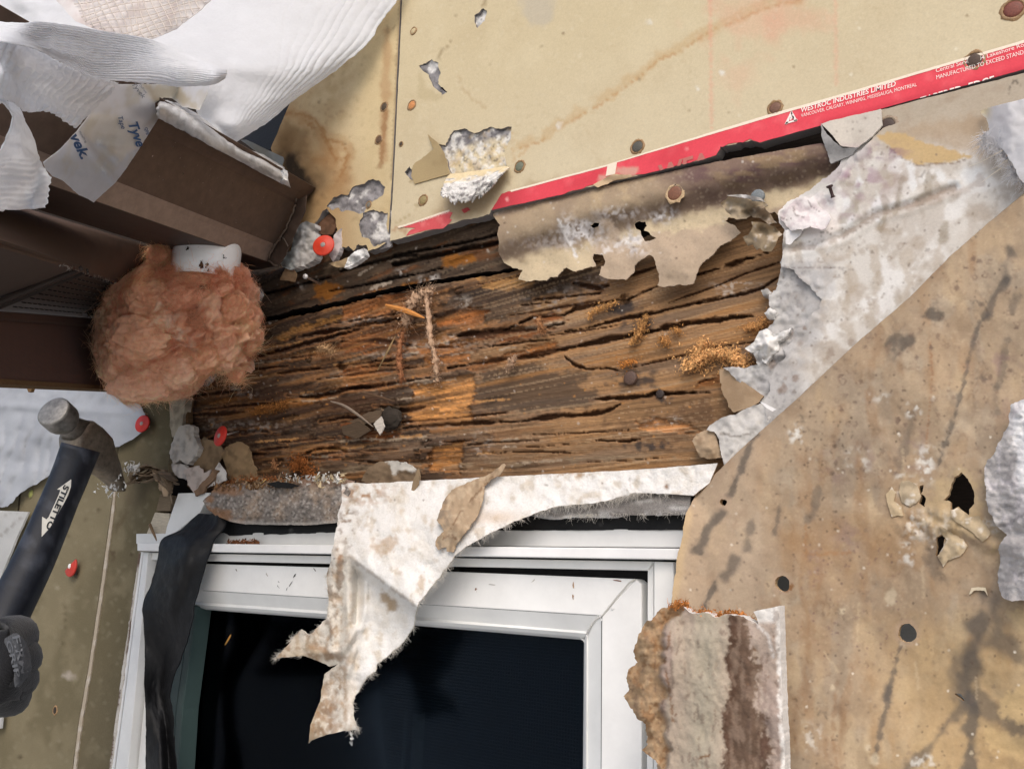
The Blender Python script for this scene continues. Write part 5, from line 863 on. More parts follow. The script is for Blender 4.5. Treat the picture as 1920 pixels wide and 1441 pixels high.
chunk = surf('broken_board_piece', C_OUT, M('broken_board', .93, .12, .1, 400, bumps=((420, .5, .001), (140, .35, .0015))), wC, colC, (), 3.8, 1, 1, .011, S(222, 218, 212), None, 46,
             label='broken board piece with dark brown stripe and white right edge before the tan flap', cat_='wall board')
def rim():
    rng = np.random.default_rng(5); sp = cat(np.array([(1262, 1136), (1280, 1132), (1300, 1150), (1322, 1149), (1345, 1156), (1366, 1152), (1380, 1152), (1400, 1162), (1412, 1168), (1438, 1176)], float), 80)
    mb = MB(); ii = rng.integers(0, 80, 1500); q = P(sp[ii, 0], sp[ii, 1], .114) + rng.normal(size=(1500, 3)) * [.0012, .003, .0012]
    oc = lambda g: S(*np.clip(np.array((196, 128, 70)) * g.uniform(.6, 1.2), 0, 255)); chips(mb, q[:1100], .0016, oc, rng); strands(mb, q[1240:], rng.normal(size=(260, 3)) * [1, .7, .8] + [0, 0, .4], .0045, .00018, rng, oc, .7, 3)
    mb.build('wood_fibre_rim', DUST, chunk)
rim()
# loose white wrap corner, top right, with frayed edge
WRAP = M('house_wrap', .75, .25, .03, 300, bumps=((500, .15, .0004),), sss=.5)
def colW(x, y): return Pt(x, y, (236, 236, 238)).mix((206, 192, 150), sm(1866, 1846, x) * sm(235, 205, y) * .8).c
wr_o = surf('house_wrap_corner', [(1838, 208, .4), (1852, 202, .3), (1925, 184, .3), (2040, 160, .3), (2040, 380, .5), (1925, 345, 3), (1908, 334, 3), (1900, 310, 3), (1888, 290, 3), (1874, 272, 3), (1850, 266, 3), (1848, 250, 3), (1856, 240, 2), (1850, 222, .6), (1840, 214, .5)], WRAP, lambda x, y: .008 + .016 * sm(1840, 1900, x) + .0015 * fbm(x / 26, y / 20, 3, 4), colW, (), 5, .5, thick=.0006, seed=50,
             label='bright white wrap corner with frayed left edge at the right border under the red band', cat_='house wrap')
def fray(mb, pts, n, L, w, rng, c, dirf, r=.00018, curl=.45):
    sp = cat(np.array([p[:2] for p in pts], float), 200); q = np.abs(vn(np.arange(200) / 9., np.zeros(200), int(n) + int(pts[0][0]))) ** 2 + .04; ii = rng.choice(200, n, p=q / q.sum()); ww = w(sp[ii, 0], sp[ii, 1]) if callable(w) else np.full(n, w)
    strands(mb, P(sp[ii, 0], sp[ii, 1], ww), np.asarray(dirf) + rng.normal(size=(n, 3)) * .6, L * 1.15, r, rng, c, curl, 4)
mb = MB(); rng = np.random.default_rng(8)
fray(mb, [(1848, 246), (1850, 266), (1874, 274), (1888, 292), (1900, 312), (1908, 334), (1925, 345)], 420, .009, .016, rng, S(236, 236, 238), (-.5, -.2, -.8)); strands(mb, P(np.array([1884., 1890, 1878]), np.array([280., 300, 315]), .02), [(-1, 0, -.35), (-1, 0, -.5), (-.9, 0, -.5)], .02, .0004, rng, S(230, 222, 206), .15, 5)
mb.build('frayed_fibres', WRAP, wr_o)
# ------------------------------------------------------------------ window
VINYL = M('white_vinyl', .5, .4, .09, 14, bumps=((900, .08, .0002),))
def colV(seed, c=(214, 214, 211)):
    def f(x, y): return Pt(x, y, c).noise((196, 194, 188), 60, 0, .9, .5, seed).noise((170, 160, 146), 8, .5, .9, .35, seed + 1, 2).c
    return f
win = thing('window', 'white vinyl window with dark glass and insect screen under the rotten lintel', 'window', P(700, 1300, 0))
def bars(name, lst, c=(214, 214, 211), mat=None, parent=None, bev=.0009):
    mb = MB(); rng = np.random.default_rng(len(name))
    for i, (q, wf, wb) in enumerate(lst):
        V, F = slab(q, wf, wb, bev); mb.add(V, F, S(*c) * rng.uniform(.97, 1.0), False)
    return mb.build(name, mat or VINYL, parent or win)
bars('head_flashing', [([(255, 1000), (1300, 990), (1300, 1026), (255, 1019)], .010, -.02)], (218, 219, 218))
bars('drip_cap', [([(257, 1017.5), (1300, 1028), (1300, 1049), (257, 1032)], .034, -.01)], (240, 240, 239))
bars('window_frame', [([(276, 1035.5), (1226, 1052), (1214, 1069), (282, 1049)], .022, -.06), ([(1226, 1052), (1263, 1053), (1263, 1560), (1225, 1560)], .026, -.06), ([(1214, 1053.5), (1225.4, 1053.6), (1224, 1560), (1211.5, 1560)], .020, -.06)], (236, 236, 233))
bars('frame_jamb', [([(262, 1034), (268, 1034), (212, 1450), (197, 1560), (190, 1560), (206, 1450)], .020, -.05), ([(269, 1035), (278, 1036), (239, 1450), (228, 1560), (200, 1560), (215, 1450)], .027, -.05), ([(279, 1050), (290, 1050), (270, 1250), (250, 1450), (240, 1560), (229, 1560), (241, 1450)], .016, -.06)], (234, 235, 234))
surf('worn_edge', [(260, 1035, .3), (263, 1035, .3), (246, 1160, .8), (232, 1270, .8), (207, 1450, .4), (203, 1450, .4), (227, 1270, .8), (243, 1160, .8)], PAPER, .021, lambda x, y: Pt(x, y, (206, 200, 190)).noise((92, 68, 50), 10, -.1, .3, .9, 3, .5, 3).c, (), 3, .4, thick=.003, parent=win, seed=55)
bars('weather_seal', [([(282, 1049), (1214, 1069), (1212, 1560), (1203, 1560), (1204, 1100), (282, 1063)], .002, -.06)], (26, 26, 27), M('rubber', .7, .3, .1, 100))  # dark bar painted in for the shade of the gap round the sash
def sash():
    mb = MB()
    for q, wf, wb in (([(296, 1052.5), (390, 1056.5), (613, 1063), (830, 1070.5), (1192, 1085), (1128, 1154), (790, 1132), (375, 1106), (318, 1102)], .016, -.03), ([(1192, 1085), (1203, 1095), (1203, 1560), (1126, 1560), (1128, 1154)], .016, -.03), ([(296, 1052.5), (318, 1102), (282, 1560), (246, 1560)], .016, -.03)):
        V, F = slab(q, wf, wb, .001); mb.add(V, F, S(240, 240, 238), False)
    return mb.build('sash', VINYL, win)
sash_o = sash()
def bead():
    mb = MB(); c = S(232, 233, 231)
    def quad(pts): mb.add(P(np.array([p[0] for p in pts], float), np.array([p[1] for p in pts], float), np.array([p[2] for p in pts])), [list(range(len(pts)))], c, False)
    # sloping step then rounded bead, head and right stile
    A = [(318, 1102.5, .0155), (375, 1106.5, .0155), (790, 1132.5, .0155), (1127.5, 1154.5, .0155)]; steps = [((318, 1126), (372, 1128), (783, 1157), (1102, 1183), .008), ((318, 1130), (370, 1133), (781, 1162), (1100, 1187), .0095), ((318, 1136), (368, 1138), (779, 1168), (1097, 1194), .006), ((318, 1139), (367, 1141), (778, 1172), (1095, 1199), -.002)]
    prev = A
    for st in steps:
        cur = [(*p, st[-1]) for p in st[:-1]]
        for i in range(3): quad([prev[i], cur[i], cur[i + 1], prev[i + 1]][::-1])
        prev = cur
    prev = [(1127.5, 1154.5, .0155), (1126, 1560, .0155)]
    for a, b, w in (((1102, 1183), (1101, 1560), .008), ((1100, 1187), (1099, 1560), .0095), ((1097, 1194), (1095, 1560), .006), ((1095, 1199), (1092, 1560), -.002)):
        cur = [(*a, w), (*b, w)]; quad([prev[0], cur[0], cur[1], prev[1]]); prev = cur
    prev = [(318, 1102.5, .0155), (282, 1560, .0155)]
    for a, b, w in (((334, 1126), (300, 1560), .006), ((346, 1139), (318, 1560), -.010)):
        cur = [(*a, w), (*b, w)]; quad([prev[0], prev[1], cur[1], cur[0]]); prev = cur
    return mb.build('glazing_bead', VINYL, sash_o)
bead()
# scuffs and the welded corner on the sash
def marks():
    mb = MB(); rng = np.random.default_rng(3)
    def dab(x, y, a, b, ang, c, n=7):
        t = np.linspace(0, 6.28, n, endpoint=False); r = 1 + .4 * rng.normal(size=n); X = x + a * np.cos(t) * r * math.cos(ang) - b * np.sin(t) * r * math.sin(ang); Y = y + a * np.cos(t) * r * math.sin(ang) + b * np.sin(t) * r * math.cos(ang)
        mb.add(P(X, Y, .0164), [list(range(n))], S(*c), False)
    for x, y, a, b, g, c in ((892, 1106, 4, 1.4, 1.2, (150, 110, 90)), (893, 1103, 2.5, 1.2, .5, (150, 110, 90)), (1075, 1098, 7, 1.4, 1.5, (170, 140, 110)), (1074, 1118, 4, 1.2, 1.4, (150, 110, 80)), (1158, 1088, 8, 1.2, .1, (130, 90, 74)), (522, 1090, 2, 1, 1, (70, 66, 64)), (553, 1078, 4, 1.2, -1, (60, 58, 58)), (545, 1094, 5, 1, -1, (90, 88, 86)), (538, 1103, 4, 1, -1, (100, 98, 96)), (522, 1100, 3, 1, 1, (100, 98, 96)), (500, 1076, 4, 1, 1.2, (190, 184, 176)), (590, 1068, 3, 1, 1, (130, 124, 118)), (1000, 1088, 4, 1.5, -.8, (190, 186, 178)), (920, 1095, 10, .8, .15, (186, 184, 180)), (443, 1068, 2.4, 1, 1, (130, 124, 118)), (1230, 1084, 4, 3, 0, (110, 60, 52)), (1252, 1115, 1.5, 3, 0, (150, 130, 116))): dab(x, y, a, b, g, c)
    mb.build('scuff_marks', M('scuff', .9, .1, .1, 300, bumps=()), sash_o)
    mb = MB(); pts = np.array([(1192, 1085), (1180, 1093), (1168, 1106), (1155, 1120), (1142, 1138), (1128, 1154), (1118, 1160), (1110, 1172), (1102, 1184), (1096, 1197)], float); w = np.array([.0165] * 6 + [.014, .012, .0105, .004])
    q = P(pts[:, 0], pts[:, 1], w) + rng.normal(size=(10, 3)) * .0003; V, F = sweep(q, .0007, n=6); mb.add(V, F, S(200, 198, 192)); chips(mb, q[rng.integers(4, 10, 46)] + rng.normal(size=(46, 3)) * .0018, .0018, lambda g: S(226, 226, 224), rng); mb.build('mitre_joint', VINYL, sash_o)
marks()
def glass_mat():
    m = bpy.data.materials.new('dark_glass'); m.use_nodes = True; nt = m.node_tree; N = nt.nodes; L = nt.links; N.remove(N['Principled BSDF'])
    gl = N.new('ShaderNodeBsdfGlossy'); gl.inputs['Roughness'].default_value = .14; gl.inputs['Color'].default_value = (.14, .16, .19, 1); tr = N.new('ShaderNodeBsdfTransparent'); tr.inputs['Color'].default_value = (.62, .70, .76, 1)
    fr = N.new('ShaderNodeFresnel'); fr.inputs['IOR'].default_value = 1.45; mx = N.new('ShaderNodeMixShader'); L.new(fr.outputs[0], mx.inputs[0]); L.new(tr.outputs[0], mx.inputs[1]); L.new(gl.outputs[0], mx.inputs[2]); L.new(mx.outputs[0], N['Material Output'].inputs['Surface'])
    return m
bars('glass_pane', [([(330, 1132), (1110, 1180), (1110, 1560), (290, 1560)], -.012, -.016)], mat=glass_mat(), parent=sash_o, bev=0)
def screen_mat():
    m = bpy.data.materials.new('insect_screen'); m.use_nodes = True; nt = m.node_tree; N = nt.nodes; L = nt.links; b = N['Principled BSDF']; b.inputs['Base Color'].default_value = (.019, .024, .031, 1); b.inputs['Roughness'].default_value = .6
    tc = N.new('ShaderNodeTexCoord'); sx = N.new('ShaderNodeSeparateXYZ'); L.new(tc.outputs['Object'], sx.inputs[0]); outs = []
    for ax in (0, 2):
        mu = N.new('ShaderNodeMath'); mu.operation = 'MULTIPLY'; mu.inputs[1].default_value = 2 * math.pi / .0030; L.new(sx.outputs[ax], mu.inputs[0]); si = N.new('ShaderNodeMath'); si.operation = 'SINE'; L.new(mu.outputs[0], si.inputs[0]); gt = N.new('ShaderNodeMath'); gt.operation = 'GREATER_THAN'; gt.inputs[1].default_value = .55; L.new(si.outputs[0], gt.inputs[0]); outs.append(gt.outputs[0])
    ma = N.new('ShaderNodeMath'); ma.operation = 'MAXIMUM'; L.new(outs[0], ma.inputs[0]); L.new(outs[1], ma.inputs[1]); sc = N.new('ShaderNodeMath'); sc.operation = 'MULTIPLY_ADD'; sc.inputs[1].default_value = .35; sc.inputs[2].default_value = .4; L.new(ma.outputs[0], sc.inputs[0])
    tr = N.new('ShaderNodeBsdfTransparent'); mx = N.new('ShaderNodeMixShader'); L.new(sc.outputs[0], mx.inputs[0]); L.new(tr.outputs[0], mx.inputs[1]); L.new(b.outputs[0], mx.inputs[2]); L.new(mx.outputs[0], N['Material Output'].inputs['Surface']); return m
bars('insect_screen', [([(392, 1138), (1110, 1180), (1110, 1560), (350, 1560)], -.026, -.0265)], mat=screen_mat(), parent=win, bev=0)
bars('screen_frame', [([(376, 1136), (392, 1137), (350, 1560), (332, 1560)], -.022, -.032)], (34, 44, 46), parent=win)
TEAL = M('shaded_vinyl', .5, .4, .06, 60)
bars('inner_jamb', [([(332, 1130), (358, 1134), (330, 1330), (318, 1560), (270, 1560), (300, 1350)], .0105, -.010), ([(358, 1134), (368, 1136), (342, 1330), (326, 1560), (318, 1560), (330, 1330)], .0125, -.010)], (66, 84, 82), TEAL)  # teal stands in for deep shade and glass tint on the white stile
# pale sheet behind the glass, added to stand in for a faint reflection
def pane_reflection():
    mb = MB(); u = np.linspace(0, 1, 60); X0, X1 = P(408, 1300)[0] - .02, P(560, 1300)[0] + .10; z1 = P(500, 1295, -.12)[2]; V = []
    for k in (0, 1):
        for s in u: V.append((X0 + (X1 - X0) * s, .15 + .02 * math.sin(s * 22) + .01 * math.sin(s * 51), z1 - k * .9))
    mb.add(V, [[i, i + 1, 61 + i, 60 + i] for i in range(59)], S(150, 156, 154)); o = mb.build('pane_reflection', M('pane_reflection', .9, .1, .08, 200), label='pale sheet behind the dark window glass standing in for a faint reflection', cat_='pane_reflection')
    return o
pane_reflection()
# ---------------------------------------------------------------- flashing membranes over the window head
BLK = M('black_membrane', .6, .3, .3, 300, bumps=((300, .4, .001),))
surf('black_flashing', [(395, 940, 1), (640, 930, .5), (1300, 915, .5), (1300, 993, .4), (940, 994, .6), (640, 998, .8), (430, 1003, .8), (402, 990, .8)], BLK, lambda x, y: .0105 + .001 * fbm(x / 40, y / 20, 2, 3), lambda x, y: Pt(x, y, (20, 20, 21)).spots((96, 94, 92), 60, (400, 950, 1300, 1000), .7, 1.8, .8, 3).c, (), 7, .5, thick=.001, seed=60,
     label='black rubber flashing strip running along the top of the window', cat_='flashing')
FELT = M('felt_membrane', .95, .1, .08, 500, bumps=((420, .6, .0012), (110, .4, .0022)))
GR = M('grey_granules', .95, .12, .35, 1100, bumps=((1300, .9, .0009), (300, .5, .0015)))
def colG(x, y):
    p = Pt(x, y, (128, 121, 115)); p.noise((160, 140, 120), 20, -.2, .6, .6, 3).noise((92, 88, 86), 12, .0, .7, .6, 4).noise((178, 172, 166), 2.2, .1, .6, .7, 5).noise((70, 66, 64), 2, .2, .7, .7, 6)
    p.mix((150, 112, 82), sm(0, .6, fbm(x / 30, y / 20, 3, 8)) * sm(500, 420, x) * .8); p.mix((196, 190, 184), sm(8, 2, pdist(x, y, [(433, 978), (500, 984), (570, 984), (633, 979)])) * .5); p.mix((146, 110, 84), sm(916, 902, y) * .6); return p.c
surf('grey_membrane', [(380, 938, 1), (392, 926, 2.5), (404, 914, 3), (430, 908, 3), (455, 903, 3.5), (480, 912, 3), (498, 907, 4), (520, 904, 3), (545, 908, 3), (560, 898, 3), (600, 900, 3), (640, 899, 2), (665, 900, 1), (650, 940, 1), (640, 979, .8), (600, 982, .8), (570, 984, .8), (500, 984, .8), (460, 982, .8), (432, 977, .8), (404, 966, .8), (388, 953, .8)], GR,
     lambda x, y: .013 + .014 * np.sin(np.clip((y - 895) / 92, 0, 1) * math.pi * .78) + .0016 * fbm(x / 22, y / 14, 3, 4), colG, (), 3.6, 1, thick=.0022, edge=S(30, 30, 30), seed=61,
     label="grey granular membrane roll with rust brown torn top at the window's upper left corner", cat_='membrane')
surf('grey_membrane', [(995, 968, 1), (1010, 955, 1.5), (1060, 938, 1.5), (1110, 930, 1.5), (1190, 915, 1), (1296, 912, .5), (1292, 964, 1.2), (1250, 967, 1.5), (1180, 966, 1.5), (1140, 972, 1.5), (1090, 968, 1.5), (1050, 973, 1.5), (1020, 972, 1.2)], GR,
     lambda x, y: .0135 + .008 * sm(915, 965, y) + .001 * fbm(x / 22, y / 12, 3, 4), lambda x, y: Pt(x, y, (132, 128, 124)).noise((104, 100, 96), 14, 0, .7, .6, 3).noise((196, 194, 190), 8, .1, .6, .6, 5, 3, .8).mix((196, 196, 196), sm(952, 966, y) * .4 * sm(-.1, .4, fbm(x / 12, y / 9, 3, 4))).c, (), 4, 1, thick=.0015, seed=62,
     label='grey adhesive underside strip fringed with white fibres above the right half of the window', cat_='membrane')
M_OUT = [(641, 908, 2), (660, 904, 1.2), (700, 906, .8), (740, 903, .6), (790, 900.5, .6), (900, 895, .6), (1000, 890, .6), (1200, 880, .5), (1300, 872, .5), (1345, 868, .5), (1330, 905, .5), (1300, 929, .8), (1260, 926, 1.2), (1190, 924, 1.2), (1150, 935, 1.5), (1107, 943, 1.5), (1050, 947, 1.4), (1003, 961, 1.4), (940, 988, 1.4), (873, 1024, 1.5), (853, 1042, 1.5), (827, 1078, 1.5), (807, 1101, 1.2), (783, 1131, 1), (779, 1152, 1), (776, 1174, 1.2), (757, 1201, 1.5), (733, 1224, 1.8), (708, 1243, 2), (702, 1258, 2.5), (696, 1262, 2), (677, 1281, 1.8), (662, 1316, 1.5), (661, 1340, 1.2), (664, 1350, 1.2), (671, 1367, .8), (642, 1369, 1.2), (610, 1378, 1.2), (583, 1387, 1), (579, 1393, .6), (582, 1357, 1.2), (600, 1311, 1.2), (609, 1262, 1.2), (634, 1243, 1.2), (617, 1249, 1.2), (594, 1237, 1.2), (567, 1229, 1.4), (536, 1231, 1.2), (517, 1234, .6), (541, 1207, 1.5), (551, 1192, 2), (566, 1180, 2), (581, 1190, 1.5), (611, 1160, 1.5), (617, 1133, 1.5), (613, 1078, 1.5), (623, 1028, 1.5), (629, 1000, 2), (634, 986, 1.5), (632, 965, 1.2), (641, 940, 1.2)]
def crs(x, y): return (y - 1043) - (x - 657) * (1133 - 1043) / (778 - 657.)
def wM(x, y):
    c = crs(x, y); b = sm(640, 690, x)
    w = .016 + .034 * sm(895, 1050, y) * sm(1330, 900, x) + .004 * sm(880, 930, y)
    w = w + .010 * np.exp(-(np.minimum(c, 0) / 60) ** 2) * (c < 0) * sm(650, 700, x) - .020 * sm(-2, 26, c) * sm(648, 672, x) * (1 - .75 * sm(20, 200, c)) + (c >= 0) * .010 * np.exp(-(c / 9) ** 2) * sm(650, 700, x)
    for cx, a in ((628, .0030), (645, -.0026), (663, .0022), (686, .0016)): w = w + a * np.exp(-((x - cx + .05 * (y - 1040) - 6 * fbm(y / 60, cx, 2, 4)) / 8) ** 2) * sm(1000, 1060, y) * sm(1260, 1180, y)
    w = w + .010 * sm(1300, 1390, y) + .006 * fbm(x / 80, y / 80, 2, 5) * sm(940, 1000, y) + .0011 * fbm(x / 14, y / 14, 3, 7) + .007 * np.exp(-(pdist(x, y, [(585, 1222), (640, 1222), (668, 1180)]) / 8) ** 2) + .004 * np.exp(-(pdist(x, y, [(686, 1090), (684, 1140), (672, 1200), (650, 1260)]) / 6) ** 2)
    return w
def colM(x, y):
    p = Pt(x, y, (228, 226, 222)); p.noise((214, 208, 198), 16, -.1, .7, .6, 1).noise((236, 235, 233), 10, .1, .6, .5, 2)
    low = sm(985, 1090, y); p.noise((186, 170, 146), 10, .25, .9, .55, 3).mix((206, 196, 178), low * sm(690, 640, x) * .6)
    p.mix((168, 140, 110), sm(.0, .6, fbm(x / 9, y / 20, 4, 4)) * low * sm(680, 640, x) * .6); p.mix((112, 90, 70), sm(.15, .6, fbm(x / 9, y / 16, 4, 5)) * sm(1000, 1040, y) * sm(660, 630, x) * .55)
    p.line((120, 98, 78), [(632, 1030), (640, 1080), (634, 1110)], 7, .7, 1.2); p.blob((156, 132, 100), 735, 1130, 32, 20, .8, 10, .8, .8).blob((176, 146, 112), 718, 1022, 30, 14, .6, -20, 1, .9).blob((176, 150, 116), 790, 1090, 8, 16, .6)
    p.mix((166, 132, 100), sm(-.1, .5, fbm(x / 10, y / 8, 4, 6)) * np.exp(-((x - 680) / 50) ** 2 - ((y - 925) / 20) ** 2)).mix((130, 106, 84), sm(.0, .6, fbm(x / 8, y / 8, 4, 7)) * np.exp(-((x - 650) / 20) ** 2 - ((y - 975) / 60) ** 2) * .9).mix((200, 176, 150), np.exp(-((x - 930) / 50) ** 2 - ((y - 970) / 14) ** 2) * .6).mix((170, 140, 110), sm(.1, .5, fbm(x / 9, y / 5, 3, 9)) * np.exp(-((x - 1070) / 40) ** 2 - ((y - 890) / 6) ** 2))
    p.mix((128, 100, 78), sm(1255, 1330, y) * sm(640, 606, x + 10 * fbm(x / 10, y / 20, 3, 3)) * sm(-.3, .2, fbm(x / 9, y / 12, 3, 8)) * .9).mix((84, 66, 54), sm(1360, 1392, y) * sm(605, 585, x) * .8); p.mix((196, 176, 146), sm(1170, 1230, y) * sm(640, 560, x) * .6).mix((150, 116, 82), sm(0, .5, fbm(x / 9, y / 9, 3, 10)) * sm(1150, 1230, y) * sm(690, 600, x) * .6)
    p.blob((150, 116, 88), 637, 1045, 6, 10, .8).blob((122, 90, 60), 1250, 912, 7, 6, .9, 0, .4).line((132, 112, 92), [(1180, 895), (1182, 912)], 1.6, .4, 1).spots((110, 92, 76), 190, (560, 880, 1320, 1380), .7, 2.2, .8, 11).spots((170, 144, 116), 90, (560, 880, 1320, 1300), 2, 6, .5, 12)
    p.line((150, 128, 104), [(657, 1043), (700, 1076), (778, 1133)], 3.5, .4, .8); return p.c
memb = surf('white_membrane', M_OUT, FELT, wM, colM, (), 3.6, 1, thick=.0012, seed=63, edge=S(206, 198, 184),
            label='torn white felt membrane with brown stains draped from the lintel over the window frame', cat_='membrane')
mb = MB(); rng = np.random.default_rng(9); wf = lambda x, y: wM(x, y) - .0006
fw = lambda g: S(*(np.array((226, 220, 210)) * g.uniform(.85, 1.05)).clip(0, 255))
fray(mb, M_OUT[12:18], 520, .006, wf, rng, fw, (.1, -.2, -1), .00016); fray(mb, M_OUT[17:26], 420, .0055, wf, rng, fw, (.8, -.2, -.7), .00014); fray(mb, M_OUT[25:37], 360, .0048, wf, rng, fw, (.6, -.2, -.7), .00015); fray(mb, M_OUT[46:56], 320, .0045, wf, rng, fw, (-.8, -.2, -.2), .00015)
fray(mb, [(1060, 966), (1100, 964), (1160, 962), (1230, 962), (1285, 960)], 170, .0065, .022, rng, fw, (-.1, -.2, -1), .00011, .9); strands(mb, P(np.array([880., 893, 905]), np.array([1012., 1010, 1000]), .05), [(.3, 0, -1), (.6, 0, -.7), (.2, 0, -1)], .011, .0003, rng, fw, .5, 5)
mb.build('frayed_fibres', FELT, memb)
mb = MB(); V, F = sweep(P(np.array([656., 659, 660, 658, 660]), np.array([1370., 1376, 1384, 1390, 1397]), .06), [.0004, .0013, .0022, .0018, .0004], n=8); mb.add(V, F, S(232, 232, 230)); mb.build('hanging_fluff', FELT, label='tiny white fluff drop dangling under the lowest membrane tip', cat_='fluff')
# tan scrap lying on the membrane, and a narrow curl beside it
def wT(x, y): return wM(x, y) + .004 + .006 * np.exp(-((y - 950) / 50) ** 2) + .0016 * fbm(x / 9, y / 16, 3, 3)
scrap = surf('bark_scrap', [(944, 868, 1), (948, 872, 1), (938, 888, 1.5), (920, 900, 1.5), (908, 912, 1.2), (904, 940, 1.5), (896, 965, 1.8), (880, 990, 1.8), (866, 1004, 1.8), (858, 1020, 2), (848, 1034, 2), (838, 1032, 2.5), (834, 1024, 2.5), (822, 1030, 2), (816, 1020, 2), (822, 1004, 2.5), (834, 996, 2.5), (829, 984, 2.5), (818, 976, 2), (824, 955, 2), (836, 935, 2), (846, 918, 2), (876, 904, 2), (905, 894, 1.5), (925, 882, 1.2)], PAPER, wT, lambda x, y: Pt(x, y, (172, 150, 124)).noise((148, 126, 102), 8, -.1, .6, .7, 3, .6, 1.4).noise((196, 176, 150), 6, .1, .6, .6, 4).line((120, 94, 70), [(925, 890), (890, 930), (862, 960), (846, 990)], 1.8, .7, 1.2).line((124, 96, 72), [(830, 1010), (846, 1000), (856, 1012)], 2, .7, 1).mix((118, 110, 100), sm(-.1, .5, fbm(x / 8, y / 10, 3, 6)) * sm(860, 825, x) * .6).c, (), 3.2, 1.5, thick=.0014, seed=64,
             label='tan bark like paper scrap with a pointed top lying across the white membrane', cat_='paper scrap')
surf('paper_curl', [(784, 878, 1), (787, 892, 1), (783, 908, 1), (775, 920, .8), (771, 918, .8), (774, 902, 1), (780, 888, 1)], PAPER, lambda x, y: .022 + .004 * sm(920, 880, y), S(150, 130, 104), (), 3, .8, thick=.002, seed=65, label='narrow tan paper curl at the top edge of the white membrane', cat_='paper scrap')
surf('brown_paper_scrap', [(676, 900, 1.5), (690, 876, 2), (712, 866, 2), (736, 862, 2), (760, 866, 2), (784, 880, 1.5), (788, 900, .8), (740, 904, .6), (700, 908, .8)], PAPER, lambda x, y: -.004 + .014 * sm(905, 862, y) * .3 + .001 * fbm(x / 12, y / 9, 3, 3), lambda x, y: Pt(x, y, (140, 120, 98)).noise((112, 94, 76), 10, 0, .7, .6, 3).poly((214, 210, 202), [(722, 864), (760, 862), (786, 880), (772, 884), (750, 880), (738, 888)], .95, 4, 2).spots((70, 56, 46), 24, (670, 860, 790, 905), 1, 2.6, .8, 3).c, (), 3.2, 1.2, thick=.0012, seed=66,
     label='brown paper scrap with a white peeled corner behind the top of the membrane', cat_='paper scrap')
# black rubber strip dangling over the left side of the window
STRIP = M('creased_rubber', .55, .35, .2, 200, bumps=((170, .3, .0015), (520, .35, .0008)))
rails_l = [(372, 962, .022), (340, 990, .030), (305, 1012, .038), (296, 1050, .044), (284, 1090, .046), (269, 1128, .05), (270, 1180, .052), (272, 1250, .050), (273, 1350, .046), (274, 1460, .04), (272, 1560, .036)]
rails_r = [(420, 962, .018), (424, 986, .022), (402, 1012, .034), (388, 1050, .040), (378, 1085, .042), (367, 1128, .044), (356, 1180, .044), (338, 1235, .040), (320, 1295, .034), (326, 1370, .030), (332, 1560, .026)]
rl, rr = cat(rails_l, 40), cat(rails_r, 40)
mid = (rl + rr) / 2; mid[:, 2] += .010 * np.sin(np.linspace(0, 9, 40)); mid2 = rl * .25 + rr * .75; mid2[:, 2] += .006 * np.sin(np.linspace(1, 8, 40)) - .006 * sm(20, 30, np.arange(40.))
loft('rubber_strip', [rl.tolist(), mid.tolist(), mid2.tolist(), rr.tolist()], STRIP, 150, 40, lambda u, v: S(16, 16, 18) + (sm(.5, .9, fbm(u * 30, v * 9, 4, 3)) * .010)[:, None] + (sm(.35, .6, v) * sm(.7, .55, v) * sm(.7, .85, u) * .008)[:, None], lambda u, v: .0005 * fbm(u * 60, v * 10, 3, 4) + .0012 * fbm(u * 14, v * 3, 2, 5), .0012, seed=67,
     label='creased black rubber strip dangling across the left corner of the window frame', cat_='flashing')
surf('pale_scratch', [(345, 1052), (348, 1052), (349, 1066), (357, 1066), (350, 1072), (346, 1070)], PAPER, .054, S(196, 196, 192), (), 3, .8, thick=.0004, seed=68, label='white scratch mark on the upper part of the black rubber strip', cat_='scratch') if False else None
# white vinyl corner block and bits of old timber left of the window head
def topscraps():
    rng = np.random.default_rng(12); mb = MB()
    for (x0, x1, y, c, n, s) in ((530, 640, 897, (222, 220, 214), 90, .0030), (440, 560, 905, (150, 128, 102), 120, .0034), (590, 650, 900, (190, 172, 140), 50, .0034), (400, 520, 912, (128, 96, 66), 260, .003)):
        q = P(rng.uniform(x0, x1, n), y + rng.normal(size=n) * 5, .016 + rng.random(n) * .008); chips(mb, q, s, lambda g: S(*np.clip(np.array(c) * g.uniform(.7, 1.15), 0, 255)), rng, .35, 1.5)
    mb.build('paper_crumbs', PAPER, label='white and tan paper crumbs lying along the torn top of the grey membrane', cat_='paper crumbs')
    surf('black_gap', [(498, 906, 1), (520, 902, 1.5), (545, 906, 1.5), (562, 911, 1), (545, 915, 1), (515, 914, 1)], BLK, .026, S(18, 16, 15), (), 3, 1, thick=.001, parent=gm, seed=88)  # black sheet laid over the membrane for the shade inside a slot
gm = [o for o in COL.objects if o.name == 'grey_membrane'][0]
topscraps()
bars('corner_block', [([(334, 924), (394, 923), (374, 962), (306, 1016), (313, 985)], .014, -.006)], (226, 228, 228))
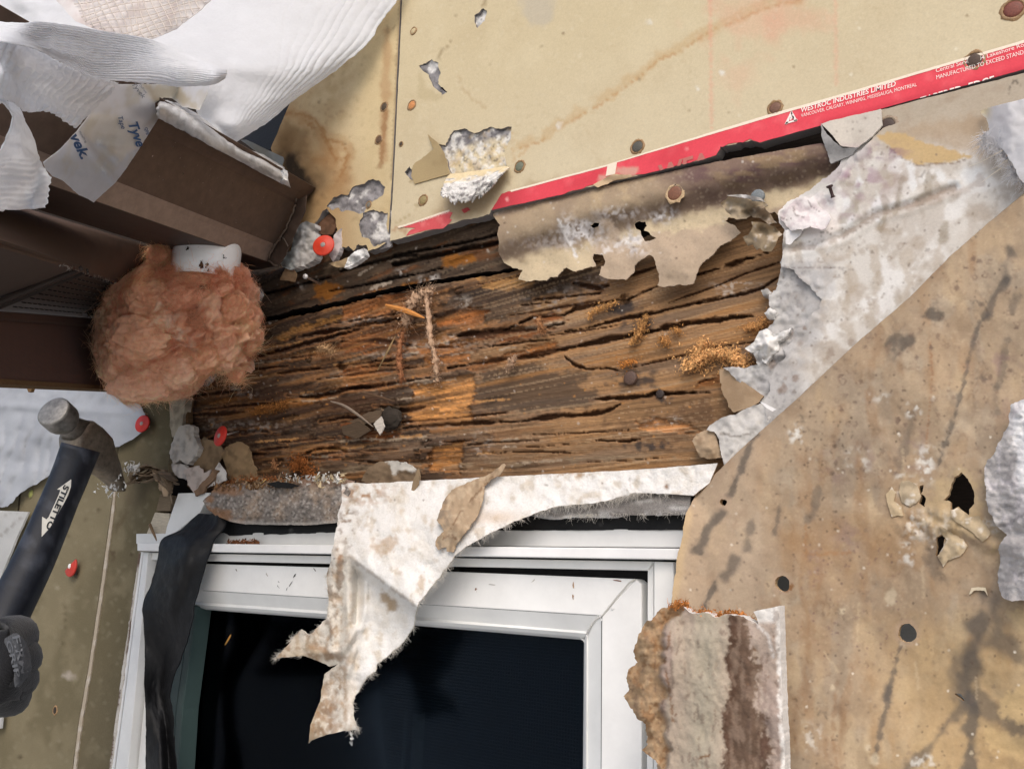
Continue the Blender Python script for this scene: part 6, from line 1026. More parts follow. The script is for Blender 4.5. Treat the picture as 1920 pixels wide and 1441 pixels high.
def blockbits():
    mb = MB()
    for q, w, c in (([(290, 960), (318, 962), (312, 1014), (280, 1016), (272, 1006)], .006, (190, 180, 162)), ([(300, 925), (322, 928), (318, 958), (292, 958)], .003, (120, 106, 88))):
        V, F = slab(q, w, -.01, .0012); mb.add(V, F, S(*c), False)
    mb.build('wood_shim', SPL, label='pale timber shim beside the white vinyl block at the window corner', cat_='shim')
    m2 = MB(); V, F = sweep(P(np.array([281., 288, 295]), np.array([983., 999, 1013]), np.array([.012, .011, .009])), [.0022, .0018, .0014], n=7); m2.add(V, F, S(120, 96, 70)); m2.build('rusty_nail', NAIL, label='thin rusty nail leaning on the pale shim above the window corner', cat_='nail')
    m3 = MB(); rng = np.random.default_rng(4); q = P(rng.uniform(425, 485, 300), 1019 - np.abs(rng.normal(size=300)) * 2.6, .018); chips(m3, q, .003, lambda g: S(*np.clip(np.array((128, 84, 58)) * g.uniform(.6, 1.2), 0, 255)), rng); m3.build('wood_crumbs', DUST, label='brown wood crumbs lying on the white window drip cap', cat_='wood crumbs')
blockbits()
# ------------------------------------------------------------------ roof edge (eave) that meets the wall
DO = np.array([0.35379464, -0.91710369, -0.18371221])          # runs out of the wall
BROWN = M('brown_aluminium', .6, .28, .2, 90, (1, 1, 1), ((500, .12, .0003), (30, .05, .001)))
def along(x, y, t): return P(x, y, 0) + DO * t
eave = thing('roof_eave', 'dark brown metal clad roof edge with perforated soffit running out from the wall', 'roof edge', along(440, 505, .1))
def ruled(name, lines, c, parent=eave, mat=BROWN, n=30, bend=None, th=.0007, rows=1):
    """folded sheet: each line is (near 3-D, far 3-D); consecutive lines are joined"""
    if rows > 1: (a0, b0), (a1, b1) = lines; lines = [(a0 + (a1 - a0) * k, b0 + (b1 - b0) * k) for k in np.linspace(0, 1, rows)]
    R = np.array([[a + (b - a) * s for s in np.linspace(0, 1, n)] for a, b in lines]); m = len(lines)
    if bend is not None: R = R + bend(R)
    V = R.reshape(-1, 3); F = [[i * n + j, i * n + j + 1, (i + 1) * n + j + 1, (i + 1) * n + j] for i in range(m - 1) for j in range(n - 1)]
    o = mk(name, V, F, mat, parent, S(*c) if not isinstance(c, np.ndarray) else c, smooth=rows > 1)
    sd = o.modifiers.new('thickness', 'SOLIDIFY'); sd.thickness = th; sd.offset = 0
    return o
def ln(x, y, t1=.52, t0=-.01): return (along(x, y, t0), along(x, y, t1))
TE = .33    # the main fascia length stops near the torn wrap
def wob(R): return np.stack([0 * R[..., 0], 0 * R[..., 0], .0012 * np.sin(R[..., 1] * 31) + .0006 * np.sin(R[..., 1] * 83 + 1)], -1)
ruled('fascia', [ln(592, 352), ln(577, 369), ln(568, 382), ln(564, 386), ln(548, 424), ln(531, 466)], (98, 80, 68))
ruled('fascia_return', [ln(532, 464.5), ln(527, 472), ln(516, 495)], (146, 126, 112))  # brown lightened for the light this band catches
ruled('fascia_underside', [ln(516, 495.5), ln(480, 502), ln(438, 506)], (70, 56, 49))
mb = MB(); rng = np.random.default_rng(21)
for _ in range(90):
    t_, k_ = rng.uniform(.02, .33), rng.random(); q_ = along(568 - 36 * k_, 384 + 80 * k_, t_) + np.array([.0012, 0, -.0004]); chips(mb, [q_], rng.uniform(.0006, .0018), lambda g: S(*np.array((150, 136, 124)) * g.uniform(.7, 1.2)), rng)
mb.build('dust_specks', DUST, eave, kind='stuff')
# crimped end flange against the wall
def seam():
    mb = MB(); q = np.array([(556, 374), (548, 400), (536, 428), (527, 443), (514, 462), (503, 488), (518, 497)], float); qq = cat(q, 40); rng = np.random.default_rng(3)
    A = P(qq[:, 0], qq[:, 1], .024) + rng.normal(size=(40, 3)) * .0006; V, F = sweep(A, .0012, n=6); mb.add(V, F, S(96, 82, 70)); q2 = cat(np.array([(527, 443), (534, 450), (540, 462)], float), 10); V, F = sweep(P(q2[:, 0], q2[:, 1], .02), .0010, n=6); mb.add(V, F, S(110, 98, 86)); mb.build('crimped_seam', BROWN, eave)
seam()
surf('end_flange', [(574, 366, .6), (572, 395, .6), (556, 430, .8), (535, 480, .8), (521, 499, .8), (501, 490, .5), (512, 462, .5), (527, 442, .5), (547, 400, .5), (556, 375, .4)], BROWN, lambda x, y: .020 + .002 * fbm(x / 20, y / 20, 2, 3), S(78, 64, 55), (), 6, .5, thick=.001, parent=eave, seed=70)
Fn, Ff = P(290, 552, .02), P(-160, 415, .48); En, Ef = along(430, 507, -.01), along(430, 507, .52)
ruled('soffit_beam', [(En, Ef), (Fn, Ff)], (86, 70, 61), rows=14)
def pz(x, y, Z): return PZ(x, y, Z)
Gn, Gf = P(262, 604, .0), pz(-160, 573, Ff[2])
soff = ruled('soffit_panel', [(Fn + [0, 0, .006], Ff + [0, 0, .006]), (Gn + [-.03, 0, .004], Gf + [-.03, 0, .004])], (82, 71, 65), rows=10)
Hn, Hf = P(262, 731, .0), P(-160, 708, wof(Gf))
ruled('frieze_board', [(Gn + [-.002, 0, 0], Gf + [-.002, 0, 0]), (Hn, Hf)], (84, 64, 58), mat=M('brown_siding', .75, .3, .2, 160, (.6, .25, 3), ((260, .35, .0008),)))
ruled('frieze_trim', [(Gn + (Hn - Gn) * a + [o, 0, 0], Gf + (Hf - Gf) * a + [o, 0, 0]) for a, o in ((.0, .002), (.02, .006), (.10, .006), (.13, .001))], (72, 56, 50))
ruled('frayed_board_edge', [(Hn + [.001, 0, .003], Hf + [.001, 0, .003]), (Hn + [.004, 0, -.002], Hf + [.004, 0, -.002]), (Hn + [-.004, 0, -.004], Hf + [-.004, 0, -.004])], (104, 82, 56), mat=SPL)
# soffit ribs and rows of vent holes, all on the soffit plane
def sof(a, b):  # a along (0 near wall .. 1 out), b across (0 beam side .. 1 frieze side)
    n = Fn + (Ff - Fn) * a; m = Gn + (Gf - Gn) * a; return n + (m - n) * b + [0, 0, .0035]
for a0, a1 in ((.38, .14), (.80, .52)):
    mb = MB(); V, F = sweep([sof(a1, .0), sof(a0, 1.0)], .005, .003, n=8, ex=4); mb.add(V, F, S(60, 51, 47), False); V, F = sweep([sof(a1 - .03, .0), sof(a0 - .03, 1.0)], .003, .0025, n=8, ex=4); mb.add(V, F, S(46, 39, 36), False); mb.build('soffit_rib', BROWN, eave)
def holes():
    mb = MB()
    for i in range(15):
        for j in range(9):
            b = .09 + .84 * j / 8; a = .19 + .24 * b + .021 * i
            if a > .50 + .25 * b: continue
            c = sof(a, b) - [0, 0, .0006]; t = np.linspace(0, 6.28, 8, endpoint=False); mb.add(np.stack([c[0] + 0.0026 * np.cos(t), c[1] + .0026 * np.sin(t), np.full(8, c[2])], 1), [list(range(8))], S(12, 10, 9), False)
            mb.add(np.stack([c[0] - .0012 + .0028 * np.cos(t), c[1] + .0012 + .0028 * np.sin(t), np.full(8, c[2] + .0003)], 1), [list(range(8))], S(110, 97, 90), False)
    o = mb.build('vent_holes', M('vent_dark', .9, .1, .1, 200, bumps=()), eave); o['kind'] = 'stuff'
holes()
mb = MB(); rng = np.random.default_rng(2); a = rng.uniform(.0, .62, 260); q = Fn + (Ff - Fn) * a[:, None] + rng.normal(size=(260, 3)) * .0012 + [.002, 0, 0]
chips(mb, q, .0016, lambda g: S(*np.array((176, 166, 158)) * g.uniform(.7, 1.1)), rng); mb.build('plaster_dust', DUST, label='pale dust specks along the lower edge of the brown soffit beam', cat_='dust', kind='stuff')
surf('wood_scrap', [(49, 724, .6), (57, 722, .6), (60, 728, .6), (58, 734, .5), (53, 735, .5)], SPL, .13, S(110, 84, 52), (), 3, .5, thick=.004, seed=71, label='tiny brown wood scrap hanging from the frayed frieze edge at far left', cat_='splinter')
# ---------------------------------------------------------------- frosty white flashing lying on the fascia
ICE = M('granular_flashing', .7, .3, .1, 500, bumps=((900, .4, .0005),))
def ice():
    top = [(300, 188), (323, 190), (367, 212), (443, 268), (493, 290), (533, 314)]; bot = [(296, 222), (330, 239), (390, 271), (450, 303), (500, 330), (545, 352)]
    tt = [.32, .29, .25, .17, .115, .06]
    rails = []
    for k, dw in ((0, -.02), (.3, .008), (.65, .008), (1, -.004)):
        rails.append([(a[0] + (b[0] - a[0]) * k, a[1] + (b[1] - a[1]) * k, t * .917 + dw) for a, b, t in zip(top, bot, tt)])
    def col(u, v):
        c = np.tile(S(196, 196, 196), (len(u), 1)); k = sm(-.1, .6, fbm(u * 26, v * 9, 4, 3))[:, None]; c = c * (1 - k * .5) + S(150, 150, 150) * k * .5; k = sm(.55, .75, u)[:, None] * sm(0, .5, fbm(u * 20, v * 7, 3, 5))[:, None]; return c * (1 - .5 * k) + S(120, 118, 114) * .5 * k
    return loft('granular_flashing', rails, ICE, 120, 40, col, lambda u, v: .0006 * fbm(u * 30, v * 8, 4, 3), .003, seed=72, label='frosty white granular flashing roll lying along the top of the brown fascia', cat_='flashing')
ice()
surf('metal_flashing', [(450, 262, .3), (462, 262, .3), (530, 294, .3), (532, 300, .3), (527, 314, .3), (512, 308, .4)], M('grey_metal', .45, .5, .08, 120, bumps=()), lambda x, y: .02 + .04 * sm(530, 450, x), S(126, 130, 130), (), 5, .3, thick=.001, seed=73, label='flat grey metal flashing corner between the black paper and the frosty roll', cat_='flashing')
crumb([(482, 312), (496, 304), (516, 305), (531, 316), (530, 334), (522, 340), (500, 330)], .075, .012, (188, 190, 192), 'smooth grey white lump at the wall end of the frosty flashing roll', 74, 4, .001, 'lump', 'lumps at the roof edge')
# ---------------------------------------------------------------- white house wrap, several loose sheets
def WF(x, y): return .275 + .092 * ((287 - x) - .45 * (y - 211)) / 152 - .00000 * x     # where the fascia face stands
def over(rails, gap=.012): return [[(x, y, max(w, min(WF(x, y), .47) + gap * (1 + .5 * i))) for x, y, w in r] for i, r in enumerate(rails)]
WR = lambda k=0: (lambda u, v: np.tile(S(246, 247, 249), (len(u), 1)) * (1 - .05 * (.5 + .5 * fbm(u * 12, v * 9, 3, k)))[:, None])
def ribs(fr, amp, seed, along_v=True):
    def f(u, v):
        a = (v if along_v else u) * fr + .8 * fbm(u * 2.4, v * 2.0, 2, seed); e = .45 + .75 * sm(-.5, .5, fbm(u * 5, v * 6, 2, seed + 4))
        return amp * e * (np.abs(np.sin(a * math.pi)) ** .7 * 2 - 1) + amp * 1.0 * fbm(u * 3, v * 2, 2, seed + 3) + amp * .3 * fbm(u * 60, v * 40, 2, seed + 6)
    return f
loft('house_wrap', [[(770, -50, .012), (747, 0, .016), (717, 43, .018), (690, 83, .024), (640, 125, .036), (610, 147, .045), (540, 197, .075), (500, 231, .10), (443, 268, .13), (440, 273, .135)],
                    [(700, -50, .030), (672, 0, .034), (640, 60, .045), (600, 110, .062), (560, 145, .08), (520, 175, .10), (470, 210, .13), (440, 235, .15), (420, 245, .155), (412, 250, .16)],
                    [(560, -50, .06), (550, 0, .075), (530, 50, .09), (500, 90, .11), (470, 125, .135), (440, 150, .15), (415, 180, .165), (400, 205, .17), (385, 222, .175), (384, 230, .18)],
                    [(180, -50, .20), (200, 0, .205), (240, 50, .215), (290, 95, .22), (335, 130, .215), (352, 160, .21), (360, 185, .205), (366, 202, .2)]], WRAP, 170, 300, WR(1),
     lambda u, v: ribs(26, .0009, 3)(u, v * .95 + .05 * u) * sm(.5, .12, v) + .0008 * fbm(u * 4, v * 4, 3, 9) + .0002 * fbm(u * 90, v * 30, 2, 12), .0005, (.008, 0), (0, .0), seed=75,
     label='largest white house wrap sheet, ribbed along its lower right edge, covering the top left', cat_='house wrap')
loft('house_wrap', over([[(-60, 18, .40), (0, 40, .395), (60, 41, .385), (100, 43, .375), (187, 57, .35), (280, 74, .325), (350, 100, .30), (400, 120, .285), (426, 131, .275)],
                    [(-60, 34, .41), (0, 54, .40), (60, 62, .39), (110, 72, .38), (190, 88, .357), (280, 107, .332), (350, 124, .305), (400, 134, .295), (426, 138, .28)],
                    [(-60, 50, .415), (0, 66, .405), (60, 82, .395), (115, 100, .385), (180, 120, .362), (280, 135, .335), (345, 148, .305), (398, 150, .295), (424, 143, .28)],
                    [(-60, 55, .42), (0, 75, .415), (67, 92, .405), (133, 128, .385), (175, 148, .37), (277, 158, .335), (333, 163, .305), (396, 157, .29), (421, 146, .278)]], .012), WRAP, 190, 130, WR(2),
     ribs(20, .0006, 13), .0005, (.01, .015), (0, .006), seed=76, label='horizontal ribbed white wrap flap curling across the middle of the top left sheets', cat_='house wrap')
loft('house_wrap', over([[(-60, 40, .395), (0, 70, .39), (60, 88, .385), (120, 120, .37), (170, 142, .355), (222, 156, .335)],
                    [(-60, 90, .385), (0, 105, .38), (60, 130, .37), (110, 155, .355), (160, 180, .34), (196, 188, .33)],
                    [(-60, 120, .37), (0, 134, .365), (40, 160, .355), (90, 195, .345), (125, 215, .335), (160, 224, .325)],
                    [(-60, 150, .375), (0, 185, .37), (22, 194, .365), (48, 212, .36), (82, 209, .355), (104, 214, .345), (123, 228, .34), (145, 240, .33)]], .012), WRAP, 240, 80, WR(3),
     ribs(19, .0010, 23, False), .0005, (0, .02), (0, .0), seed=77, label='white wrap layer with slanted ribs and a torn lower edge under the ribbed flap', cat_='house wrap')
loft('house_wrap', over([[(-60, 150, .42), (0, 160, .418), (30, 185, .41), (48, 212, .40), (62, 262, .395), (76, 300, .39), (97, 331, .385), (92, 360, .385), (88, 389, .385)],
                    [(-60, 170, .425), (0, 185, .42), (16, 200, .412), (34, 225, .405), (44, 268, .40), (56, 300, .395), (60, 335, .392), (58, 365, .39), (58, 392, .39)],
                    [(-60, 185, .42), (-8, 190, .418), (6, 190, .412), (22, 212, .405), (26, 222, .405), (16, 260, .405), (11, 268, .405), (16, 290, .40), (22, 394, .395)],
                    [(-60, 188, .415), (-12, 192, .413), (5, 192, .408), (20, 214, .40), (22, 228, .40), (12, 262, .40), (8, 268, .40), (-30, 330, .40), (-60, 402, .40)]], .012), WRAP, 130, 60, WR(4),
     lambda u, v: ribs(26, .0007, 33, False)(u, v) * sm(.62, .75, u) + .002 * fbm(u * 7, v * 4, 3, 3), .0005, (.01, .0), (0, .003), seed=78, label='narrow torn white wrap strip dangling at the far left edge in front of the soffit', cat_='house wrap')
# sheathing tape with blue lettering
TAPE = M('sheathing_tape', .35, .45, .03, 120, bumps=((60, .1, .0008),), sss=.55)
def wTape(x, y): return np.maximum(WF(x, y) + .010 - .02 * sm(280, 340, x), .25) + .003 * fbm(x / 60, y / 50, 2, 3) + .003 * np.exp(-(pdist(x, y, [(143, 245), (213, 340)]) / 7) ** 2) + .0025 * np.exp(-(pdist(x, y, [(225, 275), (190, 270), (220, 300)]) / 9) ** 2)
tape = surf('sheathing_tape', [(212, 158, .4), (334, 158, .4), (394, 158, .4), (388, 178, .6), (374, 206, .8), (342, 200, 1), (322, 184, .8), (306, 182, .8), (290, 193, .8), (290, 204, .5), (298, 213, .5), (297, 221, .4), (262, 276, .4), (236, 316, .4), (216, 342, .4), (200, 356, .5), (175, 379, .6), (160, 371, .6), (148, 366, .6), (133, 352, .6), (116, 338, .6), (98, 330, .6), (84, 316, .4), (80, 304, .4), (112, 280, .4), (143, 247, .4)], TAPE, wTape,
     lambda x, y: Pt(x, y, (246, 247, 250)).mix((236, 240, 247), sm(250, 300, y + 20 * fbm(x / 30, y / 30, 2, 3))).poly((252, 251, 248), [(150, 244), (170, 214), (205, 214), (250, 232), (268, 262), (250, 282), (225, 302), (206, 286), (200, 276), (186, 270), (164, 262)], .9, 3, 2).noise((228, 222, 206), 30, 0, .8, .4, 3).poly((220, 210, 186), [(270, 158), (335, 160), (368, 205), (320, 184), (295, 200), (280, 180)], .7, 6, 8).c, (), 4.5, .4, thick=.0004, seed=79,
     label='pale sheathing tape strip with blue lettering, draped across the brown fascia', cat_='tape')
BLUE = M('blue_ink', .6, .3, .06, 200, base=tuple(S(58, 92, 138)), bumps=())
GREY = M('grey_ink', .6, .3, .06, 200, base=tuple(S(128, 136, 150)), bumps=())
def ttext(body, x, y, ang, wd, ht, mat=BLUE, shear=.25, bold=.02, skew=0, pr=None):
    a = math.radians(ang); ux, uy = math.cos(a), math.sin(a); b = a - math.pi / 2 + math.radians(skew)
    def f(T):
        X = x + T[:, 0] * wd * ux + T[:, 1] * ht * math.cos(b); Y = y + T[:, 0] * wd * uy + T[:, 1] * ht * math.sin(b); return P(X, Y, wTape(X, Y) + .0012)
    return text3('printed_lettering', body, None, None, 0, mat, 0, tape, shear, bold, f=f)
ttext('Tape', 221, 220, 72, 24, 9, BLUE, .25, .01); ttext('Tyvek', 240, 232, 64, 46, 19, BLUE, .25, .03) if False else ttext('Tyve', 241, 233, 70, 47, 18, BLUE, .25, .025)
ttext('vek.', 131, 256, 63, 49, 19, BLUE, .25, .03); ttext('Tyvek', 247, 159, 52, 34, 8, GREY, .25, .01); ttext('DuPont', 261, 160, 52, 20, 4, GREY, 0, 0); ttext('HomeWrap', 148, 248, 60, 24, 4.5, GREY, 0, .01); ttext('QPB', 271, 240, 75, 14, 6, BLUE, 0, .01)
# cream mesh bag
def netw(x, y): return .285 + .05 * sm(300, 120, x) + .02 * sm(80, 0, y) * 0 +   .0022 * fbm(x / 60, y / 60, 2, 3)
net = surf('mesh_bag', [(60, -50, 1), (140, 40, 1), (187, 58, 1), (260, 72, 1), (283, 74, 1), (330, 54, 1), (377, 18, 1), (395, 0, 1), (420, -50, 1)], WRAP, netw, lambda x, y: Pt(x, y, (252, 249, 248)).noise((236, 224, 220), 30, 0, .9, .5, 3).mix((214, 190, 180), sm(240, 160, x) * sm(20, 60, y) * .4).c, (), 7, 1, thick=.0006, seed=80,
           label='creased cream bag covered by a white grid mesh at the top edge', cat_='mesh bag')
def mesh_lines():
    mb = MB(); hull = [(120, -45), (150, 38), (187, 56), (260, 70), (283, 72), (328, 52), (374, 17), (392, 0), (410, -45)]
    for fam in range(2):
        for k in range(-14, 30):
            pts = []
            for s in np.linspace(-260, 420, 160):
                if fam: x, y = 130 + k * 14 + .25 * s + 4 * math.sin(s / 31 + k), s * .6 + 3 * math.sin(k + s / 50)
                else: x, y = 100 + s, k * 12 - .24 * s * .9 + 40 + 4 * math.sin(s / 27 + k * .7)
                pts.append((x, y))
            p = np.array(pts); ok = inside(p[:, 0], p[:, 1], hull); idx = np.flatnonzero(ok)
            for run in np.split(idx, np.flatnonzero(np.diff(idx) > 1) + 1):
                if len(run) < 4: continue
                q = p[run]; V, F = sweep(P(q[:, 0], q[:, 1], netw(q[:, 0], q[:, 1]) + .0018), .00055, n=5); mb.add(V, F, S(240, 234, 228))
    mb.build('grid_mesh', WRAP, net)
mesh_lines()
loft('house_wrap', [[(-60, -50, .29), (90, -50, .27), (230, -50, .23)], [(-60, 10, .30), (90, 10, .28), (240, 20, .24)], [(-60, 75, .31), (90, 78, .29), (250, 85, .25)]], WRAP, 60, 40, WR(6), lambda u, v: .004 * fbm(u * 6, v * 5, 4, 5), .0005, seed=81, label='crumpled white wrap in the top left corner beside the mesh bag', cat_='house wrap')
# wrap still on the wall below the frieze, and the sheet behind the hammer handle
W2 = [(-160, 690, .3), (200, 700, .5), (232, 735, .8), (258, 752, 1), (272, 775, 1.2), (274, 792, 1), (264, 810, 1), (245, 825, 1.2), (224, 837, 1.2), (205, 838, 1.2), (180, 845, 1.5), (140, 862, 1.5), (112, 878, 1.5), (92, 890, 1.5), (68, 906, 2), (48, 918, 2), (30, 930, 2), (28, 937, 2.5), (14, 948, 2.5), (-160, 990, 1)]
def wW2(x, y):
    a = (x * .94 + y * .34) / 11 + 1.2 * fbm(x / 60, y / 70, 2, 3); e = (.35 + .65 * sm(770, 830, y)) * sm(280, 180, x)
    return .006 + .0042 * e * (np.abs(np.sin(a * 1.57)) ** .7) + .0045 * fbm(x / 90, y / 50, 3, 5) + .002 * sm(850, 940, y) + .0030 * np.exp(-((y - 760 - .06 * x) / 8) ** 2)
surf('house_wrap', W2, WRAP, wW2, lambda x, y: Pt(x, y, (212, 216, 222)).noise((198, 202, 210), 40, 0, .8, .5, 3).c, (), 4.2, 1, thick=.0006, seed=82, label='white house wrap with vertical ribs on the wall below the brown frieze, behind the hammer', cat_='house wrap')
surf('white_sheet', [(-160, 940, .3), (0, 957, .3), (53, 959, .4), (30, 1010, .4), (-10, 1110, .4), (-160, 1120, .3)], WRAP, lambda x, y: .012 + .002 * fbm(x / 40, y / 40, 2, 3), lambda x, y: Pt(x, y, (222, 223, 222)).line((170, 166, 160), [(0, 1005), (40, 968)], 1.6, .6).line((180, 178, 172), [(-10, 963), (46, 963)], 1.5, .6).c, (), 6, .4, thick=.003, seed=83, label='smooth white sheet corner behind the middle of the hammer handle', cat_='sheet')
surf('white_sheet', [(-60, 1320, .3), (4, 1336, .3), (1, 1365, .3), (-60, 1372, .3)], WRAP, .010, S(216, 217, 218), (), 6, .4, thick=.003, seed=84, label='tiny white sheet edge at the left border under the gloved hand', cat_='sheet')
# ------------------------------------------------------------------ vent pipe and the insulation stuffed round it
PVC = M('white_pvc', .4, .4, .05, 90, bumps=((160, .2, .0008),))
CR_, CU, CF = RW[:, 0], -RW[:, 1], RW[:, 2]       # photo right, up, forward in the world
def pipe():
    top, bot = P(388, 452, .100), P(386, 526, .100); up = np.array([0, 0, 1.]); r = mpp(387, 480, .100) * 54
    mb = MB(); c = (top + bot) / 2; h = mpp(387, 480, .100) * 38; n = 48; V = []
    prof = [(1, -h), (1, h * .5), (1, h), (.9, h), (.9, -h)]; prof = [(1, -h), (1.0, -h * .3), (1.0, h * .3), (1, h)]
    rng = np.random.default_rng(1)
    for rr, z in prof + [(.9, h), (.9, -h)]:
        for j in range(n): a = j / n * 6.28318; V.append(c + [math.cos(a) * r * rr, math.sin(a) * r * rr, z])
    F = [[i * n + j, i * n + (j + 1) % n, ((i + 1) % 6) * n + (j + 1) % n, ((i + 1) % 6) * n + j] for i in range(6) for j in range(n)]
    V = np.array(V); a = np.arctan2(V[:, 1] - c[1], V[:, 0] - c[0]); col = np.tile(S(250, 251, 250), (len(V), 1))
    mb.add(V, F, col); o = mb.build('vent_pipe', PVC, label='short white plastic vent pipe under the brown fascia, stuffed with insulation', cat_='pipe')
    m2 = MB()
    for x, y, s, cc in ((351, 466, 5, (60, 52, 46)), (420, 480, 4, (50, 44, 40)), (381, 492, 8, (96, 70, 50)), (388, 499, 6, (120, 92, 64)), (372, 463, 1.5, (120, 112, 104)), (395, 458, 1.2, (130, 124, 118))):
        d = ray(x, y); o0 = np.array([0, -DIST, 0]) - c; A = d[0] ** 2 + d[1] ** 2; B = d[0] * o0[0] + d[1] * o0[1]; t = (-B - math.sqrt(max(0, B * B - A * (o0[0] ** 2 + o0[1] ** 2 - r * r)))) / A; q = np.array([0, -DIST, 0]) + d * t * .998
        chips(m2, q + rng.normal(size=(6, 3)) * s * .00025, s * .0006, lambda g: S(*np.array(cc) * g.uniform(.8, 1.2)), rng)
    m2.build('dirt_specks', DUST, o)
pipe()
WOOL = M('insulation_wool', .98, .05, .12, 160, bumps=((320, .5, .0015), (900, .5, .001)), sheen=.4, sss=.3)
def vn3(p, s): return (vn(p[..., 0] + 3.1 * s, p[..., 1] + 1.7 * p[..., 2], s) + vn(p[..., 1] - 2.3 * s, p[..., 2] + 1.3 * p[..., 0], s + 5) + vn(p[..., 2] + .7 * s, p[..., 0] - 1.9 * p[..., 1], s + 9)) / 1.9
def f3(p, s, o=4):
    r = 0; a = 1.
    for i in range(o): r = r + a * vn3(p * 2.02 ** i, s + i * 3); a *= .52
    return r / 1.7
def wool():
    SIL = [(326, 475), (312, 486), (293, 499), (251, 525), (222, 551), (211, 574), (199, 610), (194, 645), (195, 678), (204, 711), (227, 737), (255, 756), (275, 752), (298, 751), (331, 744), (355, 740), (369, 721), (388, 702), (416, 690), (436, 690), (449, 705), (457, 703), (464, 690), (462, 664), (477, 657), (487, 643), (484, 626), (475, 617), (477, 596), (470, 581), (473, 548), (467, 530), (461, 513), (444, 504), (416, 502), (380, 503), (362, 490), (345, 476)]
    c0 = np.array((342., 622.)); s = (np.array(SIL, float) - [350, 492]) * .955 + [350, 492] - c0; th = np.arctan2(s[:, 1], s[:, 0]); rr = np.hypot(s[:, 0], s[:, 1]); o = np.argsort(th); th, rr = th[o], rr[o]
    th = np.r_[th - 2 * math.pi, th, th + 2 * math.pi]; rr = np.r_[rr, rr, rr]
    bm = bmesh.new(); bmesh.ops.create_icosphere(bm, subdivisions=7, radius=1); D = np.array([v.co[:] for v in bm.verts]); F = [[v.index for v in f.verts] for f in bm.faces]; bm.free()
    # D: x right, y up, z toward the camera
    W0 = .088; C0 = P(*c0, W0); m = np.linalg.norm(C0 - [0, -DIST, 0]) / FPX * .985
    def shape(D, fine=1.0):
        t = np.arctan2(-D[:, 1], D[:, 0]); R = np.interp(t, th, rr) * m; q = np.hypot(D[:, 0], D[:, 1])
        rad = q ** .82 if True else q
        e = np.stack([np.cos(t) * R * rad, -np.sin(t) * R * rad, D[:, 2] * .062 * np.sign(1)], 1)
        p = D * 1.0; warp = p + .35 * np.stack([f3(p * 1.7, 31, 3), f3(p * 1.7, 41, 3), f3(p * 1.7, 51, 3)], 1)
        big = f3(warp * 1.9, 3, 3); rg = 1 - np.abs(f3(warp * np.array([2.6, 3.4, 2.6]), 7, 3)) * 2.0; sm_ = f3(warp * 7.5, 11, 4)
        right = sm(.25, .75, D[:, 0]); f = .011 * big + (.0075 + .009 * right) * (rg - .5) + .0036 * sm_
        for cx, cy, rx, ry, dp in ((338, 515, 9, 16, -.022), (400, 520, 26, 12, -.010), (455, 560, 16, 10, -.012), (420, 640, 14, 26, -.008), (290, 570, 30, 10, -.005), (232, 620, 10, 34, -.006)):
            X = c0[0] + e[:, 0] / m; Y = c0[1] - e[:, 1] / m; f = f + dp * np.exp(-((X - cx) / rx) ** 2 - ((Y - cy) / ry) ** 2) * (D[:, 2] > 0)
        f = np.where(D[:, 2] > .35, f, f * (.75 + .25 * sm(-.1, .35, D[:, 2])))
        e = e + D * f[:, None]; return e, rg, big, sm_
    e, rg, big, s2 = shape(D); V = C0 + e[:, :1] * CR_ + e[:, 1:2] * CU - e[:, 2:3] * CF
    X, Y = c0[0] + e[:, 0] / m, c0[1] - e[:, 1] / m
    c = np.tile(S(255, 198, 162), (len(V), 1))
    def mix(col, k): 
        nonlocal c; k = np.clip(k, 0, 1)[:, None]; c = c * (1 - k) + S(*col) * k
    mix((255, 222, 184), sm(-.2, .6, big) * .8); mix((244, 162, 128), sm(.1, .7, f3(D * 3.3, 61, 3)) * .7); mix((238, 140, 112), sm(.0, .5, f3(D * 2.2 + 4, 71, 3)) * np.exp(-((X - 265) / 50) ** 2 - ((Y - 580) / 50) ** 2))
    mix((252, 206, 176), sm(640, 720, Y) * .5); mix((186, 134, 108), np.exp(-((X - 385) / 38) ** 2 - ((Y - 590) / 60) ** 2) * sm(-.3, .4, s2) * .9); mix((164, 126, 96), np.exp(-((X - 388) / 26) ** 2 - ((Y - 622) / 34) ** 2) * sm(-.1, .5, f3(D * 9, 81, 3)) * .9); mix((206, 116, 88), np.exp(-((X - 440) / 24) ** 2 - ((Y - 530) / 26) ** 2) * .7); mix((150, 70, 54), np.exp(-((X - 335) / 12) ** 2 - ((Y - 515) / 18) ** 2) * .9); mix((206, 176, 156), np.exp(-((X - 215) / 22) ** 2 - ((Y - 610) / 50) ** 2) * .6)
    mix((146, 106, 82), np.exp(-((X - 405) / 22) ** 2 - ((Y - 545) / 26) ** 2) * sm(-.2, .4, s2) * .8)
    st = f3(D * 3 + .8 * np.stack([f3(D * 2.4, 91, 2), f3(D * 2.4, 95, 2), f3(D * 2.4, 99, 2)], 1) * 1.0, 101, 2); fs = vn(st * 26, D[:, 2] * 9, 5); mix((255, 236, 212), sm(.2, .9, fs) * .55); mix((226, 140, 108), sm(.3, .9, -fs) * .45)
    # secondary tufts: lobes pushed out of the wad, each with its own folds
    bm = bmesh.new(); bmesh.ops.create_icosphere(bm, subdivisions=5, radius=1); D2 = np.array([v.co[:] for v in bm.verts]); F2_ = np.array([[v.index for v in f.verts] for f in bm.faces]); bm.free()
    Vs, Fs, Cs, Ds, Ns, nb = [V], [np.array(F)], [c], [D], [None], len(V); N0 = V - C0; Ns[0] = N0 / np.linalg.norm(N0, axis=1)[:, None]
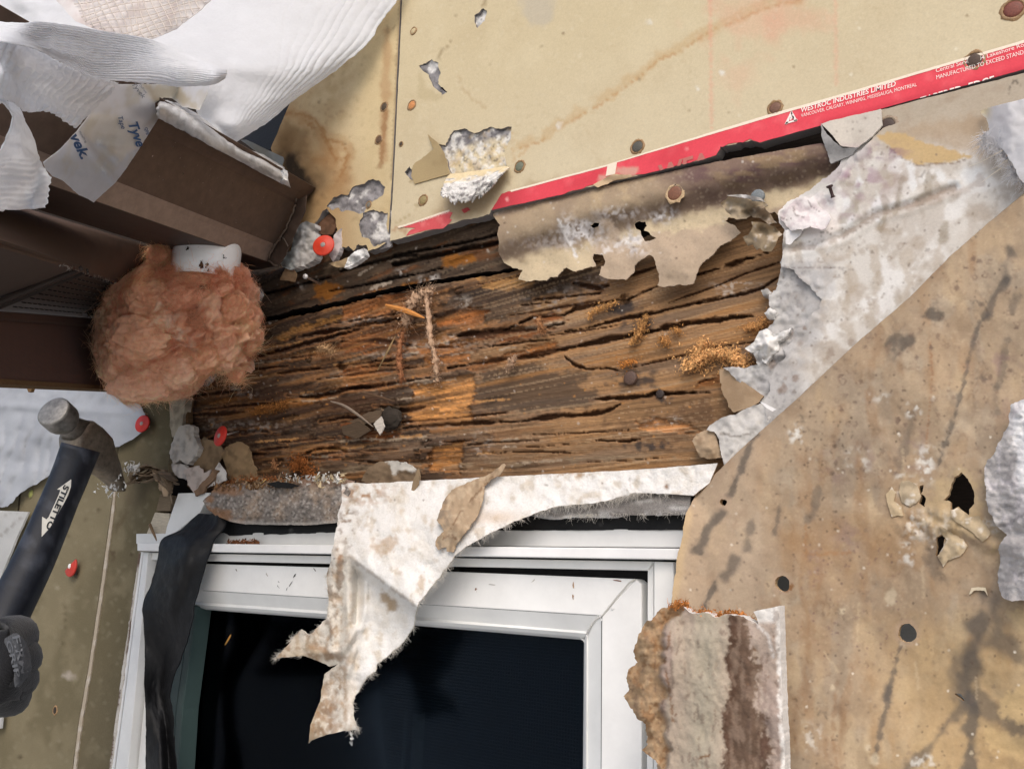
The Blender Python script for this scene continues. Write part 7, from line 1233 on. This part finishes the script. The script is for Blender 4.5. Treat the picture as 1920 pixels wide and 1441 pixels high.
    for i, (lx, ly, rx, ry, dz, tint) in enumerate(((328, 497, 15, 16, .056, 0), (348, 526, 20, 12, .060, 1), (388, 533, 30, 13, .062, 0), (426, 527, 20, 13, .058, 1), (274, 562, 40, 32, .042, 0), (246, 622, 28, 40, .036, 2), (256, 688, 34, 32, .044, 2), (292, 716, 46, 30, .046, 2), (300, 640, 52, 32, .062, 0), (352, 688, 36, 30, .050, 2), (372, 560, 36, 26, .060, 1), (318, 566, 34, 26, .062, 0), (422, 540, 28, 20, .050, 1), (450, 530, 17, 20, .036, 1), (452, 580, 22, 24, .042, 0), (462, 618, 20, 18, .036, 0), (474, 640, 15, 18, .026, 0), (440, 650, 22, 34, .044, 2), (452, 690, 12, 22, .026, 0), (404, 668, 26, 26, .050, 0), (392, 606, 26, 22, .056, 3), (400, 632, 20, 22, .056, 3))):
        q = D2 * 1.0; w2 = q + .5 * np.stack([f3(q * 1.6 + i, 31, 2), f3(q * 1.6 + i, 41, 2), f3(q * 1.6 + i, 51, 2)], 1); rr_ = 1 + .30 * f3(w2 * 1.8 + i * 3, 3, 3) + .16 * (1 - 2 * np.abs(f3(w2 * 3.2 + i, 7, 3))) + .07 * f3(w2 * 8, 11, 3)
        e2 = q * rr_[:, None] * np.array([rx * 1.08, ry * 1.08, .55 * (rx + ry) / 2]) * m; ct = C0 + (lx - c0[0]) * .93 * m * CR_ - (ly - c0[1] if ly < 520 else (ly - c0[1]) * .94) * m * CU - (dz - .010) * CF
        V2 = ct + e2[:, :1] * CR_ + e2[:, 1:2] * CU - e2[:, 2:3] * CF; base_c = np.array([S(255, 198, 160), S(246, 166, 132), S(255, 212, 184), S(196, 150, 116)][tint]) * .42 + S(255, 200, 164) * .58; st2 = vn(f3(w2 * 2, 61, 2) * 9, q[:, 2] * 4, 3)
        c2 = np.clip(base_c * (1 + .16 * st2[:, None] + .10 * f3(q * 3 + i, 66, 3)[:, None]), 0, 1); n2 = V2 - ct; n2 /= np.linalg.norm(n2, axis=1)[:, None]
        Vs.append(V2); Fs.append(F2_ + nb); nb += len(V2); Cs.append(c2); Ds.append(D2); Ns.append(n2)
    V = np.vstack(Vs); F = np.vstack(Fs).tolist(); c = np.vstack(Cs); D = np.vstack(Ds); NA = np.vstack(Ns); del Vs
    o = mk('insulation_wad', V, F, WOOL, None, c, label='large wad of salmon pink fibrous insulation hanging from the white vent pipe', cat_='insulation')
    # loose fibres, combed in swirls over the surface
    rng = np.random.default_rng(6); n = 52000; idx = np.r_[rng.integers(0, len(N0), 22000), rng.integers(len(N0), len(V), 30000)]; idx = idx[D[idx, 2] > -.25]; n = len(idx)
    N = NA[idx]; d0 = D[idx]
    fl = np.stack([f3(d0 * 2.4, 91, 2), f3(d0 * 2.4, 95, 2), f3(d0 * 2.4, 99, 2)], 1) + rng.normal(size=(n, 3)) * .22; tg = fl - (fl * N).sum(1)[:, None] * N; tg /= np.linalg.norm(tg, axis=1)[:, None]
    mb = MB(); seg = 4; base = V[idx] + N * .0006; k = c[idx]; L = .015 * rng.uniform(.25, 1.5, n); cl_n = f3(d0 * 4.5, 111, 3); lift = rng.uniform(-.1, .12, n) + .6 * sm(.05, .6, cl_n) * rng.random(n); L = L * (.55 + .9 * sm(-.2, .6, cl_n)); ax = np.cross(N, tg); cv = rng.normal(size=n) * 2.2
    pts = []; p = base.copy(); ang = np.zeros(n)
    for i in range(seg + 1):
        pts.append(p.copy()); dirv = tg * np.cos(ang)[:, None] + ax * np.sin(ang)[:, None] + N * lift[:, None]; dirv = dirv + rng.normal(size=(n, 3)) * .12; p = p + dirv * (L / seg)[:, None]; ang = ang + cv / seg
    pts = np.stack(pts, 1); r = .00018
    side = np.cross(np.gradient(pts, axis=1), N[:, None, :]); side /= np.linalg.norm(side, axis=2)[..., None] + 1e-9; nn = np.repeat(N[:, None], seg + 1, 1); tp = np.linspace(1, .3, seg + 1)[None, :, None] * r
    ring = np.stack([pts + side * tp, pts - side * tp, pts + nn * tp * 1.6], 2); Vv = ring.reshape(-1, 3); F2 = []
    b = (np.arange(n) * (seg + 1) * 3)[:, None, None] + (np.arange(seg) * 3)[None, :, None]
    for q in ((0, 1), (1, 2), (2, 0)):
        F2.append(np.stack([b[..., 0] + q[0], b[..., 0] + q[1], b[..., 0] + 3 + q[1], b[..., 0] + 3 + q[0]], -1).reshape(-1, 4))
    kk = np.repeat(np.clip(k * rng.uniform(.9, 1.5, (n, 1)), 0, 1), (seg + 1) * 3, 0)
    mk('loose_fibres', Vv, np.vstack(F2), M('wool_fibre', .9, .1, .05, 100, bumps=(), sss=.55), o, kk)
wool()
# ---------------------------------------------------------------- plaster debris, scraps and cap nails near the eave
def scrapf(name, q, w, c, label, cat_, seed, mat=PAPER, thick=.0012, j=1.2, c2=None, amp=.002, **k):
    return surf(name, [(*a[:2], a[2] if len(a) > 2 else j) for a in q], mat, (w if callable(w) else (lambda x, y: w + amp * fbm(x / 12, y / 12, 3, seed))), lambda x, y: Pt(x, y, c).noise(c2 or [v * .75 for v in c], 8, -.1, .7, .7, seed).c, (), 3.2, 1, thick=thick, seed=seed, label=label, cat_=cat_, **k)
surf('plaster_lump', [(574, 414, 1), (590, 420, 1.5), (592, 450, 1.5), (596, 470, 2), (590, 486, 2), (576, 494, 2), (562, 500, 2.5), (548, 506, 2.5), (530, 500, 2), (522, 490, 2), (530, 480, 2), (545, 470, 1), (552, 440, 1), (562, 420, 1)], SLAB, gw(.004, .004, 12, 7), lambda x, y: Pt(x, y, (200, 197, 192)).noise((150, 148, 146), 8, -.1, .6, .7, 3).mix((150, 160, 158), sm(560, 545, x) * .5).c, (), 3.4, 1, 1, .010, None, None, 121, label='white plaster lump between the brown fascia end and the upper red cap nail', cat_='plaster lump')
scrapf('paper_scrap', [(534, 504), (552, 506), (556, 512), (552, 528), (540, 526), (524, 525), (528, 514)], .002, (150, 124, 96), 'small tan paper scrap hanging below the white plaster lump', 'paper scrap', 122)
scrapf('plaster_lump', [(626, 440), (640, 428), (640, 455), (634, 478), (624, 490), (618, 480)], .001, (204, 196, 194), 'thin pinkish white plaster sliver just right of the upper red cap nail', 'plaster lump', 123, SLAB, .006)
scrapf('paper_scrap', [(616, 493, .6), (640, 488), (656, 480), (664, 478), (655, 492), (645, 502), (632, 502)], .003, (172, 150, 118), 'tan folded paper scrap pointing left under the stained board', 'paper scrap', 124)
scrapf('plaster_shard', [(645, 502, .6), (652, 484), (662, 473), (682, 465), (687, 478), (676, 488), (660, 497)], .009, (226, 226, 224), 'bright white faceted plaster shard lying on the dark timber plate', 'plaster shard', 125, SLAB, .006, amp=.006)
scrapf('brown_scrap', [(596, 418), (608, 408), (624, 396), (634, 402), (632, 424), (624, 440), (604, 440), (594, 430)], -.004, (112, 84, 66), 'brown board pocket behind the torn plaster above the red cap nail', 'paper scrap', 126)
def capnail(x, y, rx, label, w=.012, tilt=(0, 0), half=False, shank=None, c=(206, 62, 40), hc=(150, 140, 134)):
    o = P(x, y, w); r = mpp(x, y, w) * rx; n = np.array([tilt[0], -1, tilt[1]], float); n /= np.linalg.norm(n); t = thing('cap_nail', label, 'cap nail', o, 'red plastic cap nails')
    s = np.cross(n, [0, 0, 1]); s /= np.linalg.norm(s); v = np.cross(s, n); V = []; k = 40; prof = [(1, -.10), (1.02, -.02), (1, .05), (.9, .09), (.42, .10), (.36, .15), (.30, .16), (.0, .10)]
    for a_, h in prof:
        for j in range(k):
            a = j / k * 6.28318; q = s * math.cos(a) + v * math.sin(a)
            if half: 
                lim = (math.sin(a + .62)); 
                if lim > .12: q = q - (math.sin(a + .62) - .12) * (s * math.sin(.62) + v * math.cos(.62))
            V.append(o + q * r * a_ + n * r * h)
    F = [[i * k + j, i * k + (j + 1) % k, (i + 1) * k + (j + 1) % k, (i + 1) * k + j] for i in range(len(prof) - 1) for j in range(k)] + [list(range(k))[::-1]]
    V = np.array(V)
    mk('cap', V, F, M('red_plastic', .5, .4, .12, 150, bumps=((400, .15, .0004),)), t, S(*c))
    V, F = disc(o + n * r * .16, n, r * .24, r * .1, 12, .6); mk('nail_head', V, F, NAIL, t, S(*hc))
    e = np.asarray(shank, float) if shank is not None else o - n * (w + .012)
    V, F = sweep([o - n * r * .05, e], [.0012, .0011], n=7); mk('shank', V, F, M('bright_nail', .45, .5, .1, 400, metal=.3, bumps=()), t, S(206, 200, 190))
    return t
capnail(606.5, 460, 19, 'red plastic cap nail among white plaster under the stained board, uppermost of its kind', .016, (.45, .1))
capnail(267, 794, 15.5, 'red plastic cap nail at the right tip of the white wall wrap', .014, (.25, .1), c=(196, 44, 36))
capnail(413, 817, 18.5, "tilted red plastic cap nail with pale shank standing off the left end of the timber", .03, (-.1, .12), shank=P(447, 809, -.014), c=(190, 48, 36))
capnail(133, 1061, 19, 'half broken red plastic cap nail on the olive board left of the window', .008, (0, 0), True, c=(186, 56, 44), hc=(232, 230, 226))
def whitenail():
    mb = MB(); a, b = P(572, 518, .026), P(600, 532, -.01); V, F = sweep([a, a + (b - a) * .06, a + (b - a) * .08, b], [.0032, .0030, .0014, .0013], n=9); mb.add(V, F, S(206, 204, 202)); mb.build('bright_nail', M('bright_nail', .45, .5, .1, 400, metal=.3, bumps=()), label='bright pale nail sticking out of the dark plate under the plaster lump', cat_='nail')
whitenail()
for i, (q, w, c, lb, ct, mt, th) in enumerate((([(326, 812), (338, 800), (352, 796), (362, 800), (366, 820), (372, 838), (366, 856), (352, 870), (338, 862), (326, 870), (318, 850), (322, 832)], .006, (190, 184, 176), 'cracked grey white plaster lump at the left end of the rotten lintel', 'plaster lump', SLAB, .008),
    ([(372, 828), (382, 820), (412, 832), (420, 846), (408, 868), (390, 890), (372, 884), (362, 868), (376, 850)], .000, (138, 117, 92), 'olive brown paper piece under the tilted red cap nail', 'paper scrap', PAPER, .0012),
    ([(414, 850), (430, 832), (450, 828), (464, 836), (472, 850), (474, 866), (482, 880), (480, 895), (462, 902), (440, 904), (426, 896), (424, 876)], .001, (146, 122, 92), 'rounded tan brown paper piece at the lower left of the lintel', 'paper scrap', PAPER, .0012),
    ([(346, 880), (360, 876), (372, 872), (384, 886), (396, 880), (392, 900), (378, 914), (362, 922), (350, 908)], .010, (190, 178, 170), 'pinkish white paper shred above the white vinyl corner block', 'paper scrap', PAPER, .0015),
    ([(402, 880, .8), (410, 866, .8), (420, 880), (426, 900), (414, 906), (396, 912), (380, 920), (374, 914), (392, 896)], .014, (206, 202, 198), 'white torn paper point rising beside the grey membrane roll', 'paper scrap', PAPER, .0012),
    ([(362, 920), (384, 898), (400, 880), (408, 884), (396, 902), (376, 924), (366, 930)], .018, (128, 104, 84), 'dark tan rolled paper edge slanting above the vinyl corner block', 'paper scrap', PAPER, .003),
    ([(318, 740, 1), (350, 742, 1), (344, 780, 1.5), (340, 806, 2), (322, 820, 1.5), (318, 790, 1)], .003, (176, 166, 148), 'pale dirty board edge strip between the olive board and the lintel end', 'board edge', PAPER, .010),
    ([(344, 738, 1), (354, 736, 1), (352, 790, 1.5), (344, 806, 1.2)], -.002, (120, 96, 70), 'thin brown board edge beside the pale strip at the lintel end', 'board edge', PAPER, .008),
    ([(322, 870), (344, 872), (352, 890), (346, 900), (330, 896)], .008, (196, 190, 184), 'crumbled white plaster bits under the cracked lump', 'plaster lump', SLAB, .006))):
    scrapf({'plaster lump': 'plaster_lump', 'board edge': 'board_edge'}.get(ct, 'paper_scrap'), q, w, c, lb, ct, 130 + i, mt, th, 2.8 if mt is SLAB else 2.2, amp=.003 if mt is SLAB else .0012)
def shred():
    rng = np.random.default_rng(7); mb = MB()
    for k in range(20):
        a = np.array((300 + rng.normal() * 14, 884 + rng.normal() * 6)); e = np.array((rng.uniform(225, 262), rng.uniform(880, 912))) if rng.random() < .55 else np.array((rng.uniform(300, 352), rng.uniform(900, 945)))
        m_ = (a + e) / 2 + rng.normal(size=2) * 5; q = cat(np.array([[*a, .02], [*m_, .026 + rng.normal() * .004], [*e, .016 + .006 * rng.random()]]), 8); V, F = sweep(P(q[:, 0], q[:, 1], q[:, 2]), rng.uniform(.006, .0125) * np.linspace(1, .3, 8), .0005, n=6); mb.add(V, F, S(*np.clip(np.array((146, 128, 108)) * rng.uniform(.7, 1.3), 0, 255)))
    return mb.build('shredded_paper', PAPER, label='frayed brown paper shreds hanging between the hammer claw and the window corner', cat_='paper shreds')
shred()
crumb([(340, 700), (372, 696), (400, 690), (398, 706), (384, 722), (360, 718)], .004, .004, (120, 122, 122), 'grey flake showing under the right side of the insulation wad', 150, 4, .002, 'flake', 'flakes behind the insulation')
crumb([(470, 536), (482, 538), (488, 552), (480, 566), (470, 560)], .01, .004, (124, 124, 122), 'grey flake at the upper right of the insulation wad', 151, 4, .002, 'flake', 'flakes behind the insulation')
# ---------------------------------------------------------------- hammer and the gloved hand that holds it
STEEL = M('worn_steel', .45, .5, .4, 140, metal=.55, bumps=((300, .25, .0006), (60, .15, .001)))
def hammer():
    t = thing('hammer', 'framing hammer with steel head and dark blue lettered handle, claw against the wall', 'hammer', P(143, 850, .13))
    fc, cl_ = P(99, 770, .165), P(234, 891, .03); ax = cl_ - fc; Lh = np.linalg.norm(ax); ax /= Lh; g = np.array([P(95, 975, .16) - P(143, 850, .14)])[0]; g -= ax * (g @ ax); g /= np.linalg.norm(g)
    def at(s, off=0): return fc + ax * Lh * s + g * off
    mb = MB(); sc = Lh / .19
    V, F = sweep([at(.0), at(.006), at(.02), at(.12), at(.15), at(.19)], np.array([.0205, .0232, .0238, .0238, .0220, .0165]) * sc, up=g, n=40); mb.add(V, F, S(136, 133, 128))
    V, F = sweep([at(.17), at(.22), at(.30)], np.array([.0165, .0160, .0185]) * sc, np.array([.0165, .0165, .0210]) * sc, up=g, n=28, ex=[2, 2.4, 3.4]); mb.add(V, F, S(128, 122, 114))
    V, F = sweep([at(.27, .002), at(.33, .003), at(.45, .004), at(.58, .004), at(.66, .006), at(.80, .010), at(.92, .016), at(1.0, .022)], np.array([.0185, .0205, .0210, .0205, .0190, .0170, .0150, .0135]) * sc, np.array([.0210, .0290, .0315, .0300, .0240, .0165, .0095, .0035]) * sc, up=g, n=28, ex=[3, 4, 5, 5, 4, 3.4, 3, 3]); mb.add(V, F, S(136, 126, 114))
    mb.build('head', STEEL, t)
    V, F = sweep([at(.42, .012 * sc), at(.42, .034 * sc)], np.array([.019, .0205]) * sc, np.array([.0215, .0190]) * sc, up=ax, n=28, ex=4); mk('neck_collar', V, F, STEEL, t, S(110, 104, 98))
    rng = np.random.default_rng(2); m2 = MB(); q = at(.9, .020) + rng.normal(size=(90, 3)) * [.012, .006, .008]; chips(m2, q, .0045, lambda g_: S(222, 222, 220), rng); q = P(rng.normal(248, 7, 60), rng.normal(878, 5, 60), .03); chips(m2, q, .006, lambda g_: S(212, 210, 206), rng); m2.build('plaster_dust', SLAB, t)
    H = [(152, 838, .150), (143, 862, .152), (128, 900, .157), (111, 940, .163), (88, 995, .172), (60, 1058, .183), (28, 1122, .195), (2, 1178, .205), (-30, 1250, .218), (-60, 1320, .23)]
    q = cat(np.array(H), 60); A = P(q[:, 0], q[:, 1], q[:, 2]); wpx = np.interp(np.linspace(0, 1, 60), [0, .08, .2, .35, .55, 1], [30, 29, 29, 31, 35, 37]); m = np.array([mpp(a, b, c) for a, b, c in q])
    V, F = sweep(A, wpx * m, wpx * m * 1.12, up=CF, n=30, ex=2.5); hd = mk('handle', V, F, M('blue_rubber_grip', .5, .4, .3, 200, bumps=((420, .3, .0006),)), t, np.repeat(np.stack([S(24, 28, 38) + (S(74, 78, 88) - S(24, 28, 38)) * sm(.1, .6, fbm(np.arange(30) / 3., np.full(30, k / 2.), 3, 4))[:, None] * .45 * (1 if k < 30 else .25) for k in range(60)]).reshape(-1, 3), 1, 0))
    lift = .0 
    def onh(x, y, e=.0008):
        # point on the handle surface seen at (x, y): plane facing the camera just in front of the grip
        k = np.argmin(np.hypot(q[:, 0] - x, q[:, 1] - y)); return P(x, y, q[k, 2] + wpx[k] * m[k] * 1.15 + e)
    mb = MB(); pl = [(133.5, 898), (133, 912), (128, 928), (121, 941), (107, 966), (97, 984), (90, 993), (78, 1006), (79, 968), (87, 973), (91, 969), (111, 925), (113, 918), (107, 917)]
    C = [onh(x, y) for x, y in pl]; mb.add(np.array(C), [list(range(len(pl)))], S(216, 210, 196), False); mk('name_plate', np.array(C), [list(range(len(pl)))], M('cream_label', .6, .3, .08, 200, bumps=()), t, S(216, 210, 196), smooth=False)
    def f(T):
        x0, y0, x1, y1 = 120.5, 908, 85.5, 990; L = math.hypot(x1 - x0, y1 - y0); ux, uy = (x1 - x0) / L, (y1 - y0) / L; hh = 10.5 + 0 * T[:, 1]
        X = x0 + T[:, 0] * L * ux - T[:, 1] * hh * (-uy) * 1.0; Y = y0 + T[:, 0] * L * uy + T[:, 1] * hh * (-ux) * 1.0; return np.array([onh(a, b, .0016) for a, b in zip(X, Y)])
    text3('printed_lettering', 'STILETTO', None, None, 0, M('black_ink', .6, .3, .05, 200, base=tuple(S(26, 26, 28)), bumps=()), 0, t, 0, .03, f=f)
    return t
ham = hammer()
def hand():
    GL = M('knit_glove', .8, .25, .3, 300, bumps=((500, .6, .0012), (140, .3, .0016)), sheen=.2)
    bm = bmesh.new(); sk = bm.verts.layers.skin.new(); rad = {}
    def v(x, y, w, r):
        a = bm.verts.new(P(x, y, w)); a[sk].radius = (r, r); return a
    # fist round the handle: wrist lower left, knuckles toward the right
    wr = v(-150, 1420, .26, .032); pa = v(-70, 1320, .262, .036); pb = v(-20, 1250, .262, .038); bm.edges.new((wr, pa)); bm.edges.new((pa, pb))
    for i, (kx, ky) in enumerate(((14, 1188), (20, 1228), (16, 1268), (2, 1300))):
        k = v(kx, ky, .272 - .004 * i, .0225); m1 = v(kx + 20, ky + 6, .240, .0205); m2 = v(kx + 18, ky + 10, .205, .0125); m3 = v(kx - 14, ky + 6, .185, .0115); tip = v(kx - 40, ky, .180, .010)
        bm.edges.new((pb, k)); bm.edges.new((k, m1)); bm.edges.new((m1, m2)); bm.edges.new((m2, m3)); bm.edges.new((m3, tip))
    t1 = v(-60, 1230, .235, .018); t2 = v(-46, 1178, .215, .015); t3 = v(-20, 1160, .20, .012); bm.edges.new((pa, t1)); bm.edges.new((t1, t2)); bm.edges.new((t2, t3))
    me = bpy.data.meshes.new('person'); bm.to_mesh(me); bm.free(); ob = bpy.data.objects.new('person', me); COL.objects.link(ob)
    ob.modifiers.new('skin', 'SKIN'); sb = ob.modifiers.new('sub', 'SUBSURF'); sb.levels = 2; sb.render_levels = 2
    if me.skin_vertices: me.skin_vertices[0].data[0].use_root = True
    bpy.context.view_layer.update(); m2 = bpy.data.meshes.new_from_object(ob.evaluated_get(bpy.context.evaluated_depsgraph_get())); bpy.data.objects.remove(ob)
    V = np.array([q.co[:] for q in m2.vertices]); F = [list(q.vertices) for q in m2.polygons]; bpy.data.meshes.remove(m2)
    p = mk('person', V, F, GL, None, S(19, 19, 22), label='black gloved hand gripping the hammer handle at the left border', cat_='person')
    # rubber knuckle patch with its raised lettering
    def wk(x, y): return .2905 - .012 * sm(30, 62, x + (y - 1200) * .02) - .004 * sm(1250, 1290, y)
    pad = surf('knuckle_patch', [(9, 1196), (25, 1186), (36, 1196), (44, 1208), (50, 1228), (53, 1252), (46, 1268), (38, 1278), (28, 1288), (26, 1274), (27, 1256), (24, 1234), (15, 1216), (8, 1204)], GL, wk, S(58, 60, 64), (), 4, .4, thick=.003, parent=p, seed=160)
    ink = M('grey_rubber', .6, .3, .1, 200, base=tuple(S(96, 98, 102)), bumps=())
    def mapper(x0, y0, x1, y1, h):
        L = math.hypot(x1 - x0, y1 - y0); ux, uy = (x1 - x0) / L, (y1 - y0) / L
        return lambda T: P(x0 + T[:, 0] * L * ux + T[:, 1] * h * (-uy) * -1, y0 + T[:, 0] * L * uy + T[:, 1] * h * ux * -1, wk(x0 + T[:, 0] * L * ux + T[:, 1] * h * uy, y0 + T[:, 0] * L * uy - T[:, 1] * h * ux) + .0006)
    text3('raised_lettering', 'FIRM', None, None, 0, ink, 0, p, 0, .02, f=mapper(23, 1193, 40, 1262, 14)); text3('raised_lettering', 'GRIP', None, None, 0, ink, 0, p, 0, .02, f=mapper(11, 1201, 29, 1270, 10))
hand()
